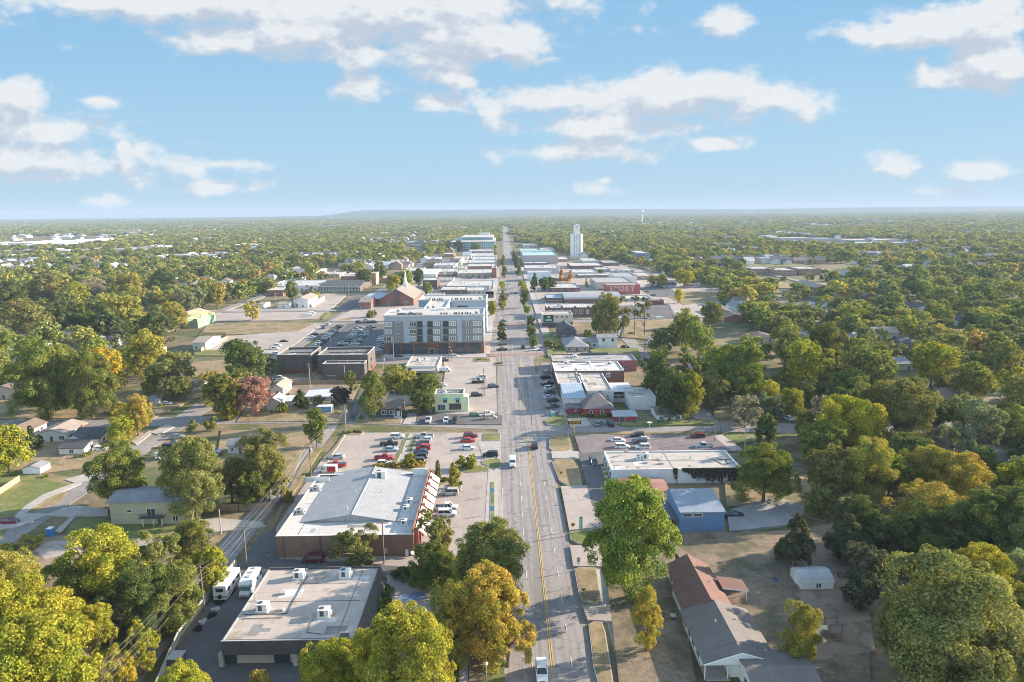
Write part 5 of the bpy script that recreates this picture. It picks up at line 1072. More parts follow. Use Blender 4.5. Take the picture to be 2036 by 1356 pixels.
house((842, 868, 545, 535), 553, wall=(.74, .71, .60), roof=MR_W, rise=2.6, axis='x', label='white gabled warehouse left of the downtown shops', name='warehouse', cat='warehouse', wins=3, eastw=1)
blk('dark brick flat building with pale roof in front of the white gabled warehouse', (840, 869, 557, 551), 576, wall=(.13, .09, .08), wins=2, units=1, brick=True)
blk('low pale building behind the white gabled warehouse', (862, 905, 527, 522), 534, wall=(.55, .53, .5), wins=3, units=3)
blk('low brown building right of the white gabled warehouse', (868, 906, 540, 534), 549, wall=(.32, .27, .23), wins=3, units=3)
blk('pale roofed block behind the small white gables', (855, 890, 520, 515), 526, wall=(.6, .6, .6), wins=2, units=2)
house((895, 908, 521, 514), 528, wall=(.6, .58, .55), roof=SH_D, rise=2.0, label='charcoal-roofed house left of the shops', wins=1, eastw=1)
house((908, 918, 522, 515), 528, wall=W_, roof=SH_G, rise=2.6, axis='y', label='white gable house touching the shops', wins=1, eastw=1)
blk('pale flat building beside the yellow-green tree left of the church', (560, 600, 549, 545), 555, wall=(.55, .5, .45), wins=3, units=3)
blk('pale flat roofed shop row behind the church', (800, 838, 538, 532), 546, wall=(.5, .48, .45), wins=3, units=2)
# glass office
b = Bld('glass_office', 'wide glass office block with stepped white roof at the end of downtown', 'office', (897, 983, 481, 474), base=499)
gl = mat('green_blue_glass', (.10, .26, .32), rough=.15, v1=(.06, .35), v2=(.3, .25), spec=.8); b.wall(gl)
mb = MB()
for i in range(25): x_ = -b.hx + b.w * i / 24; mb.box(x_ - .22, x_ + .22, -b.hy - .3, -b.hy - .01, 0, b.H)
for k_ in range(5): z_ = b.H * k_ / 4; mb.box(-b.hx, b.hx, -b.hy - .34, -b.hy - .3, z_ - .25, z_ + .25)
part('mullions', mb, m_trim, b.root); b.box('roof', RF_W, -b.hx - 1.5, b.hx + 1.5, -b.hy - 2, b.hy + 1, b.H, b.H + .7)
b.box('upper_storey', wallm('offwhite2', (.62, .64, .66)), -b.hx * .62, b.hx * .92, -b.hy * .3, b.hy + 18, b.H + .7, b.H + 6.2); b.box('upper_roof', RF_W, -b.hx * .64, b.hx * .94, -b.hy * .35, b.hy + 19, b.H + 6.2, b.H + 6.8)
b.box('upper_glazing', gl, -b.hx * .6, b.hx * .9, -b.hy * .3 - .2, -b.hy * .3 - .01, b.H + 1.4, b.H + 5.0); b.box('penthouse', wallm('offwhite2', (0, 0, 0)), b.hx * .15, b.hx * .7, b.hy, b.hy + 14, b.H + 6.8, b.H + 11)
# ================================================================ right of the main street, downtown
blk('green-roofed flat building furthest up the right side of the street', (1036, 1075, 501, 494), 508, wall=(.45, .46, .46), roof=flatm('mint', (.36, .52, .48)), wins=3, units=2)
g_ = blk('tall windowless grey-sided hall right of the main street', (1040, 1109, 507.5, 497), 525.5, wall=(.36, .34, .34), wins=0, units=1, roof=flatm('mint', (0, 0, 0)))
blk('shop with pale roof in front of the tall grey hall', (1042, 1090, 523, 519), 529, wall=(.22, .17, .15), wins=0, units=3)
blk('long grey-sided shop with white roof in front of the tall hall', (1044, 1112, 532.5, 526.5), 545, wall=(.42, .40, .40), wins=0, units=3)
w_ = blk('plain pale blue-white windowless hall beside the street trees', (1050, 1096, 541, 538), 558, wall=(.60, .66, .70), wins=0, units=0, cap=m_trim)
blk('low brick shop with pinkish roof right of the three dark trees', (1094, 1153, 572, 563), 581, wall=(.20, .09, .08), wins=4, units=2, brick=True)
blk('low brick building with pale band left of the grain elevator foot', (1135, 1200, 528, 522), 535, wall=(.22, .10, .09), wins=4, units=2, brick=True)
blk('long low white-roofed store behind the grey warehouse', (1140, 1187, 541, 535), 548, wall=(.62, .62, .6), wins=3, units=2)
blk('flat white-roofed store left of the tall white box', (1150, 1222, 547, 543), 553, wall=(.24, .2, .19), wins=3, units=3)
blk('tall white box building with grey doorway behind the red mural wall', (1222, 1266, 549, 542), 565, wall=(.66, .67, .68), wins=0, units=0, roof=RF_G)
blk('grey flat-roofed warehouse joined to the red mural wall', (1186, 1258, 561, 551), 577, wall=(.46, .42, .38), wins=0, units=0, roof=RF_G)
mu = blk('red brick hall with large pale lettering on its wall', (1206, 1273, 566, 562), 586, wall=(.38, .12, .10), wins=0, units=0, brick=True, roof=RF_G, name='mural_building')
pk = mat('pale_pink_paint', (.66, .42, .38)); x_, z_ = mu.L(1240, 574)
for i, ch in enumerate('SMOKY'):
    q, _z = mu.L(1215 + i * 10.6, 574); mu.box('letter_panel', mat('red_panel', (.42, .16, .13)), q - 2.0, q + 2.0, -mu.hy - .05, -mu.hy - .003, z_ - 3.4, z_ + 3.4); text_part(ch, 6.4, pk, mu.root, (q, -mu.hy - .09, z_), bold=.06, sx=.85)
blk('small flat building with white roof right of the white box', (1268, 1300, 548, 541), 557, wall=(.35, .28, .24), wins=3, units=1, roof=RF_T)
blk('blue-grey tall building behind the trees right of the elevator', (1268, 1292, 503, 498), 524, wall=(.20, .24, .33), wins=3, rows=3, units=1)
# quonset roof building
b = Bld('vaulted_building', 'long brick building with curved white ribbed metal roof', 'building', (1122, 1236, 592, 582), base=604); bw_ = brickm('brown', (0, 0, 0))
b.wall(bw_, b.H - 1.0); mb = MB(); nseg = 8; mr = metalroof('pale', (0, 0, 0))
for k_ in range(nseg):
    a0, a1 = math.pi * k_ / nseg, math.pi * (k_ + 1) / nseg; P0 = (-math.cos(a0) * b.hy, b.H - 1 + math.sin(a0) * 3.2); P1 = (-math.cos(a1) * b.hy, b.H - 1 + math.sin(a1) * 3.2)
    mb.quad((-b.hx, P0[0], P0[1]), (b.hx, P0[0], P0[1]), (b.hx, P1[0], P1[1]), (-b.hx, P1[0], P1[1]))
part('roof', mb, mr, b.root)
for sx_ in (-1, 1):
    mb = MB(); mb.quad(*[(sx_ * b.hx, -math.cos(math.pi * k_ / nseg) * b.hy, b.H - 1 + math.sin(math.pi * k_ / nseg) * 3.2) for k_ in range(nseg + 1)][::sx_]); mb.box(sx_ * b.hx - .15, sx_ * b.hx + .15, -b.hy - .2, b.hy, b.H - 1.2, b.H - 1.001); part('end_wall', mb, mat('pale_blue_metal', (.45, .60, .68)), b.root)
blk('brick shop with blue-grey flat roof left of the curved white roof', (1087, 1120, 592, 584), 604, wall=(.16, .11, .10), roof=MR_B, wins=4, units=0, brick=True)
blk('low building with pale roof behind the two tall pines', (1238, 1296, 593, 587), 600, wall=(.45, .42, .4), wins=3, units=1)
blk('small dark red brick building at the corner of the right lot', (1292, 1320, 597, 594), 607, wall=(.22, .08, .07), wins=0, units=0, brick=True)
b = blk('dark brick school-like building with white windows and arched parapet tops', (1087, 1200, 611, 603), 632, wall=(.15, .10, .09), wins=0, units=4, brick=True, cap=m_trim)
for i in range(9): xq = -b.hx + b.w * (i + .6) / 9.2; b.win('S', xq, b.H * .38, 2.2 if i % 2 else 1.2, 2.6, 2, fw=.2)
for i in range(5): xq = -b.hx + 1.5 + (b.w - 3) * i / 4; part('arched_top', MB().tube((xq, -b.hy - .1, b.H), (xq, -b.hy + .3, b.H), .9, n=12), brickm('brown', (0, 0, 0)), b.root)
b = Bld('cafe_building', 'small flat cafe with cream side wall and dark sign front beside the sidewalk', 'building', (1078, 1139, 625, 618), base=650); b.flat(wallm('cream2', (.60, .54, .46)), RF_T, .5, m_trim)
b.box('lower_wall', brickm('charcoal', (0, 0, 0)), -b.hx - .05, b.hx + .05, -b.hy - .1, -b.hy - .002, 0, b.H * .35); x_, z_ = b.L(1091, 632)
b.box('sign_panel', mat('dark_green_board', (.05, .08, .07)), x_ - 3.3, x_ + 3.0, -b.hy - .12, -b.hy - .003, b.H * .38, b.H - .3); part('sign_logo', MB().tube((x_, -b.hy - .16, b.H * .8), (x_, -b.hy - .12, b.H * .8), .9, n=10), mat('sign_cream', (.55, .58, .42)), b.root); b.box('sign_band', mat('sign_blue', (.35, .58, .62)), x_ - 2, x_ + 2, -b.hy - .15, -b.hy - .121, b.H * .48, b.H * .62)
for px in (1107, 1117, 1127): x_, z_ = b.L(px, 630); b.win('S', x_, z_ - .3, 1.2, .6, 1, m_dframe)
house((1112, 1146, 660, 646), 675, wall=(.10, .105, .115), roof=SH_D, rise=2.8, axis='y', label='dark slate house with steep gable behind the garden trees', wins=2, eastw=1)
b = house((1124, 1171, 689, 671), 699, wall=brickm('sand', (.42, .33, .26)), roof=SH_G, rise=2.6, kind='hip', label='tan brick house with broad grey hip roof by the right lawn', wins=3, ridge=.15, axis='y')
house((1156, 1190, 680, 671), 692, wall=(.58, .57, .54), roof=SH_G, rise=1.2, label='low grey-roofed link between the hip roof and the white house', cat='annex', name='annex', wins=2, door=False, eastw=0)
b = house((1190, 1227, 671, 664), 692, wall=(.68, .68, .67), roof=SH_G, rise=1.0, label='two-storey white house with two small windows by the right lawn', wins=0, eastw=1, sid=.3)
for px in (1200, 1218): x_, z_ = b.L(px, 676); b.win('S', x_, z_ - .7, 1.0, 1.4, 1, m_dframe)
house((1145, 1176, 548, 543), 556, wall=(.5, .5, .5), roof=MR_W, rise=1, label='pale warehouse beside the orange trees', cat='warehouse', name='warehouse', wins=2, eastw=1) if False else None
# grain elevator
p = G(1147, 514.5); YS = p.y; x0_, _ = onY(1136, 500, YS); x1_, _ = onY(1158.5, 500, YS); zt = onY(1147, 466, YS)[1]; zt2 = onY(1147, 445.5, YS)[1]; R_ = (x1_ - x0_) / 4
s = thing('grain_elevator', 'tall white concrete grain elevator with fluted sides and head house', 'grain elevator', ((x0_ + x1_) / 2, YS + 2 * R_, 0)); clear_box(x0_, x1_, YS, YS + 30, 8)
mc = mat('silo_concrete', (.70, .69, .67), v1=(.08, .08), v2=(.6, .06)); k_ = 0
part('silo_core', MB().box(-R_ * 1.75, R_ * 1.75, -R_ * 1.45, R_ * 1.9, -.1, zt), mc, s)
for i in range(4):
    for y_ in (-R_ * 1.45, R_ * 1.9): part('silo_tube', MB().tube((-R_ * 1.32 + i * R_ * .88, y_, -.1), (-R_ * 1.32 + i * R_ * .88, y_, zt - .02), R_ * .44, n=16), mc, s)
for j in range(4):
    for x_ in (-R_ * 1.75, R_ * 1.75): part('silo_tube', MB().tube((x_, -R_ * 1.05 + j * R_ * .86, -.1), (x_, -R_ * 1.05 + j * R_ * .86, zt - .03), R_ * .42, n=16), mc, s)
part('roof_slab', MB().box(-R_ * 1.95, R_ * 1.95, -R_ * 1.75, R_ * 2.2, zt, zt + .5), mc, s)
part('head_house', MB().box(-R_ * .95, R_ * 1.05, -R_ * 1.2, R_ * 1.4, zt + .5, zt2 - 1.5).box(-R_ * .3, R_ * .6, -R_ * .6, R_ * .6, zt2 - 1.5, zt2), mc, s); part('base_shed', MB().box(-R_ * 2.6, R_ * 3.2, -R_ * 2.2 - 2, -R_ * 1.8, -.1, 4.5), MR_W, s); part('leg_pipe', MB().tube((-R_ * 2.2, -R_, 0), (-R_ * 2.2, -R_, zt * .95), .5), m_metal, s)
mb = MB(); mb.box(R_ * -.5, R_ * .1, -R_ * 1.2 - .1, -R_ * 1.2 - .01, zt2 - 5, zt2 - 3.4); part('window', mb, m_glass, s)
# water tower far away
YW = 3300; x_, zb_ = onY(1277, 421, YW); s = thing('water_tower', 'pale water tower standing above the far trees on the horizon', 'water tower', (x_, YW, 0)); zt_ = onY(1277, 417.5, YW)[1]
part('tank', MB().ball((0, 0, zt_ - 7), 9, 12, .62), m_trim, s); part('column', MB().tube((0, 0, 0), (0, 0, zt_ - 10), 3.4, 1.8, 10), m_trim, s)
# ================================================================ right block by the cross street
b4 = Bld('brick_building', 'flat building with red brick end wall behind the long white roof', 'building', (1099, 1266, 717, 703), base=739); b4.flat(brickm('rose', (.36, .13, .12)), RF_G, .5, m_metal)
b4.unit(-8, 2, 1.8, 2.4, 1.2); b4.unit(-1, 0, 1.2, 1.2, .9); b4.box('roof_curb', m_dmetal, -5, 8, b4.hy - 1.2, b4.hy - .9, b4.rz, b4.rz + 1.2); b4.win('S', 14, 1.2, 2, 1.6, 2)
for i in range(3): b4.win('W', -3 + 4 * i, .8, 2.4, 2.0, 2)
b = Bld('white_roofed_store', 'store with bright white roof and three roof units beside the right parking bays', 'building', (1103, 1241, 737, 719), base=763)
X0s = b.X0; b.flat(brickm('brown', (0, 0, 0)), flatm('bright', (.66, .63, .60)), .35, m_trim, capw=.4)
for px, py in ((1126, 724), (1169, 724), (1211, 725)): p = G(px, py, b.rz); b.unit(p.x - b.cx, p.y - b.cy, 2.0, 1.4, 1.3)
for i in range(4): b.win('W', -b.hy + b.d * (i + .5) / 4, .6, 2.6, 2.4, 3, m_dframe)
Yf = b.Y0; HB = b.H
def rectb(pxl, pxr, yf, H, y1, name, label):
    Y0_ = G((pxl + pxr) / 2, yf, H).y; return Bld(name, label, 'building', rect=(onY(pxl, yf, Y0_)[0], onY(pxr, yf, Y0_)[0], Y0_, y1, H))
b = rectb(1110, 1157, 762, HB - .5, Yf - .02, 'tan_roofed_store', 'tan flat-roofed store between the white roof and the blue-grey roof'); b.flat(brickm('brown', (0, 0, 0)), RF_T, .35, m_trim, capw=.4)
b.X0 = b.X0
for px, py in ((1146, 739), (1151, 749)): p = G(px, py, b.rz); b.unit(p.x - b.cx, p.y - b.cy, 1.7, 1.4, 1.4)
for i in range(3): b.win('W', -b.hy + b.d * (i + .5) / 3, .6, 2.6, 2.4, 3, m_dframe)
XR = b.X1
b = rectb(1167, 1219, 777, HB - 1.0, Yf - .04, 'warehouse', 'stained white warehouse with tan flat roof behind the pyramid roof'); b.flat(patches(wallm('stained_white', (.62, .60, .57)), (.12, .12, .11), .6, .55, .62, .8), RF_T, .35, m_trim)
for px, py in ((1205, 741), (1209, 749), (1165, 758)): p = G(px, py, b.rz); b.unit(p.x - b.cx, p.y - b.cy, 1.5, 1.4, 1.5 if py < 755 else .8, m=mat('blue_unit', (.2, .35, .5)) if py == 749 else None)
b.win('S', 0, 2.4, 1.6, 1.0, 2); X2 = b.X1; Yw = b.Y0
b = Bld('open_shed', 'open-fronted timber shed with pale roof at the end of the stained warehouse', 'shed', rect=(X2 + .1, X2 + 7.2, Yw + .1, Yw + 13, HB - 1.2))
part('roof', MB().box(-b.hx - .3, b.hx + .8, -b.hy - .4, b.hy, b.H - .25, b.H), MR_W, b.root); part('back_wall', MB().box(-b.hx, b.hx, b.hy - 6, b.hy - 5.8, 0, b.H - .25).box(-b.hx, b.hx, -b.hy, -b.hy + .2, 0, 1.6), mat('wall_4846', (.45, .43, .40)), b.root)
for x_ in (-b.hx + .1, b.hx - .1): part('post', MB().box(x_ - .1, x_ + .1, -b.hy, -b.hy + .2, 1.6, b.H - .25), m_trim, b.root)
b.box('beam', m_trim, -b.hx, b.hx, -b.hy - .03, -b.hy + .1, b.H - 1.7, b.H - 1.5); b.box('crates', m_wood, -2, 0, -b.hy + 1.5, -b.hy + 3, 1.2, 2.7)
b = rectb(1123, 1166, 791, 4.4, 0, 'low_store', 'low store with blue-grey metal roof facing the cross street') if False else None
Y3 = G(1144, 790, 4.6).y; x3a = onY(1123, 790, Y3)[0]; x3b = onY(1166, 790, Y3)[0]; Yt = G(1133, 762, HB - .5).y
b = Bld('metal_roofed_store', 'low store with blue-grey metal roof left of the pyramid roof', 'building', rect=(x3a, x3b, Y3, Yt - .05, 4.6)); b.wall(wallm('stained_white', (0, 0, 0)), 4.3); mb = MB()
mb.quad((-b.hx - .2, -b.hy - .3, 4.4), (b.hx + .1, -b.hy - .3, 4.4), (b.hx + .1, b.hy, 5.2), (-b.hx - .2, b.hy, 5.2)); mb.quad((-b.hx - .2, -b.hy - .3, 4.2), (-b.hx - .2, b.hy, 4.2), (-b.hx - .2, b.hy, 5.2), (-b.hx - .2, -b.hy - .3, 4.4)); mb.quad((-b.hx - .2, -b.hy - .3, 4.2), (b.hx + .1, -b.hy - .3, 4.2), (b.hx + .1, -b.hy - .3, 4.4), (-b.hx - .2, -b.hy - .3, 4.4)); part('roof', mb, metalroof('bluish', (.33, .42, .50), 0, 1.2), b.root)
rh = brickm('crimson', (.36, .06, .09))
b = house((1163, 1218, 811, 790), 827, wall=rh, roof=shingle('dusk', (.17, .15, .15)), rise=3.6, kind='hip', label='crimson brick pavilion with dark pyramid roof by the cross street', name='pyramid_roof_building', cat='building', wins=0, ridge=.12, eave=.7, eastw=1)
for px in (1175, 1198): x_, z_ = b.L(px, 820); b.win('S', x_, .9, 1.0, 1.1, 1)
b.door('S', 1.2)
b = house((1129, 1160, 811, 800), 821, wall=rh, roof=shingle('dusk', (0, 0, 0)), rise=.5, label='low crimson brick wing left of the pyramid roof', name='brick_wing', cat='building', wins=1, door=False, eastw=0)
b = house((1221, 1265, 827, 816), 838, wall=rh, roof=MR_G, rise=.6, label='long crimson shed with grey roof right of the pyramid roof', name='brick_shed', cat='shed', wins=0, eastw=1); b.door('S', -1, 1.6, 2.0)
b = blk('low white flat building behind the crimson shed', (1252, 1304, 789, 770), 815, wall=(.60, .61, .62), wins=0, units=0, roof=RF_T)
b = house((1307, 1356, 824, 808), 837, wall=(.66, .66, .64), roof=SH_B, rise=1.0, label='small white cottage with brown roof and open porch at the cross street', wins=3, eastw=1, name='cottage', porch=True)
house((1443, 1466, 793, 784), 802, wall=(.45, .52, .50), roof=SH_G, rise=1.6, axis='y', label='small green-grey garden shed in the clearing right of the yellow tree', cat='shed', name='shed', wins=1, eastw=0)
house((1500, 1530, 884, 876), 893, wall=(.66, .66, .66), roof=MR_W, rise=.8, label='white shed left of the big round tree at the cross street', cat='shed', name='shed', wins=1, eastw=0) if False else None
# long white flat building with ivy
b = Bld('long_white_building', 'long white flat-roofed building with ivy on its side wall', 'building', (1216, 1474, 932, 896), base=961)
b.flat(mat('white_block_wall', (.66, .68, .70), v1=(.25, .06), v2=(2, .05)), RF_T, .35, m_trim, capw=.28); LW = b
p = G(1283, 912, b.rz); b.unit(p.x - b.cx, p.y - b.cy, 1.8, 1.8, 1.7); b.unit(p.x - b.cx - 1.9, p.y - b.cy - .2, 1.2, 1.4, 1.1); p = G(1245, 905, b.rz)
part('satellite_dish', MB().tube((p.x - b.cx, p.y - b.cy, b.rz), (p.x - b.cx, p.y - b.cy, b.rz + .8), .06).tube((p.x - b.cx, p.y - b.cy - .1, b.rz + 1.0), (p.x - b.cx - .1, p.y - b.cy + .2, b.rz + 1.3), .8, .5, 14), m_metal, b.root)
for px, py in ((1315, 912), (1373, 912), (1446, 896)): p = G(px, py, b.rz); b.pipe(p.x - b.cx, p.y - b.cy, .8, .12)
rline(b, [(1418, 914), (1436, 923), (1448, 923), (1442, 914), (1428, 914)], .12, m_dmetal, .03, 'roof_seam'); rline(b, [(1428, 914), (1466, 913), (1472, 920), (1446, 921)], .10, m_dmetal, .03, 'roof_seam'); rline(b, [(1290, 913), (1316, 917), (1306, 912)], .06)
for i in range(4): b.win('W', -b.hy + b.d * (i + .5) / 4, .7, 1.8, 2.0, 2, m_dframe)
b.box('stone_front', mat('stone_facing', (.38, .33, .28), v1=(2, .3), v2=(6, .2)), -b.hx - .14, -b.hx - .002, -b.hy, b.hy, 0, b.H * .5)
def ivy(bb, xa, xb, name, label, n, seed):
    r = np.random.default_rng(seed); rnds = r.uniform(.15, 1.1, 80); P = []; A = np.array([bb.cx + xa, bb.Y0 - .12]); m_ = 0
    while m_ < n:
        u = r.uniform(0, 1); x = bb.cx + xa + u * (xb - xa); hg = rnds[min(79, int(u * 79))] * .6 + rnds[min(79, int(u * 13))] * .5; hang = .5 + bb.H * min(1, hg) * min(1, .15 + 2.2 * u)
        z = bb.H + .15 - r.uniform(0, 1) ** 1.3 * min(bb.H, hang)
        c = np.array([x, bb.Y0 - r.uniform(.05, .35), z]); a = r.normal(size=3); a /= np.linalg.norm(a); q = np.cross(a, [0, -1, .3]) ; q /= np.linalg.norm(q) + 1e-6; s_ = r.uniform(.1, .22)
        P.append([c + a * s_, c + q * s_ * .7, c - a * s_, c - q * s_ * .7]); m_ += 1
    me = mesh_from_quads(name, np.array(P, dtype=np.float32) - np.array([bb.cx, bb.Y0, 0], dtype=np.float32), m_leaf, {'rnd': r.uniform(0, 1, n).astype(np.float32), 'cl': r.uniform(0, 1, n).astype(np.float32)})
    o = obj(name, me, None, (bb.cx, bb.Y0, 0)); o.color = (.10, .10, .075, 1); tag(o, label, 'ivy'); return o
xi, _ = LW.L(1356, 940); ivy(LW, xi, LW.hx, 'ivy', 'dark ivy hanging over the side of the long white building', 7000, 3); xi, _ = LW.L(1338, 940)
o = ivy(LW, xi, xi + 1.2, 'ivy', 'narrow strand of dead ivy on the long white wall', 260, 5)
b = house((1236, 1294, 970, 951), 990, wall=brickm('brown', (0, 0, 0)), roof=metalroof('rust', (.20, .085, .07), 0, .5), rise=.8, label='low building with rust-red roof behind the big green street tree', cat='building', name='rust_roofed_building', wins=2, eastw=0)
b = house((1294, 1327, 975, 952), 990, wall=wallm('cream', (0, 0, 0)), roof=metalroof('salmon', (.42, .22, .16), 0, .5), rise=.6, label='annex with salmon-coloured roof beside the blue metal building', cat='annex', name='annex', wins=1, door=False, eastw=0)
# blue metal building
b = Bld('blue_metal_building', 'bright blue metal building with pale ribbed roof and two high windows', 'building', (1354, 1441, 1018, 972), base=1059)
bl = stripes(mat('blue_siding', (.15, .26, .44), rough=.55, v1=(.2, .06), v2=(3, .04)), 0, .3, .12, .3); b.gable(bl, metalroof('pale_blue', (.26, .30, .35), 0, .45), 1.1, 'x', .25, off=b.hy * .62)
for px in (1367, 1387.5): x_, z_ = b.L(px, 1021); b.win('S', x_, b.H - 1.05, 1.9, .62, 1, m_trim, fw=.13)
b.box('wall_base', m_conc, -b.hx - .02, b.hx + .02, -b.hy - .04, b.hy + .04, -.1, .35); b.door('W', -2); b.box('lean_to', metalroof('slate', (.12, .13, .15), 0, .5), -b.hx - 5.2, -b.hx - .3, -b.hy + 1.5, b.hy - 1, 2.5, 2.65)
# -- house with red-brown roof, lower right (ridge runs up the picture)
def rfp(px, py, z): return G(px, py, z)
zE, zR = 2.9, 4.7
Lx = (rfp(1354, 1220, zE).x + rfp(1392, 1303, zE).x) / 2; Rx = rfp(1464, 1276, zR).x; yf = rfp(1464, 1276, zR).y; yb = rfp(1418, 1194, zR).y; Ex = 2 * Rx - Lx
b = Bld('long_house', 'long white house with charcoal roof and white porch gable at the lower right', 'house', rect=(Lx + .5, Ex - .5, yf + .5, yb - .3, zE))
b.gable(wallm('706966', W_, .22), shingle('slate_brown', (.185, .165, .15)), zR - zE, 'y', .5, gm=wallm('706966', W_, .22))
for i in range(4): b.win('W', -b.hy + b.d * (i + .5) / 4, .9, 1.5, 1.3, 2)
b.pipe(-1.5, 0, .5, .1, zR - .6); b.pipe(2.2, 1, .5, .1, zR - .9)
mb = MB(); pw = b.hx + .5; py0 = -b.hy - 3.4
mb.quad((-pw, py0, zE - .1), (0, py0, zR + .02), (0, -b.hy - .5, zR + .02), (-pw, -b.hy - .5, zE - .1)); mb.quad((0, py0, zR + .02), (pw, py0, zE - .1), (pw, -b.hy - .5, zE - .1), (0, -b.hy - .5, zR + .02))
part('porch_roof', mb, shingle('slate_brown', (0, 0, 0)), b.root); mb = MB(); mb.quad((-pw, py0 + .1, zE - .2), (pw, py0 + .1, zE - .2), (0, py0 + .1, zR - .1)); mb.tube((-pw, py0, zE - .12), (0, py0, zR), .12, n=4); mb.tube((0, py0, zR), (pw, py0, zE - .12), .12, n=4); part('porch_gable', mb, m_trim, b.root)
for x_ in (-pw + .3, -pw * .35): part('porch_post', MB().box(x_ - .07, x_ + .07, py0 + .2, py0 + .34, 0, zE - .2), m_trim, b.root)
b.box('front_room', wallm('706966', (0, 0, 0), .22), -b.hx * .3, b.hx, py0 + .8, -b.hy - .01, 0, zE - .25); b.win('S', b.hx * .3, .9, 2.0, 1.3, 3, m_dframe, box=(-b.hx, b.hx, py0 + .8, b.hy)); b.box('porch_floor', m_conc, -b.hx, -b.hx * .3, py0, -b.hy - .01, 0, .18)
yb2_ = rfp(1366, 1102, zR + .2).y; Rx2 = rfp(1366, 1102, zR + .2).x; Lx2 = rfp(1321, 1117, zE).x; yf2 = yb + .1
b = Bld('red_roofed_house', 'house with red-brown shingle roof and side carport at the lower right', 'house', rect=(Lx2 + .5, 2 * Rx2 - Lx2 - .5, yf2 + .4, yb2_ - .5, zE))
b.gable(wallm('706966', (0, 0, 0)), SH_R, zR + .2 - zE, 'y', .5)
for i in range(3): b.win('W', -b.hy + b.d * (i + .5) / 3, .9, 1.6, 1.3, 2)
cx0, cy0 = rfp(1400, 1150, 3.2).x - b.cx, rfp(1440, 1172, 3.2).y - b.cy; cx1, cy1 = rfp(1490, 1172, 3.2).x - b.cx, rfp(1440, 1148, 3.2).y - b.cy
mb = MB(); mb.quad((b.hx + .2, cy0, 3.5), (cx1, cy0, 2.9), (cx1, cy1, 2.9), (b.hx + .2, cy1, 3.5)); mb.quad((b.hx + .2, cy0, 3.3), (b.hx + .2, cy1, 3.3), (cx1, cy1, 2.7), (cx1, cy0, 2.7)); part('carport_roof', mb, SH_R, b.root)
mb = MB(); mb.quad((b.hx + .2, cy0 - .02, 3.3), (cx1, cy0 - .02, 2.68), (cx1, cy0 - .02, 2.92), (b.hx + .2, cy0 - .02, 3.52)); part('carport_trim', mb, m_trim, b.root)
for yq in (cy0 + .3, (cy0 + cy1) / 2, cy1 - .3): part('carport_post', MB().box(cx1 - .35, cx1 - .25, yq - .05, yq + .05, 0, 2.75), m_trim, b.root)
b.pipe(1.6, b.hy * .5, .6, .1, zR - .7); b.pipe(2.0, -b.hy * .1, .6, .1, zR - .8)
part('side_dormer', (lambda m_: (m_.quad((-b.hx - 1.2, -b.hy * .75, zE - .3), (-.4, -b.hy * .3, zR), (-.4, b.hy * .1, zR), (-b.hx - 1.2, b.hy * .1, zE - .3)), m_.quad((-b.hx - 1.2, -b.hy - .2, zE - .3), (-b.hx * .5, -b.hy - .2, zE - .2), (-.4, -b.hy * .3, zR), (-b.hx - 1.2, -b.hy * .75, zE - .3)), m_)[-1])(MB()), SH_R, b.root)
part('west_wing', MB().box(-b.hx - .8, -b.hx - .01, -b.hy, b.hy * .1, 0, zE - .4), wallm('706966', (0, 0, 0)), b.root)
p = rfp(1530, 1300, 3); b = Bld('garage', 'brown-roofed garage cut by the bottom edge at the lower right', 'garage', rect=(p.x - 5.2, p.x + 4.5, p.y - 10, p.y + 1, 2.8)); b.gable(wallm('706966', (0, 0, 0)), shingle('slate_brown', (0, 0, 0)), 1.4, 'x', .4); b.door('W', 0)
# barn-roofed shed
b = Bld('barn_shed', 'white shed with rounded barn roof on the shaded back lawn', 'shed', (1594, 1658, 1158, 1130), base=1177); wm = wallm('706966', (0, 0, 0)); b.wall(wm, b.H)
pr_ = [(-b.hy - .15, b.H - .05), (-b.hy * .75, b.H + .8), (0, b.H + 1.35), (b.hy * .75, b.H + .8), (b.hy + .15, b.H - .05)]; mb = MB()
for (a, c), (e, f) in zip(pr_, pr_[1:]): mb.quad((-b.hx - .15, a, c), (b.hx + .15, a, c), (b.hx + .15, e, f), (-b.hx - .15, e, f))
part('roof', mb, shingle('pale_worn', (.42, .43, .43)), b.root)
for sx_ in (-1, 1): mb = MB(); mb.quad(*[(sx_ * b.hx, a, c - .02) for a, c in pr_][::sx_]); part('gable_wall', mb, wm, b.root)
b.win('S', .2, .9, .9, .9, 2); b.door('W', 0, 1.4, 1.9, m_trim)
for i in range(5): b.box('lattice_bar', m_wframe, 1.1 + i * .42, 1.3 + i * .42, -b.hy - .05, -b.hy - .002, .5, 1.7)
# playset with tube slide
p = G(1655, 1268); s = thing('playset', 'wooden playset with yellow tube slide on the shaded back lawn', 'playset', (p.x, p.y, 0)); m_pw = mat('playset_wood', (.22, .17, .13))
for x_ in (-1, 1):
    for y_ in (-1, 1): part('post', MB().box(x_ - .08, x_ + .08, y_ - .08, y_ + .08, 0, 3.2), m_pw, s)
part('platform', MB().box(-1.1, 1.1, -1.1, 1.1, 1.5, 1.62), m_pw, s); part('top_frame', MB().box(-1.3, 1.3, -1.08, -.94, 3.0, 3.2).box(-1.3, 1.3, .94, 1.08, 3.0, 3.2), m_pw, s)
mb = MB()
for i in range(5): mb.box(-.4, .6, -2.4 + i * .3, -2.25 + i * .3, .2 + i * .3, .28 + i * .3)
mb.tube((-.4, -2.5, 0), (-.4, -1, 1.6), .05); mb.tube((.6, -2.5, 0), (.6, -1, 1.6), .05); part('ladder', mb, m_pw, s)
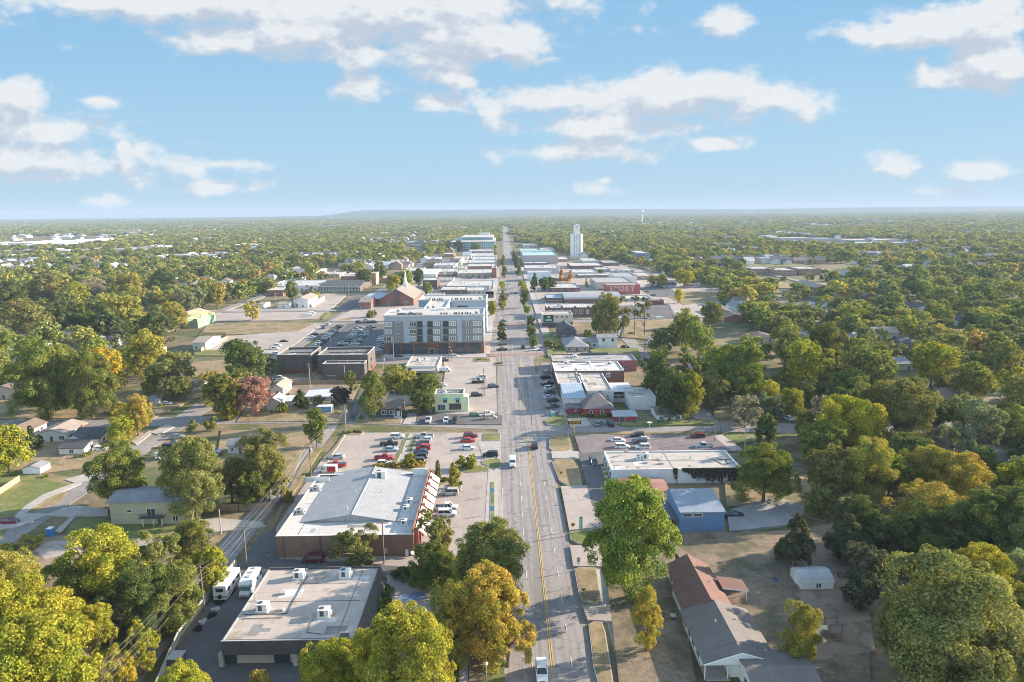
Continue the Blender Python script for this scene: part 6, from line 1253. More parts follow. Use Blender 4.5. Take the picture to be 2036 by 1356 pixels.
mb = MB(); pts_ = [(-1, 0, 1.9), (-2.0, .3, 1.7), (-2.9, -.3, 1.25), (-2.8, -1.3, .85), (-2.1, -2.0, .5)]
for a, c in zip(pts_, pts_[1:]): mb.tube(a, c, .42, n=10)
part('tube_slide', mb, mat('cream_plastic', (.70, .60, .36), rough=.4), s)
# right edge house and forest houses
house((1952, 2030, 915, 888), 932, wall=(.52, .46, .38), roof=shingle('slate_brown', (0, 0, 0)), rise=2.6, kind='hip', label='tan house with brown hip roof at the right edge', wins=3, ridge=.2, name='hip_roof_house')
RH = [((1470, 1496, 614, 603), 626, (.62, .66, .72), SH_G, 'y', 'white house with blue-grey roof right of the pale clearing'), ((1440, 1489, 632, 611), 640, (.36, .17, .12), SH_B, 'y', 'red brick house with brown roof in the clearing'), ((1495, 1542, 534, 529), 545, (.30, .2, .16), RF_T, 'flat', 'left of the long brick flats with tan flat roofs'),
 ((1588, 1633, 534, 529), 547, (.30, .2, .16), RF_T, 'flat', 'right of the long brick flats with tan flat roofs'), ((1545, 1585, 537, 532), 548, (.34, .22, .18), RF_T, 'flat', 'middle block of the brick flats with tan flat roofs'), ((1624, 1652, 572, 561), 586, (.26, .15, .11), SH_T, 'y', 'brown brick house with pale roof in the right trees'),
 ((1820, 1838, 562, 555), 573, (.70, .72, .75), SH_D, 'y', 'white gabled house high in the right trees'), ((1816, 1852, 614, 603), 626, (.45, .50, .58), SH_D, 'y', 'blue-grey house with white porch gable in the right trees'), ((1922, 1946, 640, 628), 652, (.62, .70, .78), SH_D, 'y', 'pale blue gabled house near the right edge'),
 ((1704, 1732, 672, 665), 680, (.5, .5, .5), MR_G, 'x', 'grey metal-roofed shed deep in the right trees'), ((1793, 1815, 682, 674), 694, (.2, .18, .17), SH_D, 'x', 'dark-roofed house deep in the right trees'), ((1545, 1582, 806, 794), 817, (.66, .68, .72), SH_G, 'y', 'white house with grey roof left of the big yellow-green tree'),
 ((1874, 1912, 790, 775), 806, (.42, .40, .38), SH_B, 'x', 'brown-roofed cottage between the big trees on the right'), ((1883, 1926, 880, 864), 896, (.42, .38, .34), SH_B, 'y', 'grey brown house behind the board fence'), ((1895, 1935, 590, 580), 600, (.55, .5, .45), SH_G, 'x', 'grey-roofed house in the upper right trees'),
 ((1636, 1652, 604, 596), 616, (.42, .58, .72), SH_D, 'y', 'narrow blue house end beside the yellow-green crowns'), ((1375, 1390, 726, 718), 734, (.5, .45, .4), SH_G, 'x', 'grey-roofed house end between the right trees'), ((1320, 1345, 566, 558), 573, (.30, .33, .40), SH_D, 'x', 'slate-roofed house left of the yellow-green round tree'),
 ((1470, 1490, 546, 540), 555, (.66, .66, .68), SH_G, 'y', 'small white gable left of the brick flats'), ((1330, 1342, 536, 531), 543, (.74, .74, .76), SH_G, 'y', 'tiny white gable right of the downtown lots'), ((1700, 1722, 542, 536), 552, (.45, .47, .52), SH_D, 'x', 'slate house right of the brick flats'), ((1960, 1990, 700, 690), 712, (.5, .5, .5), SH_D, 'x', 'dark roof near the right edge')]
for px, ba, wc, rf, ax, lb in RH:
    if ax == 'flat': blk(lb, px, ba, wall=wc, wins=4, units=1, roof=rf, brick=True, name='apartment_block', rows=2)
    else: house(px, ba, wall=wc, roof=rf, axis=ax, rise=2.2, label=lb, wins=2, eastw=1, sid=0)
# far white warehouses on the left and long sheds on the right
for i, (px, ba, lb) in enumerate([((15, 66, 483, 478), 491, 'furthest left white warehouse on the horizon'), ((60, 128, 485, 480), 494, 'widest white warehouse on the far left'), ((85, 118, 492, 487), 498, 'low white warehouse in front of the widest one'), ((130, 160, 479, 475), 486, 'white warehouse third from the left edge'), ((184, 207, 475, 471), 480, 'white warehouse right of the others'), ((0, 14, 500, 495), 505, 'blue-roofed shed at the left edge'), ((455, 502, 488, 484), 496, 'white warehouse roof in the far left woods'), ((405, 440, 492, 488), 498, 'small white roof in the far left woods')]):
    blk(lb, px, ba, wall=(.75, .74, .72), roof=MR_W, wins=0, units=2, name='warehouse', cat='warehouse')
for i, (px, ba, lb) in enumerate([((1555, 1620, 473, 471), 478, 'long tan flat roof in the far right clearing'), ((1620, 1662, 474, 472), 480, 'grey shed in the far right clearing'), ((1692, 1782, 477, 474), 482, 'widest pale roof in the far right clearing'), ((1700, 1808, 483, 480), 486, 'long blue-grey roof in the far right clearing'), ((1840, 1880, 500, 497), 505, 'pale roof at the right end of the far clearing'), ((1930, 1975, 507, 504), 511, 'grey roof near the right edge of the far clearing'), ((1235, 1300, 434, 432.5), 436, 'pale far building under the water tower'), ((1375, 1400, 447, 445.5), 450, 'small far white building right of the elevator')]):
    blk(lb, px, ba, wall=(.42, .40, .40), roof=MR_G if i % 2 else RF_T, wins=0, units=0, name='warehouse', cat='warehouse')

# ================================================================ fences, walls, poles, signs
def fence(name, label, pts, h, m, post=2.4, cat='fence', th=.08):
    P = [G(a, c) for a, c in pts]; o = P[0]; s = thing(name, label, cat, (o.x, o.y, 0))
    mb = MB(); mp = MB()
    for a, c in zip(P, P[1:]):
        d = (c - a); L = d.length; d.normalize(); n = Vector((-d.y, d.x, 0)) * th / 2; a_ = a - o; c_ = c - o
        mb.prism([tuple((a_ + n)[:2]), tuple((c_ + n)[:2]), tuple((c_ - n)[:2]), tuple((a_ - n)[:2])], .05, h)
        k = max(1, int(L / post))
        for i in range(k + 1): q = a_ + d * L * i / k; mp.box(q.x - .07, q.x + .07, q.y - .07, q.y + .07, 0, h + .08)
    part('panel', mb, m, s); part('posts', mp, m_wood, s); return s
fence('board_fence', 'tan board fence along the lawn at the left edge', [(-20, 998), (0, 985), (40, 958)], 1.9, m_tan_wood)
fence('board_fence', 'yellow board fence round the tan-roofed house on the left', [(400, 700), (451, 676), (449, 668), (400, 668)], 2.2, mat('yellow_boards', (.62, .45, .20), v1=(1, .1)))
fence('board_fence', 'brown board fence behind the pale green apartment house', [(395, 1016), (475, 1016), (540, 1012)], 1.8, m_wood)
fence('concrete_wall', 'grey concrete wall beside the alley at the lower left', [(300, 1400), (355, 1272), (405, 1205), (470, 1125)], 1.6, m_kerb, cat='wall', th=.2)
fence('white_wall', 'white wall slanting up beside the big church lot', [(620, 612), (646, 596)], 3.2, m_trim, cat='wall', th=.2)
fence('board_fence', 'brown board fence left of the tan hip-roofed house', [(1895, 905), (1900, 895), (1948, 897)], 1.9, m_wood)
fence('board_fence', 'weathered board fence round the grey brown house on the right', [(1840, 888), (1890, 912), (1950, 908)], 1.8, m_wood)
fence('board_fence', 'board fence with stacked timber in front of the yellow-green trees', [(1558, 895), (1622, 893)], 2.0, m_wood)
fence('low_wall', 'long low wall behind the dark asphalt lot edge', [(1140, 866), (1290, 867), (1400, 866)], .35, m_kerb, cat='wall', th=.25)
fence('brick_wall', 'low brown fence in front of the dark brick blocks', [(560, 768), (640, 764), (715, 764)], 1.7, m_wood)
fence('retaining_wall', 'dark retaining wall beside the main apartment parking lot', [(600, 712), (650, 680), (690, 647)], 1.4, m_dmetal, cat='wall', th=.3)
m_pole = mat('pole_wood', (.20, .15, .12), v1=(2, .2), v2=(12, .2)); m_polel = mat('pole_grey', (.36, .33, .30))
POLES = {}
def pole(px, pyb, pyt, label, key=None, arms=1, trans=False, light=False, m=None, r=.15):
    p = G(px, pyb); _, z = onY(px, pyt, p.y); z = max(6, min(z, 15)); s = thing('utility_pole', label, 'utility pole', (p.x, p.y, 0)); d = p.y
    part('pole', MB().tube((0, 0, -.2), (0, 0, z), r * 1.15, r * .8, 7), m or m_pole, s)
    for i in range(arms): part('crossarm', MB().box(-1.2, 1.2, -.07, .07, z - .5 - i * 1.0, z - .35 - i * 1.0).tube((-1.05, 0, z - .35 - i), (-1.05, 0, z - .1 - i), .06).tube((1.05, 0, z - .35 - i), (1.05, 0, z - .1 - i), .06).tube((0, 0, z - .35 - i), (0, 0, z + .1 - i), .06), m_pole, s)
    if trans: part('transformer', MB().tube((.5, -.2, z - 2.6), (.5, -.2, z - 1.5), .32, n=10), m_metal, s)
    if light: part('lamp_arm', MB().tube((0, 0, z - 1.6), (1.7, 0, z - 1.2), .05).box(1.5, 2.3, -.14, .14, z - 1.25, z - 1.1), m_metal, s)
    if key: POLES[key] = (p.x, p.y, z)
    return s
pole(407, 1218, 1125, 'wooden utility pole beside the alley fence in the lower left', 'A', 1); pole(491, 1128, 1045, 'wooden utility pole beside the white motorhome', 'B', 1); pole(537, 1000, 958, 'pole with crossarm beside the right edge of the alley trees', 'B2', 1); pole(619, 950, 880, 'wooden utility pole left of the red delivery van', 'C', 1, trans=True)
pole(688, 858, 805, 'pale utility pole at the planted corner of the restaurant lot', 'D', 2, m=m_polel, trans=True); pole(617, 772, 722, 'pale utility pole with white transformers in front of the left brick block', 'E', 1, m=m_polel); pole(686, 760, 725, 'pale pole beside the lower brick block', None, 1, m=m_polel)
pole(762, 735, 706, 'pole with cluster of transformers left of the flat shop', 'F', 1, trans=True, m=m_polel); pole(783, 718, 668, 'tall pole in front of the left end of the apartment block', 'F2', 2, m=m_polel); pole(440, 1062, 1033, 'short pole at the shrubs beside the alley', None, 0, m=m_polel)
pole(764, 1122, 1036, 'thin brown pole at the corner of the restaurant and tan-roofed building', 'G', 1); pole(1124, 875, 802, 'black pole on the green corner lawn', 'H', 0, m=m_dmetal); pole(1421, 880, 838, 'dark utility pole at the lot corner by the silver pickup', 'I', 0)
pole(1432, 860, 808, 'leaning pole at the right end of the cross street', 'J', 1); pole(1480, 902, 840, 'pale pole with transformer right of the old asphalt lot', 'K', 1, trans=True, m=m_polel); pole(1472, 840, 806, 'thin pole by the bare-topped tree', None, 0)
pole(1260, 810, 775, 'brown pole beside the low white flat building', None, 0); pole(963, 788, 732, 'dark pole beside the parked cars by the main street', None, 0, r=.2); pole(1281, 715, 692, 'dark pole at the end of the right lawn', None, 0); pole(1288, 705, 666, 'pale pole with crossarm by the white trucks', None, 1, m=m_polel)
pole(1240, 673, 648, 'pole at the path behind the two-storey white house', None, 0); pole(1548, 820, 800, 'pole left of the big yellow-green tree', None, 1, m=m_polel); pole(1720, 660, 636, 'pole above the deep right trees', None, 1, m=m_polel); pole(1890, 590, 560, 'pole in the upper right trees', None, 1, m=m_polel); pole(536, 560, 536, 'pale lamp pole near the school wing', None, 0, m=m_polel)
for px, yb_, yt_, lb in [(521, 625, 583, 'left-hand lamp pole in the wide parking lot'), (550, 620, 563, 'lamp pole beside the white garage'), (632, 633, 595, 'tall lamp pole by the green verge'), (646, 622, 590, 'pole beside the white slanting wall'), (694, 597, 565, 'pole on the shaded church lot'), (664, 597, 580, 'pole near the dark brick hall'), (743, 634, 597, 'pale pole beside the round shrub'), (555, 674, 641, 'lamp pole on the dry empty lot'), (658, 692, 668, 'lamp pole at the left car row'), (425, 765, 721, 'pale pole at the empty lot on the left'), (383, 790, 755, 'thin pole by the left street corner'), (130, 638, 640, None)]:
    if lb: pole(px, yb_, yt_, lb, None, 0, m=m_polel, light=True, r=.11)
def wire(name, label, a, c, dx, dz, sag=1.0, r=.016, m=None):
    A = POLES[a] if isinstance(a, str) else a; C = POLES[c] if isinstance(c, str) else c; mb = MB(); P0 = Vector((A[0] + dx, A[1], A[2] + dz)); P1 = Vector((C[0] + dx, C[1], C[2] + dz)); pr0 = Vector((0, 0, 0))
    for i in range(1, 11): t_ = i / 10; q = (P1 - P0) * t_; q.z -= 4 * sag * t_ * (1 - t_); mb.tube(pr0, q, r, n=4); pr0 = q
    single(name, mb, m or m_wire, label, 'cable', tuple(P0))
m_wire = mat('wire', (.36, .36, .35), rough=.4, v1=None, v2=None)
PA0 = (POLES['A'][0] - 3, POLES['A'][1] - 38, POLES['A'][2])
for nm_, a, c in (('from the bottom edge to the alley fence pole', PA0, 'A'), ('between the alley fence pole and the motorhome pole', 'A', 'B'), ('from the motorhome pole to the pole by the red van', 'B', 'C'), ('from the pole by the red van to the planted corner', 'C', 'D'), ('from the planted corner over the cottage yards', 'D', 'E')):
    for dx, dz, wn in ((-1.05, -.1, 'left upper'), (0, .1, 'middle upper'), (1.05, -.1, 'right upper'), (-.3, -2.0, 'left lower'), (.35, -2.3, 'right lower')): wire('power_line', wn + ' wire ' + nm_, a, c, dx, dz)
wire('power_line', 'wire across the main street from the black corner pole', 'H', (-5, POLES['H'][1] + 30, 9), 0, -.3); wire('power_line', 'wire from the black corner pole along the cross street', 'H', 'I', 0, -.4); wire('power_line', 'wire between the two poles at the right lot corner', 'I', 'K', 0, -.4); wire('power_line', 'wire from the leaning pole into the right trees', 'J', (150, 262, 9), 0, -.4)
wire('power_line', 'wire over the main street near the bottom of the picture', 'G', (38, 128, 9), 0, -.3, 1.2); wire('power_line', 'wire from the leaning pole to the lot corner', 'J', 'K', 0, -.4, .6)
# parking lot lamps
def lamp(px, pyb, pyt, label, heads=2, m=None, glow=False, group=None):
    p = G(px, pyb); _, z = onY(px, pyt, p.y); z = min(max(z, 3.2), 11); s = thing('street_lamp', label, 'street lamp', (p.x, p.y, 0), 0, group)
    part('pole', MB().tube((0, 0, 0), (0, 0, z), .09, .06), m or m_metal, s); part('base', MB().tube((0, 0, 0), (0, 0, .5), .28, .25, 8), m_kerb, s)
    for i in range(heads): a = i * 2 * math.pi / heads; part('lamp_head', MB().box(-.35 + .5 * math.cos(a), .35 + .5 * math.cos(a), -.2 + .4 * math.sin(a), .2 + .4 * math.sin(a), z - .1, z + .1) if z > 5.5 else MB().ball((0, 0, z + .2), .28), m_trim, s)
    return s
lamp(1290, 893, 840, 'tall parking lamp with four heads at the old asphalt lot', 4); lamp(800, 902, 865, 'dark lamp pole on the narrow lot lawn', 1, m_dmetal); lamp(957, 932, 887, 'dark lamp pole in the island left of the main street', 1, m_dmetal)
lamp(968, 1380, 1322, 'curved street lamp cut by the bottom edge', 1); lamp(1203, 990, 960, 'short pale lamp at the front of the rust-roofed building', 1)
for px, yb_, yt_, lb in [(898, 718, 698, 'white globe lamp in front of the apartment block'), (893, 715, 690, 'slim lamp beside the white globe lamp'), (967, 716, 690, 'lamp at the apartment block corner'), (997, 727, 698, 'dark lamp at the planted crosswalk corner'), (1066, 722, 695, 'dark lamp on the right crosswalk corner'), (959, 792, 745, 'thin lamp between the parked cars'), (1242, 711, 689, 'black globe lamp on the right lawn'), (1098, 700, 687, 'white globe lamp behind the garden shrubs'), (1100, 706, 694, 'second globe lamp behind the garden shrubs, nearer the street'), (1165, 700, 688, 'white globe lamp by the hip-roofed house'), (1276, 620, 592, 'slim lamp right of the tall pines'), (1330, 640, 590, 'tall pale lamp beside the small round tree')]:
    lamp(px, yb_, yt_, lb, 1, m_dmetal)
for i, (px, y_) in enumerate([(996, 690), (998, 674), (999, 655), (1001, 640), (1001, 622), (1002, 605), (1056, 690), (1054, 660), (1049, 640), (1044, 620), (1040, 605), (1035, 590), (1003, 590), (1003, 575), (1032, 575), (1004, 560), (1029, 560)]):
    lamp(px, y_, y_ - 14, None, 1, m_dmetal)['_s'] = 'globe street lamp among the downtown trees on the %s pavement' % ('left' if px < 1015 else 'right')
# the big tyre-shop style sign
p = G(1142, 868); _, z1 = onY(1142, 843, p.y); _, z0 = onY(1142, 836, p.y); s = thing('pole_sign', 'yellow pole sign with yellow lettering on a dark board at the cross street corner', 'sign', (p.x, p.y, 0))
yl_m = mat('sign_yellow', (.72, .45, .06), v1=None, v2=None); nb_m = mat('sign_navy', (.012, .02, .05), v1=None, v2=None); wq = onY(1155.5, 840, p.y)[0] - onY(1128.5, 840, p.y)[0]; zt = z0
part('pole', MB().box(-.13, .13, -.13, .13, 0, z1), yl_m, s); part('frame', MB().box(-wq / 2, wq / 2, -.16, .2, z1 - .06, zt + .1), yl_m, s); part('board', MB().box(-wq / 2 + .07, wq / 2 - .07, -.22, .22, z1 + .01, zt + .03), nb_m, s)
text_part('GOODYEAR', (zt - z1) * .78, yl_m, s, (0, -.27, (zt + z1) / 2 - .03), bold=.012, sx=wq * .84 / ((zt - z1) * .78 * 5.5))
def road_sign(px, pyb, pyt, label, kind):
    p = G(px, pyb); _, z = onY(px, pyt, p.y); z = max(2.2, min(z, 4.5)); s = thing('road_sign', label, 'sign', (p.x, p.y, 0)); part('post', MB().tube((0, 0, 0), (0, 0, z), .04), m_metal, s)
    if kind == 'diamond': part('plate', MB().prism([(0, 0), (.6, 0)], 0, 0) if False else (lambda m_: (m_.quad((0, -.05, z - 1.2), (.62, -.05, z - .58), (0, -.05, z + .04), (-.62, -.05, z - .58)), m_.quad((0, -.03, z - 1.2), (-.62, -.03, z - .58), (0, -.03, z + .04), (.62, -.03, z - .58)), m_)[-1])(MB()), yl_m, s); part('symbol', MB().box(-.22, -.06, -.07, -.052, z - .85, z - .3).box(.06, .22, -.07, -.052, z - .85, z - .3), m_dframe, s)
    elif kind == 'speed':
        part('plate', MB().box(-.38, .38, -.06, -.04, z - 1.05, z), m_trim, s); text_part('SPEED', .2, m_dframe, s, (0, -.085, z - .16)); text_part('LIMIT', .2, m_dframe, s, (0, -.085, z - .36)); text_part('35', .5, m_dframe, s, (0, -.085, z - .74), bold=.01)
        part('lower_plate', MB().box(-.25, .25, -.06, -.04, z - 1.5, z - 1.12), m_trim, s)
    elif kind == 'stop': part('plate', MB().tube((0, -.06, z - .35), (0, -.04, z - .35), .38, n=8), mat('sign_back', (.35, .33, .32)), s)
    elif kind == 'panel': part('plate', MB().box(-.5, .5, -.06, -.04, z - 1.2, z), mat('sign_blue2', (.16, .45, .62)), s)
    return s
road_sign(1115, 951, 936, 'yellow diamond warning sign on the sidewalk lawn', 'diamond'); road_sign(1139, 1056, 1043, 'yellow diamond warning sign beside the feather flag', 'diamond'); road_sign(1150, 1134, 1108, 'white speed limit sign at the right kerb', 'speed'); road_sign(986, 922, 908, 'stop sign seen from behind at the lot exit', 'stop'); road_sign(1093, 672, 659, 'yellow diamond sign by the garden on the right pavement', 'diamond')
road_sign(979, 988, 970, 'upper blue panel sign in the narrow street lawn', 'panel'); road_sign(979, 1024, 1006, 'lower blue panel sign in the narrow street lawn', 'panel'); road_sign(1246, 838, 829, 'small post sign in front of the crimson shed', 'stop')
p = G(1158, 1061); s = thing('feather_flag', 'tall green feather flag with white writing beside the street', 'flag', (p.x, p.y, 0)); part('pole', MB().tube((0, 0, 0), (0, 0, 4.2), .03), m_metal, s); part('banner', MB().box(-.75, -.03, -.02, .02, .7, 3.9).prism([(-.75, -.02), (-.03, -.02), (-.03, .02), (-.75, .02)], 3.9, 4.15), mat('flag_green', (.10, .42, .27)), s); mb = MB()
for i in range(9): mb.box(-.55, -.25, -.03, -.021, .95 + i * .3, 1.12 + i * .3)
part('lettering', mb, m_trim, s)
# small things
def bin_(px, py, c, label, cat='bin', h=1.1, w=.6):
    p = G(px, py); mb = MB(); mb.prism([(-w / 2, -w / 2), (w / 2, -w / 2), (w / 2, w / 2), (-w / 2, w / 2)], 0, h); s = thing('bin', label, cat, (p.x, p.y, 0)); part('body', mb, c, s); part('lid', MB().box(-w / 2 - .05, w / 2 + .05, -w / 2 - .08, w / 2 + .05, h, h + .1), m_metal if cat != 'toilet' else m_trim, s); return s
blu = mat('blue_plastic', (.05, .20, .55), rough=.5); bin_(102, 1067, blu, 'blue portable toilet with white roof on the shaded lawn', 'toilet', 2.1, 1.15)
ylp = mat('lime_drum', (.45, .50, .05)); 
for i, (px, py) in enumerate(((1200, 938), (1202, 946), (1205, 955))): bin_(px, py, ylp, ('furthest', 'middle', 'nearest')[i] + ' lime yellow planter beside the long white building', 'planter', 1.2, 1.0)
bin_(352, 1318, m_dmetal, 'black bin cluster at the wall end in the lower left', 'bin', 1.4, 2.2); bin_(1338, 1235, m_dmetal, 'black bin against the red-roofed house', 'bin', 1.1, .9); bin_(1099, 826, mat('teal_plastic', (.2, .5, .5)), 'small teal cabinet at the end of the parking bays', 'cabinet', 1.3, 1.3)
p = G(1135, 1178); 
s = thing('mailbox', 'black twin mailbox at the right kerb', 'mailbox', tuple(G(1160, 1184))); part('post', MB().box(-.05, .05, -.05, .05, 0, 1.1), m_dmetal, s); part('box', MB().box(-.4, .4, -.15, .15, 1.1, 1.4), m_dmetal, s)
# hedges, grasses and banana plants as plants with leaves
for i, (px, py, w, h) in enumerate([(770, 1186, 3, 2.4), (764, 1202, 2.6, 3.2), (760, 1220, 2.6, 3.2), (755, 1240, 2.6, 2.8), (748, 1262, 2.6, 2.4)]):
    p = G(px, py); tree(p.x, p.y, w * .55, h, ('bg', 'g')[i % 2], 'shrub', 'low', name='banana_plant', label='%s banana plant beside the sloped fascia' % ('topmost', 'second', 'middle', 'fourth', 'lowest')[i])
for i, (px, py) in enumerate([(905, 1310), (906, 1330), (904, 1350)]): p = G(px, py); tree(p.x, p.y, 1.0, 1.1, 'g', 'shrub', 'low', name='hedge', label='%s clipped hedge block at the sidewalk near the bottom' % ('upper', 'middle', 'lower')[i])
GR = [(750 + i * 9, 931 - (i % 2) * 2) for i in range(4)] + [(793 + i * 9, 930 - (i % 3) * 2) for i in range(6)]
for i, (px, py) in enumerate(GR): p = G(px, py); o = tree(p.x, p.y, 1.5, 1.4, 'gold', 'shrub', 'low', name='ornamental_grass', label=None); o['_s'] = 'clump of golden ornamental grass in the island behind the restaurant'
for i, (px, py) in enumerate([(690, 862), (698, 861), (706, 860), (714, 861), (873, 957), (881, 957), (889, 956), (905, 965), (912, 964), (953, 717), (964, 717), (990, 725), (996, 724), (1163, 826), (1175, 828), (1187, 829), (1200, 828), (1212, 827)]): p = G(px, py); o = tree(p.x, p.y, 1.2, 1.0, ('o', 'oy', 'dg')[i % 3], 'shrub', 'tiny', label=None)
# ---------------------------------------------------------------- more houses among the trees
clear([tuple(G(a, c))[:2] for a, c in [(395, 722), (345, 668), (400, 622), (560, 575), (700, 545), (830, 520), (985, 478), (1020, 478), (1140, 508), (1300, 535), (1330, 570), (1335, 640), (1290, 705), (1100, 722)]])
sheet('side_street', m_road2, [(140, 440), (360, 440), (360, 448), (140, 449)], world_xy=True); sheet('side_street', m_road2, [(-330, 500), (-125, 500), (-125, 507), (-330, 507)], world_xy=True)
sheet('back_street', m_road2, [(-216, 235), (-209, 235), (-209, 900), (-216, 900)], world_xy=True); sheet('back_street', m_road2, [(290, 230), (297, 230), (297, 900), (290, 900)], world_xy=True); sheet('side_street', m_road2, [(198, 322), (420, 322), (420, 330), (198, 330)], world_xy=True)
rq = random.Random(23); spots = []
for _ in range(6000):
    if len(spots) >= 84: break
    left = rq.random() < .42
    x, y = (rq.uniform(-430, -128), rq.uniform(250, 760)) if left else (rq.uniform(82, 520), rq.uniform(240, 900))
    px_, py_, _z = proj((x, y, 2))
    if not -20 < px_ < 2056 or is_clear(x, y) or is_clear(x - 9, y - 9) or is_clear(x + 9, y + 9) or any(abs(x - a) < 22 and abs(y - c) < 24 for a, c in spots): continue
    if any(math.hypot(x - a, y - c) < R * .7 + 6 for a, c, R in CROWNS): continue
    if any(abs(x - a) < R * .8 + 6 and 0 < y - c < 34 for a, c, R in CROWNS): continue
    spots.append((x, y))
WC = [('white', (.68, .68, .66)), ('cream', (.58, .54, .45)), ('pale grey', (.48, .49, .50)), ('tan', (.42, .35, .27)), ('brick red', (.30, .15, .11)), ('pale blue', (.48, .56, .64)), ('sage', (.36, .40, .32))]
RC = [('grey', SH_G), ('charcoal', SH_D), ('brown', SH_B), ('tan', SH_T), ('pale metal', MR_W)]
for x, y in spots:
    wn_, wc = rq.choice(WC); rn_, rm = rq.choice(RC[:4] if rq.random() < .85 else RC); w = rq.uniform(9, 14); d = rq.uniform(8, 11); ax = rq.choice('xy')
    b = house(rect=(x - w / 2, x + w / 2, y - d / 2, y + d / 2, rq.uniform(3, 4.2)), wall=wc, roof=rm, axis=ax, rise=rq.uniform(1.6, 2.6), kind=rq.choice(('gable', 'gable', 'gable', 'hip')), label=None, wins=3 if w > 11 else 2, eastw=1, sid=0, eave=.6)
    b.root['_p'] = '%s house, %s roof' % (wn_, rn_); b.root['_h'] = 3.0; LAND.pop()
    dp = min(44, 14 + y * .05); clear([(x - w / 2 - 1, y - d / 2 - dp), (x + w / 2 + 1, y - d / 2 - dp), (x + w / 2 + 3, y), (x - w / 2 - 3, y)])
    if rq.random() < .5: q = proj((x + w / 2 + 3, y - d / 2 - 2, .5)); car(q[0], q[1], rq.choice(('sedan', 'suv', 'pickup')), rq.choice(('white', 'silver', 'grey', 'dark blue', 'black')), rq.choice((0, 90, 80)), 'outside the houses in the woods') if False else None
# more low downtown blocks
MOREB = [((1112, 1132, 515, 509), 521, 'tan'), ((1076, 1104, 497, 492), 503, 'grey'), ((1096, 1130, 553, 548), 560, 'brown'), ((1160, 1190, 518, 513), 525, 'pale'), ((1200, 1232, 522, 517), 529, 'brown'), ((1296, 1322, 520, 514), 528, 'pale'), ((1186, 1214, 535, 531), 542, 'grey'), ((1230, 1262, 537, 533), 543, 'pale'), ((1302, 1326, 548, 543), 556, 'tan'),
 ((845, 872, 515, 510), 521, 'grey'), ((902, 928, 514, 509), 520, 'tan'), ((868, 900, 556, 551), 562, 'pale'), ((872, 902, 545, 541), 551, 'brown'), ((900, 926, 532, 528), 540, 'pale'), ((846, 880, 588, 582), 597, 'tan'), ((740, 780, 553, 547), 562, 'brown'), ((932, 980, 499, 495), 504, 'grey'), ((1040, 1070, 487, 484), 492, 'pale'), ((760, 800, 515, 510), 521, 'pale'), ((640, 675, 545, 540), 552, 'tan'), ((560, 590, 560, 554), 566, 'grey')]
WCM = {'tan': (.42, .34, .27), 'grey': (.36, .36, .37), 'brown': (.22, .14, .11), 'pale': (.56, .54, .50)}
for i, (px, ba, cn) in enumerate(MOREB):
    b = blk(None, px, ba, wall=WCM[cn], wins=3, units=1 + i % 2, roof=(RF_W, RF_T, RF_G)[i % 3], ew=2); LAND.pop(); b.root['_p'] = '%s flat building with %s roof' % (cn, ('white', 'tan', 'grey')[i % 3]); b.root['_h'] = 4.0
# shrubs, bins and small garden things round the houses
ry = random.Random(77); k = 0
for s_, lb in list(LAND):
    if 140 < s_.cy < 330 and s_.w < 26 and k < 34:
        for j in range(2):
            x = s_.cx + ry.choice((-1, 1)) * (s_.hx + ry.uniform(1.2, 3)); y = s_.Y0 - ry.uniform(.8, 2.5)
            tree(x, y, ry.uniform(.7, 1.4), ry.uniform(.9, 1.8), ry.choice(('g', 'o', 'dg', 'oy')), 'shrub', 'tiny'); k += 1
for i, (px, py) in enumerate([(150, 912), (232, 880), (60, 895), (300, 905), (420, 1008), (1370, 842), (1262, 843), (1600, 1080), (1540, 1160), (1310, 842), (700, 832), (855, 822), (540, 822), (610, 806), (1500, 842)]):
    p = G(px, py); s = thing('bin', None, 'bin', (p.x, p.y, .02), ry.uniform(0, 1)); s['_p'] = ('green', 'grey', 'blue')[i % 3] + ' wheeled bin'; s['_h'] = 1.0
    part('body', MB().box(-.3, .3, -.35, .35, .05, 1.0), (mat('green_plastic', (.04, .13, .06)), m_dmetal, blu)[i % 3], s); part('lid', MB().box(-.33, .33, -.4, .38, 1.0, 1.08), m_dframe, s)
for i, (a, c) in enumerate([((70, 948), (190, 935)), ((140, 905), (120, 925)), ((1480, 870), (1500, 885)), ((1500, 1245), (1740, 1240)), ((560, 850), (600, 852)), ((500, 842), (660, 838))]):
    P0, P1 = G(*a), G(*c); s = thing('wire_fence', ('thin wire fence across the dry left lawn', 'short wire fence beside the white garage', 'short wire fence by the right verge', 'long thin wire fence across the shaded back lawn', 'short wire fence on the verge left of the tall green tree', 'wire fence along the yards behind the cross street')[i], 'fence', (P0.x, P0.y, 0))
    d = P1 - P0; n = max(2, int(d.length / 3)); mb = MB()
    for j in range(n + 1): q = d * j / n; mb.tube((q.x, q.y, 0), (q.x, q.y, 1.25), .035, n=4)
    part('posts', mb, m_metal, s); mb = MB()
    for z in (.4, .8, 1.2): mb.tube((0, 0, z), (d.x, d.y, z), .012, n=3)
    part('wires', mb, m_metal, s)
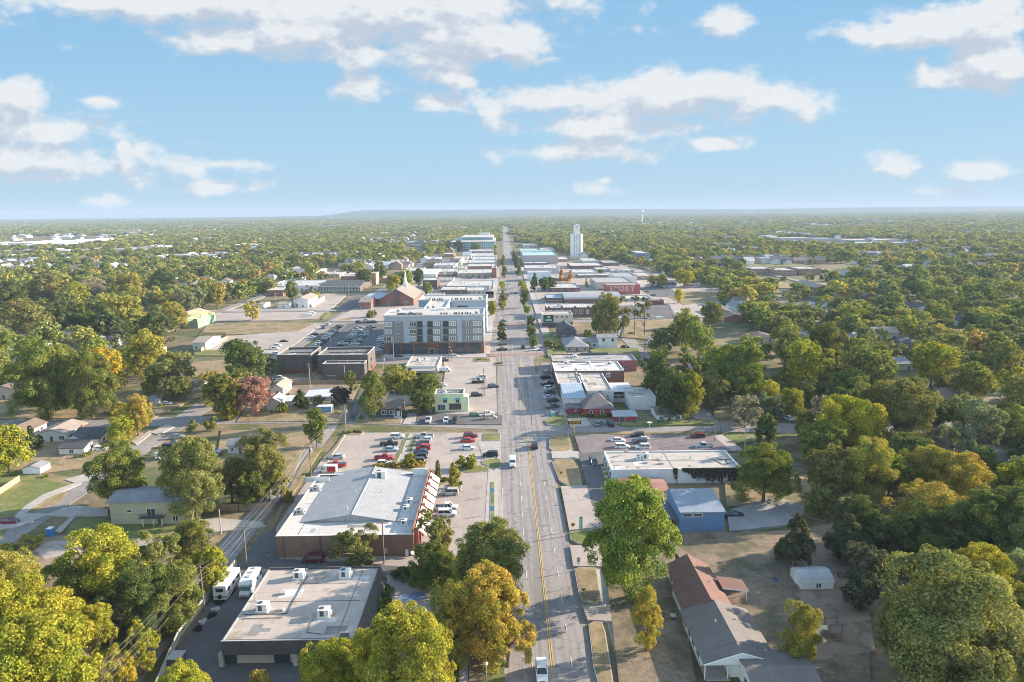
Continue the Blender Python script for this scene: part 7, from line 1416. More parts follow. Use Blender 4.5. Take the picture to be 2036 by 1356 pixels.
# ---------------------------------------------------------------- vehicles
m_paint = mat('car_paint', (1, 1, 1), rough=.32, v1=None, v2=(3.0, .04), tint=True, spec=.6)
m_cglass = mat('car_glass', (.03, .04, .05), rough=.1, v1=None, v2=None, spec=.9)
m_tyre = mat('tyre_rubber', (.02, .02, .02), v1=None, v2=None); m_rim = mat('rim_alloy', (.5, .5, .5), rough=.4, v1=None, v2=None, metal=.6)
m_head = mat('headlight_lens', (.75, .76, .78), rough=.15, v1=None, v2=None, spec=.8); m_tail = mat('tail_lens', (.35, .02, .02), rough=.3, v1=None, v2=None)
def loft(mb, secs):
    rings = []
    for x, zb, zt, w, ch in secs:
        i = len(mb.v); mb.v += [(x, -w, zb), (x, -w, zt - ch), (x, -w + ch * .9, zt), (x, w - ch * .9, zt), (x, w, zt - ch), (x, w, zb)]; rings.append(i)
    for a, b in zip(rings, rings[1:]):
        for k in range(6): j = (k + 1) % 6; mb.f.append((a + k, a + j, b + j, b + k)); mb.m.append(mb.mi)
    mb.f.append(tuple(rings[0] + k for k in range(6))[::-1]); mb.m.append(mb.mi); mb.f.append(tuple(rings[-1] + k for k in range(6))); mb.m.append(mb.mi)
CT = {  # body sections, greenhouse (x back base, x front base, x back top, x front top, z base, z top, w base, w top), wheel x, radius
 'sedan': ([(-2.38, .38, .92, .70, .1), (-2.25, .24, 1.0, .86, .12), (-1.1, .2, 1.0, .91, .12), (.9, .2, .96, .91, .12), (1.9, .22, .84, .88, .12), (2.3, .34, .66, .74, .1)], (-1.75, 1.05, -1.15, .25, .93, 1.44, .84, .64), (-1.4, 1.42), .33),
 'suv': ([(-2.35, .42, 1.05, .78, .1), (-2.25, .28, 1.12, .90, .12), (-1.0, .24, 1.12, .94, .12), (1.0, .24, 1.10, .94, .12), (1.95, .26, 1.0, .90, .14), (2.3, .38, .8, .78, .1)], (-2.25, 1.2, -2.0, .45, 1.05, 1.72, .88, .72), (-1.4, 1.42), .37),
 'hatchback': ([(-2.0, .36, .98, .74, .1), (-1.9, .24, 1.02, .84, .12), (0, .2, 1.0, .87, .12), (1.6, .24, .86, .84, .12), (1.95, .34, .7, .72, .1)], (-1.85, .95, -1.45, .2, .94, 1.5, .80, .64), (-1.2, 1.25), .32),
 'pickup': ([(-2.85, .45, 1.0, .86, .08), (-2.8, .35, 1.08, .93, .08), (-.3, .3, 1.08, .95, .1), (1.3, .3, 1.12, .95, .12), (2.5, .32, 1.08, .92, .14), (2.85, .45, .85, .8, .1)], (-.55, 1.35, -.35, .75, 1.06, 1.85, .88, .72), (-1.75, 1.85), .42),
 'van': ([(-2.7, .4, 2.05, .88, .15), (-2.6, .3, 2.2, .95, .15), (.9, .28, 2.2, .95, .2), (1.55, .28, 1.5, .94, .2), (2.3, .3, 1.15, .9, .15), (2.65, .42, .85, .8, .1)], (.55, 1.75, .6, 1.25, 1.25, 2.0, .965, .93), (-1.7, 1.75), .36),
 'minivan': ([(-2.4, .4, 1.1, .82, .1), (-2.3, .26, 1.15, .93, .12), (1.0, .22, 1.12, .96, .12), (1.9, .24, .95, .9, .14), (2.35, .36, .72, .78, .1)], (-2.3, 1.5, -2.1, .6, 1.05, 1.74, .90, .74), (-1.45, 1.5), .34)}
def green_house(mb, g, mg, mr):
    xb, xf, tb, tf, z0, z1, wb, wt_ = g
    A = [(xb, -wb, z0), (xf, -wb, z0), (xf, wb, z0), (xb, wb, z0)]; T_ = [(tb, -wt_, z1), (tf, -wt_, z1), (tf, wt_, z1), (tb, wt_, z1)]
    mb.mi = mg
    for i in range(4): j = (i + 1) % 4; mb.quad(A[i], A[j], T_[j], T_[i])
    mb.mi = mr
def roof_bits(mb, g):
    xb, xf, tb, tf, z0, z1, wb, wt_ = g
    mb.box(tb - .06, tf + .06, -wt_ - .03, wt_ + .03, z1 - .01, z1 + .05)
    for s_ in (-1, 1):
        for (a, c) in (((xb, wb), (tb, wt_)), ((xf, wb), (tf, wt_)), (((xb + xf) / 2, wb), ((tb + tf) / 2 - .1, wt_))): mb.tube((a[0], s_ * a[1], z0), (c[0], s_ * c[1], z1), .05, n=4)
def wheel(mb, x, y, r, rim=1):
    mb.mi = mb.mi; s_ = 1 if y > 0 else -1
    mb.tube((x, y - s_ * .24, r), (x, y, r), r, n=12)
_cp = {}
def car_proto(ty, full):
    k = (ty, full)
    if k in _cp: return _cp[k]
    secs, g, wx, r = CT[ty]; hw = max(s_[3] for s_ in secs)
    b = MB(); loft(b, secs); 
    if full:
        roof_bits(b, g); 
        if ty == 'pickup':
            pass
        me = {'body': (b.mesh('body', m_paint), None)}; w = MB(); green_house(w, g, 0, 0)
        if ty == 'pickup': w.box(-2.7, -.7, -.78, .78, 1.07, 1.10)
        me['windows'] = (w.mesh('windows', m_cglass), None)
        for nm, x in (('front', wx[1]), ('rear', wx[0])):
            pass
        wm = MB(); wm.tube((0, -.12, 0), (0, .12, 0), r, n=14); me['wheel'] = (wm.mesh('wheel', m_tyre), None)
        rm = MB(); rm.tube((0, -.135, 0), (0, .135, 0), r * .58, n=10); me['rim'] = (rm.mesh('rim', m_rim), None)
        xf, xr = secs[-1][0], secs[0][0]; zf, zr = secs[-1][2], secs[0][2]
        for nm, x, z, y, m_ in (('headlight', xf - .12, zf - .06, .58, m_head), ('tail_light', xr - .02, zr - .2, .62, m_tail)):
            l = MB(); l.box(-.12, .14, -.16, .16, -.1, .1) if nm == 'headlight' else l.box(-.03, .1, -.13, .13, -.14, .14); me[nm] = (l.mesh(nm, m_), (x, y, z))
        gr = MB(); gr.box(-.02, .06, -.4, .4, -.14, .08); me['grille'] = (gr.mesh('grille', m_dmetal), (xf - .03, 0, zf - .16)); me['_'] = (hw, wx, r)
        _cp[k] = me
    else:
        roof_bits(b, g); green_house(b, g, 1, 0); b.mi = 2
        for x in wx:
            for y in (-hw - .01, hw + .01): wheel(b, x, y, r)
        if ty == 'pickup': b.mi = 1; b.box(-2.7, -.7, -.78, .78, 1.07, 1.10)
        _cp[k] = b.mesh('vehicle', [m_paint, m_cglass, m_tyre])
    return _cp[k]
CC = {'white': (.74, .74, .73), 'black': (.02, .02, .022), 'silver': (.48, .49, .50), 'grey': (.20, .21, .22), 'dark grey': (.075, .08, .085), 'red': (.48, .03, .03), 'dark red': (.17, .02, .025), 'dark blue': (.03, .05, .11), 'tan': (.46, .40, .30), 'maroon': (.11, .02, .03), 'pale blue': (.38, .46, .55), 'green': (.08, .22, .12)}
def car(px, py, ty, c, hd, place, full=None, label=None):
    p = G(px, py, .5); d = p.y; full = (d < 262) if full is None else full
    nm = ty if ty in ('van', 'minivan') else ('pickup_truck' if ty == 'pickup' else 'car'); rz = rad(hd)
    lab = label or '%s %s %s' % (c, {'pickup': 'pickup truck', 'suv': 'sport utility car'}.get(ty, ty), place)
    if full:
        o = thing(nm, lab, 'car' if nm == 'car' else nm.replace('_', ' '), (p.x, p.y, 0.06), rz); me = car_proto(ty, True); hw, wx, r = me['_']
        for k in ('body', 'windows'): q = obj(k, me[k][0], o); q.color = (*CC[c], 1)
        obj('grille', me['grille'][0], o, me['grille'][1])
        for s_ in (-1, 1):
            for x in wx: w = obj('wheel', me['wheel'][0], o, (x, s_ * (hw - .10), r)); obj('rim', me['rim'][0], w)
            for k in ('headlight', 'tail_light'): l = me[k][1]; obj(k, me[k][0], o, (l[0], s_ * l[1], l[2]))
    else:
        o = obj(nm, car_proto(ty, False), None, (p.x, p.y, .06), rz); o.color = (*CC[c], 1); tag(o, lab, 'car' if nm == 'car' else nm.replace('_', ' '))
    o['group'] = 'cars and trucks ' + place; return o
car(1077, 1338, 'suv', 'white', 270, 'driving towards the bottom on the main street', label='white sport utility car with sunroof driving at the bottom of the main street')
car(1019, 922, 'van', 'white', 270, 'on the main street', label='white van driving on the main street left of the yellow line'); car(1063, 887, 'suv', 'black', 90, 'on the main street', label='black car driving away on the main street near the cross street')
LC = 'in the restaurant lot left of the narrow lawn'; LB = 'in the restaurant lot right of the narrow lawn'; LD = 'in the restaurant lot near the main street'; LS = 'in front of the pale green shop'
for px, py, ty, c, hd in [(790, 869, 'suv', 'white', 0), (774, 883, 'pickup', 'black', 0), (777, 894, 'sedan', 'pale blue', 0), (764, 911, 'pickup', 'red', 0), (763, 922, 'hatchback', 'white', 0)]: car(px, py, ty, c, hd, LC)
for px, py, ty, c, hd in [(669, 909, 'sedan', 'silver', 180), (669, 925, 'pickup', 'red', 180)]: car(px, py, ty, c, hd, 'at the alley side of the restaurant lot')
v_ = car(651, 936, 'van', 'white', 180, 'x', label='white delivery van with red rear panels beside the alley'); part('red_panel', MB().box(-2.5, -.2, .952, .975, .5, 2.0).box(-2.5, -.2, -.975, -.952, .5, 2.0), mat('red_panel_paint', (.5, .04, .04)), v_); v_['group'] = 'cars and trucks at the alley side of the restaurant lot'
for px, py, ty, c, hd in [(845, 868, 'pickup', 'silver', 180), (846, 875, 'hatchback', 'white', 180), (841, 882, 'suv', 'grey', 180), (842, 891, 'suv', 'red', 180), (837, 899, 'sedan', 'dark blue', 180), (834, 909, 'suv', 'black', 180), (829, 918, 'suv', 'dark grey', 180)]: car(px, py, ty, c, hd, LB)
for px, py, ty, c, hd in [(936, 867, 'suv', 'dark red', 0), (931, 876, 'sedan', 'red', 0), (930, 891, 'sedan', 'white', 0), (975, 905, 'suv', 'black', 180)]: car(px, py, ty, c, hd, LD)
for px, py, ty, c, hd in [(894, 980, 'suv', 'silver', 180), (888, 1010, 'pickup', 'white', 0), (889, 1022, 'suv', 'white', 0)]: car(px, py, ty, c, hd, 'beside the white restaurant awnings')
for px, py, ty, c, hd in [(852, 836, 'pickup', 'silver', 270), (887, 836, 'sedan', 'white', 270), (904, 837, 'suv', 'black', 270), (967, 824, 'pickup', 'white', 20), (975, 831, 'suv', 'tan', 20), (945, 825, 'hatchback', 'green', 20)]: car(px, py, ty, c, hd, LS)
for px, py, ty, c, hd in [(885, 737, 'van', 'white', 0), (878, 766, 'sedan', 'white', 0), (957, 751, 'suv', 'white', 180), (951, 760, 'pickup', 'black', 0), (948, 786, 'suv', 'black', 0), (883, 717, 'suv', 'black', 0)]: car(px, py, ty, c, hd, 'in the concrete lot behind the pale green shop')
car(981, 769, 'suv', 'dark blue', 20, 'x', label='dark blue car pulling out on the left side of the main street')
for px, py, ty, c in [(903, 709, 'suv', 'white'), (791, 709, 'sedan', 'black'), (815, 709, 'sedan', 'white')]: car(px, py, ty, c, 0, 'at the kerb of the apartment block')
for px, py, ty, c in [(1088, 741, 'suv', 'grey'), (1085, 751, 'suv', 'black'), (1088, 763, 'pickup', 'black'), (1093, 772, 'suv', 'white'), (1094, 780, 'sedan', 'dark grey'), (1092, 790, 'sedan', 'silver'), (1100, 797, 'suv', 'black'), (1099, 809, 'pickup', 'dark grey')]: car(px, py, ty, c, 24, 'nosed into the right parking bays')
RL = 'in the old asphalt lot on the right'
for px, py, ty, c, hd in [(1229, 876, 'sedan', 'white', 0), (1237, 889, 'suv', 'white', 0), (1267, 867, 'suv', 'black', 180), (1276, 874, 'sedan', 'silver', 180), (1271, 880, 'minivan', 'dark grey', 180), (1277, 890, 'suv', 'white', 180), (1387, 869, 'suv', 'dark red', 180), (1400, 888, 'pickup', 'silver', 180)]: car(px, py, ty, c, hd, RL)
car(1180, 920, 'minivan', 'dark grey', 275, 'x', label='dark grey minivan parked at the front of the long white building'); car(1191, 843, 'sedan', 'grey', 55, 'x', label='grey sedan parked in front of the crimson pavilion'); car(1213, 843, 'suv', 'black', 95, 'x', label='black car parked nose-in beside the crimson shed')
car(1460, 1024, 'sedan', 'black', 0, 'x', label='black sedan parked beside the blue metal building'); car(622, 1113, 'minivan', 'maroon', 180, 'x', label='maroon minivan parked against the restaurant brick wall'); car(18, 1037, 'sedan', 'dark red', 0, 'x', label='dark red car cut by the left edge')
for px, py, ty, c, hd, lb in [(327, 906, 'van', 'white', 70, 'white van parked at the left street between tree crowns'), (352, 869, 'sedan', 'grey', 20, 'grey sedan on the left street near the corner shrubs'), (343, 885, 'pickup', 'black', 10, 'black pickup behind the white van on the left street'), (201, 893, 'sedan', 'white', 0, 'white sedan in the driveway of the white house'), (332, 803, 'sedan', 'silver', 0, 'silver car beside the tiny white shed'), (425, 898, 'suv', 'silver', 0, 'silver car half hidden behind the olive tree'), (555, 753, 'pickup', 'white', 0, 'white pickup below the left dark brick block'), (1568, 832, 'sedan', 'silver', 100, 'silver car at the white house on the right')]: car(px, py, ty, c, hd, 'in the side streets', label=lb)
def rowp(x0, y0, x1, y1, n, hd, place, seed):
    r = random.Random(seed); a = G(x0, y0); b_ = G(x1, y1)
    for i in range(n):
        q = a.lerp(b_, i / (n - 1)); X_, Y_, _ = proj((q.x + r.uniform(-.4, .4), q.y, .5))
        car(X_, Y_, r.choice(('sedan', 'suv', 'suv', 'hatchback', 'pickup')), r.choice(('white', 'silver', 'black', 'grey', 'dark grey', 'white', 'pale blue', 'black', 'silver', 'dark blue')), hd + r.choice((0, 180)) if hd != 24 else hd, place)
rowp(676, 650, 624, 691, 13, 0, 'in the leftmost row of the apartment parking lot', 1); rowp(716, 652, 677, 689, 12, 0, 'in the second row of the apartment parking lot', 2); rowp(739, 653, 702, 689, 12, 0, 'in the third row of the apartment parking lot', 3); rowp(760, 672, 752, 698, 7, 0, 'in the row touching the apartment block', 4)
for i, (px, py, ty, c, hd) in enumerate([(619, 671, 'sedan', 'white', 200), (625, 665, 'sedan', 'black', 200), (565, 679, 'sedan', 'black', 0), (551, 687, 'sedan', 'white', 0), (544, 694, 'pickup', 'white', 0), (653, 645, 'suv', 'silver', 90), (644, 652, 'suv', 'dark grey', 90), (549, 703, 'sedan', 'white', 0)]): car(px, py, ty, c, hd, 'on the street left of the apartment parking lot')
for px, py, ty, c in [(714, 641, 'suv', 'black'), (724, 641, 'pickup', 'grey'), (735, 641, 'suv', 'dark grey'), (744, 641, 'suv', 'black'), (728, 637, 'sedan', 'silver')]: car(px, py, ty, c, 0, 'at the top edge of the apartment parking lot')
car(616, 628, 'van', 'white', 0, 'x', label='white van nearer the camera in the wide church lot'); car(620, 624, 'van', 'white', 0, 'x', label='white van parked behind another in the wide church lot')
rowp(931, 554, 976, 554, 9, 90, 'in front of the long tan shop', 6); rowp(1232, 527, 1248, 524, 3, 0, 'below the trees right of the elevator', 7); rowp(1252, 532, 1286, 536, 6, 0, 'in the far right lot by the slate building', 8); rowp(1287, 582, 1298, 589, 4, 0, 'at the right end of the mural wall', 9); rowp(878, 598, 900, 591, 3, 0, 'behind the apartment block', 10)
for px, py, ty, c, pl in [(1298, 634, 'pickup', 'white', 'in the lot between the tall pines'), (1313, 634, 'van', 'white', 'in the lot between the tall pines'), (1270, 627, 'sedan', 'silver', 'in the lot between the tall pines'), (1298, 675, 'van', 'white', 'beside the round yellow-green trees'), (1318, 677, 'van', 'white', 'beside the round yellow-green trees'), (1289, 683, 'pickup', 'white', 'beside the round yellow-green trees'), (1297, 687, 'suv', 'black', 'beside the round yellow-green trees'), (1243, 690, 'sedan', 'black', 'right of the two-storey white house'), (1108, 667, 'sedan', 'silver', 'in front of the dark slate house'), (1256, 664, 'hatchback', 'dark grey', 'on the dry lot behind the white house'), (1162, 594, 'suv', 'dark blue', 'behind the curved white roof'), (1195, 576, 'pickup', 'black', 'left of the mural wall'), (1083, 594, 'pickup', 'tan', 'at the brick shop corner')]: car(px, py, ty, c, 0, pl)
rowp(998, 697, 1000, 640, 7, 24, 'in the left downtown parking bays', 11); rowp(1064, 697, 1051, 640, 7, 24, 'in the right downtown parking bays', 12); rowp(1003, 600, 1004, 540, 8, 24, 'further up the left downtown bays', 13); rowp(1041, 600, 1029, 540, 8, 24, 'further up the right downtown bays', 14)
for px, py, c, hd in [(1040, 690, 'black', 270), (1010, 588, 'dark grey', 270), (1026, 583, 'black', 90), (1018, 536, 'silver', 90), (1012, 508, 'white', 270), (1016, 500, 'grey', 90), (1010, 486, 'dark grey', 270), (1010, 566, 'grey', 270)]: car(px, py, 'sedan', c, hd, 'driving through downtown')
# motorhome and travel trailer
def rvpart(nm, mb, m, s): return part(nm, mb, m, s)
rvw = mat('rv_white', (.72, .72, .71), rough=.45, v1=(.6, .05), v2=None); rvg = mat('rv_grey_band', (.35, .36, .40), rough=.5, v1=None, v2=None)
p = G(452, 1166, 1.2); hx_ = Vector(tuple(G(475, 1136, 2)[:2])) - Vector(tuple(G(440, 1186, 2)[:2])); ang = math.atan2(hx_.y, hx_.x)
s = thing('travel_trailer', 'white travel trailer with spare wheel beside the motorhome', 'trailer', (p.x, p.y, 0), rad(90)); L2 = 3.5
rvpart('body', MB().box(-L2, L2, -1.25, 1.25, .55, 3.2), rvw, s); rvpart('roof', MB().box(-L2 - .03, L2 + .03, -1.2, 1.2, 3.2, 3.3), m_trim, s); rvpart('stripe', MB().box(-L2 - .02, L2 + .02, -1.27, 1.27, .9, 1.25), rvg, s)
rvpart('spare_wheel', MB().tube((-L2 - .25, 0, 1.2), (-L2 - .02, 0, 1.2), .38, n=14), m_tyre, s); rvpart('front_window', MB().box(-L2 - .04, -L2 - .02, -.7, .7, 2.1, 2.8), m_cglass, s)
for x in (-1.5, 1.6): rvpart('roof_vent', MB().box(x - .3, x + .3, -.3, .3, 3.3, 3.42), m_metal, s)
for x in (-.5, .4):
    for y in (-1.2, 1.2): rvpart('wheel', MB().tube((x, y - .12, .36), (x, y + .12, .36), .36, n=12), m_tyre, s)
for x in (-2.2, 0, 2.2): rvpart('window', MB().box(x - .5, x + .5, -1.28, -1.26, 1.8, 2.5), m_cglass, s)
p = G(498, 1160, 1.2); s = thing('motorhome', 'white motorhome facing the camera beside the alley pole', 'motorhome', (p.x, p.y, 0), rad(270))
mb = MB(); mb.box(-2.9, 2.2, -1.2, 1.2, .5, 3.1); loft(mb, [(2.2, .45, 1.9, 1.05, .1), (2.9, .45, 1.35, 1.0, .15), (3.7, .5, 1.1, .9, .15)]); loft(mb, [(1.6, 2.2, 3.1, 1.2, .1), (2.9, 2.3, 3.0, 1.15, .2), (3.2, 2.4, 2.8, 1.0, .15)]); rvpart('body', mb, rvw, s)
rvpart('windshield', MB().quad and (lambda m_: (m_.quad((2.95, -.95, 1.4), (2.95, .95, 1.4), (2.5, .9, 2.25), (2.5, -.9, 2.25)), m_)[1])(MB()), mat('windshield_glass', (.10, .22, .26), rough=.1, v1=None, v2=None, spec=.9), s); rvpart('grille', MB().box(3.68, 3.74, -.6, .6, .6, .9), rvg, s)
for y in (-.75, .75): rvpart('headlight', MB().box(3.6, 3.75, y - .13, y + .13, .8, .98), m_head, s)
for x in (-2.2, 2.7):
    for y in (-1.1, 1.1): rvpart('wheel', MB().tube((x, y - .12, .38), (x, y + .12, .38), .38, n=12), m_tyre, s)
for x in (-2.4, -.8, .8): rvpart('roof_vent', MB().box(x - .35, x + .35, -.35, .35, 3.1, 3.24), m_metal, s)
for x in (-2.5, -.5): rvpart('window', MB().box(x - .5, x + .5, 1.205, 1.22, 1.7, 2.4), m_cglass, s)
# spare wheels and junk beside the alley wall
for i, (px, py) in enumerate(((436, 1200), (428, 1214), (420, 1226), (402, 1240), (394, 1254))):
    p = G(px, py); single('tyre_pile', MB().tube((-.4, 0, 0), (-.4, 0, .5), .42, n=10).tube((.45, .2, 0), (.45, .2, .3), .42, n=10).box(-.2, .7, -.8, -.2, 0, .45), (m_tyre, m_metal)[i % 2], '%s heap of tyres and scrap along the alley wall' % ('first', 'second', 'third', 'fourth', 'fifth')[i], 'scrap heap', (p.x, p.y, .05), i * .7)
# ---------------------------------------------------------------- scattered trees and the far woods
FIELDS = []; rf_ = random.Random(31)
for i in range(150):                                       # open lots, fields and streets between the far trees
    y = 620 + 5200 * rf_.random() ** 1.5; x = rf_.uniform(-.78, .78) * y; w = rf_.uniform(40, 150) * (1 + y / 3500); d = rf_.uniform(22, 50) * (1 + y / 1300)
    if -.45 * y > x and 1300 < y < 3000: w *= 1.6; d *= 1.3
    if abs(x - 6) < w / 2 + 60 or is_clear(x, y): continue
    FIELDS.append((x - w / 2, x + w / 2, y - d / 2, y + d / 2))
    sheet('street' if i % 3 == 0 else 'field', (m_road2, m_dry, m_conc, m_grass, m_dry)[i % 5], [(x - w / 2, y - d / 2), (x + w / 2, y - d / 2), (x + w / 2, y + d / 2), (x - w / 2, y + d / 2)], world_xy=True)
clear([tuple(G(a, c))[:2] for a, c in [(430, 856), (640, 860), (560, 1010), (400, 1012)]]); clear([tuple(G(a, c))[:2] for a, c in [(500, 785), (705, 780), (705, 842), (470, 846)]])
def frnd(a, b, s=0):
    v = math.sin(a * 12.9898 + b * 78.233 + s * 37.7) * 43758.5453; return v - math.floor(v)
def vnoise(x, y, s=0):
    xi, yi = math.floor(x), math.floor(y); fx, fy = x - xi, y - yi; fx = fx * fx * (3 - 2 * fx); fy = fy * fy * (3 - 2 * fy)
    a = frnd(xi, yi, s) * (1 - fx) + frnd(xi + 1, yi, s) * fx; b = frnd(xi, yi + 1, s) * (1 - fx) + frnd(xi + 1, yi + 1, s) * fx
    return a * (1 - fy) + b * fy
clear([(-105, 250), (27, 250), (27, 330), (-105, 330)]); clear([(13, 236), (66, 236), (66, 345), (13, 345)]); clear([(27, 345), (150, 345), (150, 452), (27, 452)])
clear([(-60, 40), (62, 40), (88, 130), (75, 236), (-60, 236)]); clear([(-200, 330), (-105, 330), (-105, 520), (-200, 520)])
clear([tuple(G(a, c))[:2] for a, c in [(60, 832), (325, 828), (335, 930), (200, 980), (40, 960)]])
def density(x, y):
    if y < 232:
        if x < -60: return .04 if y > 150 else .0
        return .6 if x > 88 else .03
    if x < -60: return .36 if y < 480 else (.9 if x < -110 else .4)
    if y > 900: return .95
    return .84 if x > 100 else .75
rs = random.Random(11); cand = []
CG = {}
for cx, cy, R in CROWNS: CG.setdefault((int(cx // 30), int(cy // 30)), []).append((cx, cy, R))
def near_crown(x, y, R):
    for i in (-1, 0, 1):
        for j in (-1, 0, 1):
            for cx, cy, R2 in CG.get((int(x // 30) + i, int(y // 30) + j), ()):
                if math.hypot(x - cx, y - cy) < (R + R2) * .62: return True
    return False
step = 8.6; yv = 95.0
while yv < 1500:
    hw = yv * .80 + 30; st = step if yv < 700 else 10.6
    xv = -hw
    while xv < hw:
        x = xv + rs.uniform(-.48, .48) * st; y = yv + rs.uniform(-.48, .48) * st; xv += st
        if rs.random() > density(x, y) * (1.15 if vnoise(x / 60, y / 60) > .30 else .30): continue
        if is_clear(x, y): continue
        R = rs.choice((3.6, 4.4, 5.0, 5.6, 6.4, 7.4)) * rs.uniform(.9, 1.1)
        if near_crown(x, y, R): continue
        CG.setdefault((int(x // 30), int(y // 30)), []).append((x, y, R * .75))
        cand.append((x, y, R, R * rs.uniform(1.55, 2.15)))
    yv += st
cand.sort(key=lambda c: c[1] + abs(c[0]) * .15)
NIND = max(0, 288 - len([o for o in THINGS if o.get('category') == 'tree']))
cols = ['g', 'o', 'dg', 'g', 'yg', 'g', 'dg', 'oy', 'g', 'pg', 'o', 'bg', 'yg', 'dg']
for i, (x, y, R, Hh) in enumerate(cand[:NIND]):
    tree(x, y, R, Hh, cols[int(frnd(x, y) * 14) % 14], rs.choice(('round', 'round', 'oval', 'loose')), 'mid' if y < 260 else 'low')

def proto(name, me):
    o = bpy.data.objects.new(name, me); return o
def far_copy(me):
    m2 = me.copy(); m2.materials.clear(); m2.materials.append(m_leaf_far)
    if 'tc' not in m2.attributes:
        a = m2.attributes.new('tc', 'FLOAT', 'FACE'); a.data.foreach_set('value', np.zeros(len(m2.polygons), dtype=np.float32))
    return m2
def instancer(name, pts, protos, label, cat):
    col = bpy.data.collections.new(name + '_sources')
    for o in protos: col.objects.link(o)
    n = len(pts); me = bpy.data.meshes.new(name); me.vertices.add(n)
    me.vertices.foreach_set('co', np.array([p[:3] for p in pts], dtype=np.float32).reshape(-1))
    me.attributes.new('sc', 'FLOAT_VECTOR', 'POINT').data.foreach_set('vector', np.array([p[3:6] for p in pts], dtype=np.float32).reshape(-1))
    me.attributes.new('rz', 'FLOAT_VECTOR', 'POINT').data.foreach_set('vector', np.array([(0, 0, p[6]) for p in pts], dtype=np.float32).reshape(-1))
    me.attributes.new('ix', 'INT', 'POINT').data.foreach_set('value', np.array([p[7] for p in pts], dtype=np.int32))
    me.update()
    o = obj(name, me); o['kind'] = 'stuff'; o['label'] = label; o['category'] = cat
    g = bpy.data.node_groups.new(name, 'GeometryNodeTree')
    g.interface.new_socket('Geometry', in_out='INPUT', socket_type='NodeSocketGeometry'); g.interface.new_socket('Geometry', in_out='OUTPUT', socket_type='NodeSocketGeometry')
    i = g.nodes.new('NodeGroupInput'); q = g.nodes.new('NodeGroupOutput')
    ci = g.nodes.new('GeometryNodeCollectionInfo'); ci.inputs['Collection'].default_value = col; ci.inputs['Separate Children'].default_value = True; ci.inputs['Reset Children'].default_value = True
    ip = g.nodes.new('GeometryNodeInstanceOnPoints'); ip.inputs['Pick Instance'].default_value = True
    def at(nm, ty):
        a = g.nodes.new('GeometryNodeInputNamedAttribute'); a.data_type = ty; a.inputs['Name'].default_value = nm
        return [s for s in a.outputs if s.enabled and s.name == 'Attribute'][0]
    g.links.new(i.outputs[0], ip.inputs['Points']); g.links.new(ci.outputs[0], ip.inputs['Instance'])
    g.links.new(at('ix', 'INT'), ip.inputs['Instance Index']); g.links.new(at('rz', 'FLOAT_VECTOR'), ip.inputs['Rotation']); g.links.new(at('sc', 'FLOAT_VECTOR'), ip.inputs['Scale'])
    g.links.new(ip.outputs[0], q.inputs[0])
    md = o.modifiers.new('spread', 'NODES'); md.node_group = g
    return o
# patches of woodland: a dozen crowns in one piece
def patch_mesh(seed, size=46, nt=21, leafn=300, bare_frac=.0):
    r = np.random.default_rng(seed); Ps = []; R1 = []; C1 = []; T1 = []
    for i in range(nt):
        gx, gy = divmod(i, 5); x = (gx + .5) / 4.4 * size - size / 2 + r.uniform(-4, 4); y = (gy + .5) / 5 * size - size / 2 + r.uniform(-4, 4)
        R = r.uniform(4.0, 7.4); h = R * r.uniform(1.3, 1.8)
        P, rn, cl = crown_arrays(leafn, .235, seed * 50 + i % 7, 'round' if i % 3 else 'loose')
        P = P.copy(); P[..., 0] = P[..., 0] * R + x; P[..., 1] = P[..., 1] * R + y; P[..., 2] = P[..., 2] * h * .85 + h * .12
        Ps.append(P); R1.append(rn); C1.append(cl); T1.append(np.full(len(P), r.uniform(0, 1), dtype=np.float32))
    return mesh_from_quads('woodland', np.concatenate(Ps), m_leaf_far, {'rnd': np.concatenate(R1), 'cl': np.concatenate(C1), 'tc': np.concatenate(T1)})
kinds = [('round', 0), ('oval', 1), ('loose', 2), ('round', 2), ('oval', 3), ('loose', 0)]
pr = [proto('wood_a%d' % i, far_copy(crown_mesh(k, 'low', v))) for i, (k, v) in enumerate(kinds)] + [proto('wood_b%d' % i, far_copy(crown_mesh(k, 'tiny', v))) for i, (k, v) in enumerate(kinds)]
pts = []
for x, y, R, Hh in cand[NIND:]:
    ix = rs.randrange(6) + (0 if y < 520 else 6)
    pts.append((x, y, Hh * .14, R, R, Hh * .86, rs.uniform(0, 6.28), ix))
instancer('woodland', pts, pr, 'mixed green and yellow broadleaf woodland between the far houses', 'woodland')
pr2 = [proto('far_wood_%d' % i, patch_mesh(100 + i)) for i in range(6)]
pts = []; yv = 1500.0
while yv < 9000:
    st = 46 * (1 + (yv - 1500) / 5200); hw = yv * .80 + 60; xv = -hw
    while xv < hw:
        x = xv + rs.uniform(-.2, .2) * st; y = yv + rs.uniform(-.2, .2) * st; xv += st
        if vnoise(x / 260, y / 200, 3) < .16 or (abs(x - 6) < 28 + yv * .004 and yv < 3300): continue
        if is_clear(x, y): continue
        s = st / 46 ; sz = rs.uniform(.9, 1.25)
        pts.append((x, y, -1.0, s * 1.02, s * 1.02, sz, rs.choice((0, 1.57, 3.14, 4.71)) + rs.uniform(-.2, .2), rs.randrange(6)))
    yv += st
instancer('far_woodland', pts, pr2, 'hazy woodland stretching away to the horizon', 'woodland')
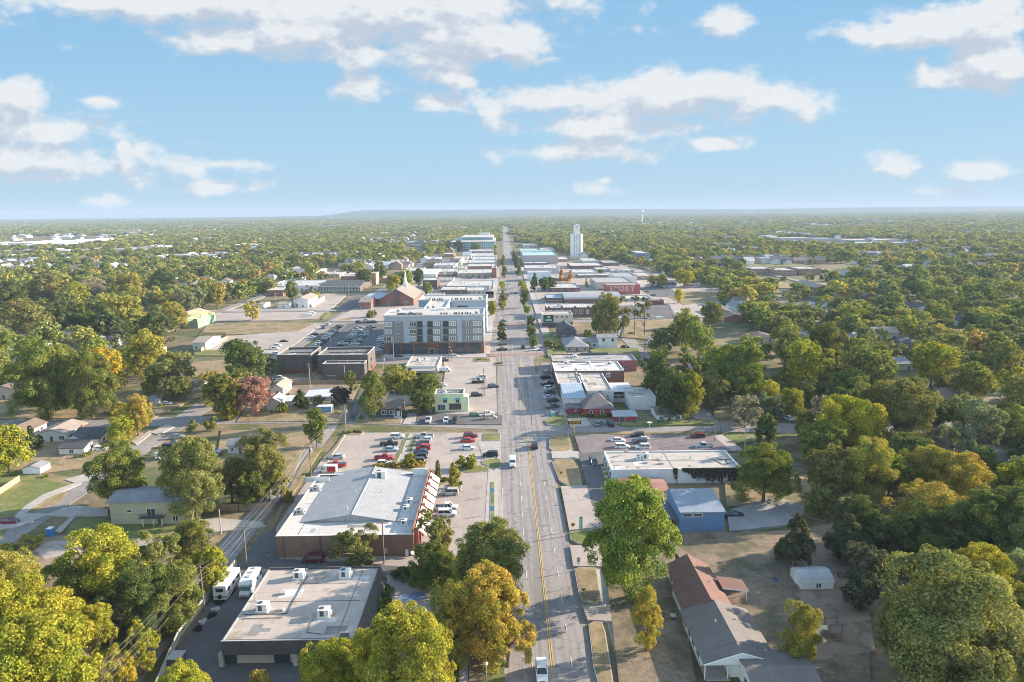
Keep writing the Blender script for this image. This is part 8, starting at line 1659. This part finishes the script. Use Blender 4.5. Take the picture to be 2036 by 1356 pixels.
# roofs scattered through the far woods
hs = []
for i, (wc, rc) in enumerate((((.62, .60, .57), (.30, .30, .31)), ((.55, .50, .44), (.16, .15, .16)), ((.7, .7, .7), (.62, .61, .60)), ((.35, .22, .17), (.25, .2, .17)))):
    mb = MB(); mb.box(-6, 6, -4.5, 4.5, 0, 3.2); mb.mi = 1
    mb.quad((-6.6, -5.1, 3.0), (6.6, -5.1, 3.0), (6.6, 0, 5.6), (-6.6, 0, 5.6)); mb.quad((-6.6, 0, 5.6), (6.6, 0, 5.6), (6.6, 5.1, 3.0), (-6.6, 5.1, 3.0))
    mb.mi = 0; mb.quad((6, -4.5, 3.2), (6, 4.5, 3.2), (6, 0, 5.4)); mb.quad((-6, 4.5, 3.2), (-6, -4.5, 3.2), (-6, 0, 5.4))
    hs.append(proto('far_house_%d' % i, mb.mesh('far_house', [mat('far_wall_%d' % i, wc), mat('far_roof_%d' % i, rc)])))
pts = []
for _ in range(5200):
    if rs.random() < .75: f_ = rs.choice(FIELDS); x = rs.uniform(f_[0] + 6, f_[1] - 6); y = rs.uniform(f_[2], f_[3]); y = y
    else: y = rs.uniform(700, 5200); x = rs.uniform(-.8, .8) * y
    if abs(x - 6) < 40 + .01 * y or (is_clear(x, y) and y < 880): continue
    k = 1.6 if (x < -.45 * y and 1300 < y < 2900) else 1
    pts.append((x, y, 0.0, rs.uniform(1, 1.6) * k, rs.uniform(1, 1.5) * k, rs.uniform(1.2, 1.9), rs.choice((0, 1.57)) + rs.uniform(-.05, .05), rs.randrange(4)))
instancer('far_rooftops', pts, hs, 'pale house roofs showing between the trees far beyond the town', 'houses')
print('trees', NT[0], 'cand', len(cand), 'things', len(THINGS))
# ---------------------------------------------------------------- labels that single each thing out
bpy.context.view_layer.update()
LM = [('the restaurant', 690, 1010), ('the tan-roofed office', 600, 1200), ('the green apartment house', 300, 1010), ('the white house with front gable', 170, 860), ('the dark brick blocks', 640, 725), ('the grey apartment block', 864, 650), ('the church', 790, 585), ('the glass office', 940, 490), ('the grain elevator', 1147, 490), ('the dark brick hall', 670, 570), ('the mural wall', 1240, 575),
 ('the hip-roofed brick house', 1148, 685), ('the crimson pavilion', 1190, 805), ('the long white building', 1340, 930), ('the blue metal building', 1400, 1020), ('the red-roofed house', 1370, 1150), ('the white porch house', 1440, 1260), ('the barn-roofed shed', 1625, 1155), ('the playset', 1655, 1250), ('the tan hip-roofed house', 1990, 905), ('the brick flats', 1590, 540), ('the yellow board fence', 425, 685),
 ('the unfinished house', 378, 635), ('the pale green shop', 893, 800), ('the dark grey cottage', 765, 815), ('the brick house in the clearing', 1465, 630), ('the far right clearing', 1700, 480), ('the grey brown house', 1905, 880), ('the right-hand porch gable', 1834, 618), ('the motorhome', 498, 1160), ('the white lawn shed', 62, 935), ('the tall white left house', 136, 665), ('the pale blue gabled house', 1934, 640),
 ('the garden shed in the clearing', 1454, 793), ('the white cottage', 1330, 825), ('the blue storage container', 643, 812), ('the pale blue house on the left', 240, 722), ('the brown-roofed cottage', 1893, 790), ('the white roof in the far left woods', 478, 490), ('the far left warehouses', 90, 487), ('the slate-roofed house', 1332, 566), ('the maroon minivan', 622, 1113), ('the speed limit sign', 1150, 1120), ('the tall pines', 1271, 630), ('the long charcoal roof', 48, 690)]
def scr(o):
    l = o.matrix_world.translation; h = o.get('_h', 2.0); return proj((l.x, l.y, l.z + float(h) * .5))[:2]
for o in THINGS:
    if (o.get('_k') or o.get('_p')) and not o.get('label'):
        x, y = scr(o); n, lx, ly = min(LM, key=lambda q: (q[1] - x) ** 2 + (2.2 * (q[2] - y)) ** 2)
        dx, dy = x - lx, (y - ly) * 2
        rel = 'over' if False else ('left of' if dx < 0 else 'right of') if abs(dx) > abs(dy) else ('behind' if dy < 0 else 'in front of')
        hh_ = float(o['_h']); sz = 'small' if hh_ < 7 else 'large' if hh_ > 13 else 'mid-sized'
        k = o.get('_k')
        if o.get('_p'): o['label'] = '%s %s %s' % (o['_p'], rel, n)
        elif o.get('_s'): o['label'] = o['_s']
        elif k == 'shrub': o['label'] = 'low %s shrub %s %s' % (CN[o['_c']], rel, n)
        else: o['label'] = '%s %s %s tree %s %s' % (sz, CN[o['_c']], {'round': 'round', 'oval': 'broad', 'loose': 'open', 'cone': 'cone-shaped', 'col': 'columnar', 'pine': 'pine'}[k], rel, n)
    elif o.get('_s'): o['label'] = o['_s']
ORD = ['first', 'second', 'third', 'fourth', 'fifth', 'sixth', 'seventh', 'eighth', 'ninth', 'tenth', 'eleventh', 'twelfth', 'thirteenth', 'fourteenth', 'fifteenth', 'sixteenth']
by = {}
for o in THINGS: by.setdefault(o.get('label'), []).append(o)
for lb, L_ in by.items():
    if len(L_) < 2: continue
    pts_ = [scr(o) for o in L_]; xs_ = [p[0] for p in pts_]; ys_ = [p[1] for p in pts_]
    hor = (max(xs_) - min(xs_)) >= (max(ys_) - min(ys_)) * .8
    L_.sort(key=lambda o: scr(o)[0] if hor else scr(o)[1]); n = len(L_)
    for i, o in enumerate(L_):
        side = ('left', 'right') if hor else ('top', 'bottom')
        if i < (n + 1) // 2: w_ = side[0]; k = i
        else: w_ = side[1]; k = n - 1 - i
        sup = {'left': 'leftmost', 'right': 'rightmost', 'top': 'furthest', 'bottom': 'nearest'}[w_]
        pre = sup + ' ' if k == 0 else (ORD[k] + ' from ' + {'left': 'left', 'right': 'right', 'top': 'the far end', 'bottom': 'the near end'}[w_] + ', ')
        o['label'] = pre + lb
GN = {}
for o in THINGS: GN.setdefault(o.name.split('.')[0], []).append(o)
GL = {'broadleaf_tree': 'broadleaf trees round the town', 'shrub': 'low shrubs and bushes', 'columnar_tree': 'narrow street trees', 'conical_tree': 'cone-shaped trees', 'pine_tree': 'tall pines', 'house': 'houses of the town', 'shop_building': 'flat-roofed downtown shops', 'utility_pole': 'utility and lamp poles', 'street_lamp': 'street lamps',
      'power_line': 'overhead wires', 'board_fence': 'board fences', 'shed': 'small sheds', 'warehouse': 'warehouses', 'road_sign': 'road signs', 'brick_building': 'dark brick blocks', 'bin': 'bins and drums', 'garage': 'garages'}
for n_, L_ in GN.items():
    if len(L_) > 1:
        for o in L_:
            if not o.get('group'): o['group'] = GL.get(n_, n_.replace('_', ' ') + 's')
for o in THINGS:
    for k in ('_c', '_k', '_h', '_auto', '_s', '_p'):
        if k in o: del o[k]
# ---------------------------------------------------------------- haze
HZ = 13600
mb = MB(); mb.box(-14100, 14100, -1600, 15100, -1.3, 150)
hm = bpy.data.materials.new('haze'); hm.use_nodes = True; t = hm.node_tree; t.nodes.clear()
pv = N(t, 'ShaderNodeVolumePrincipled', inp={'Color': (.45, .58, .76, 1), 'Density': .000105, 'Anisotropy': 0.0})
N(t, 'ShaderNodeOutputMaterial', inp={'Volume': pv.outputs[0]})
hz_ = part('haze', mb, hm, None); hz_['kind'] = 'stuff'; hz_['label'] = 'pale blue haze thickening towards the horizon'; hz_['category'] = 'haze'
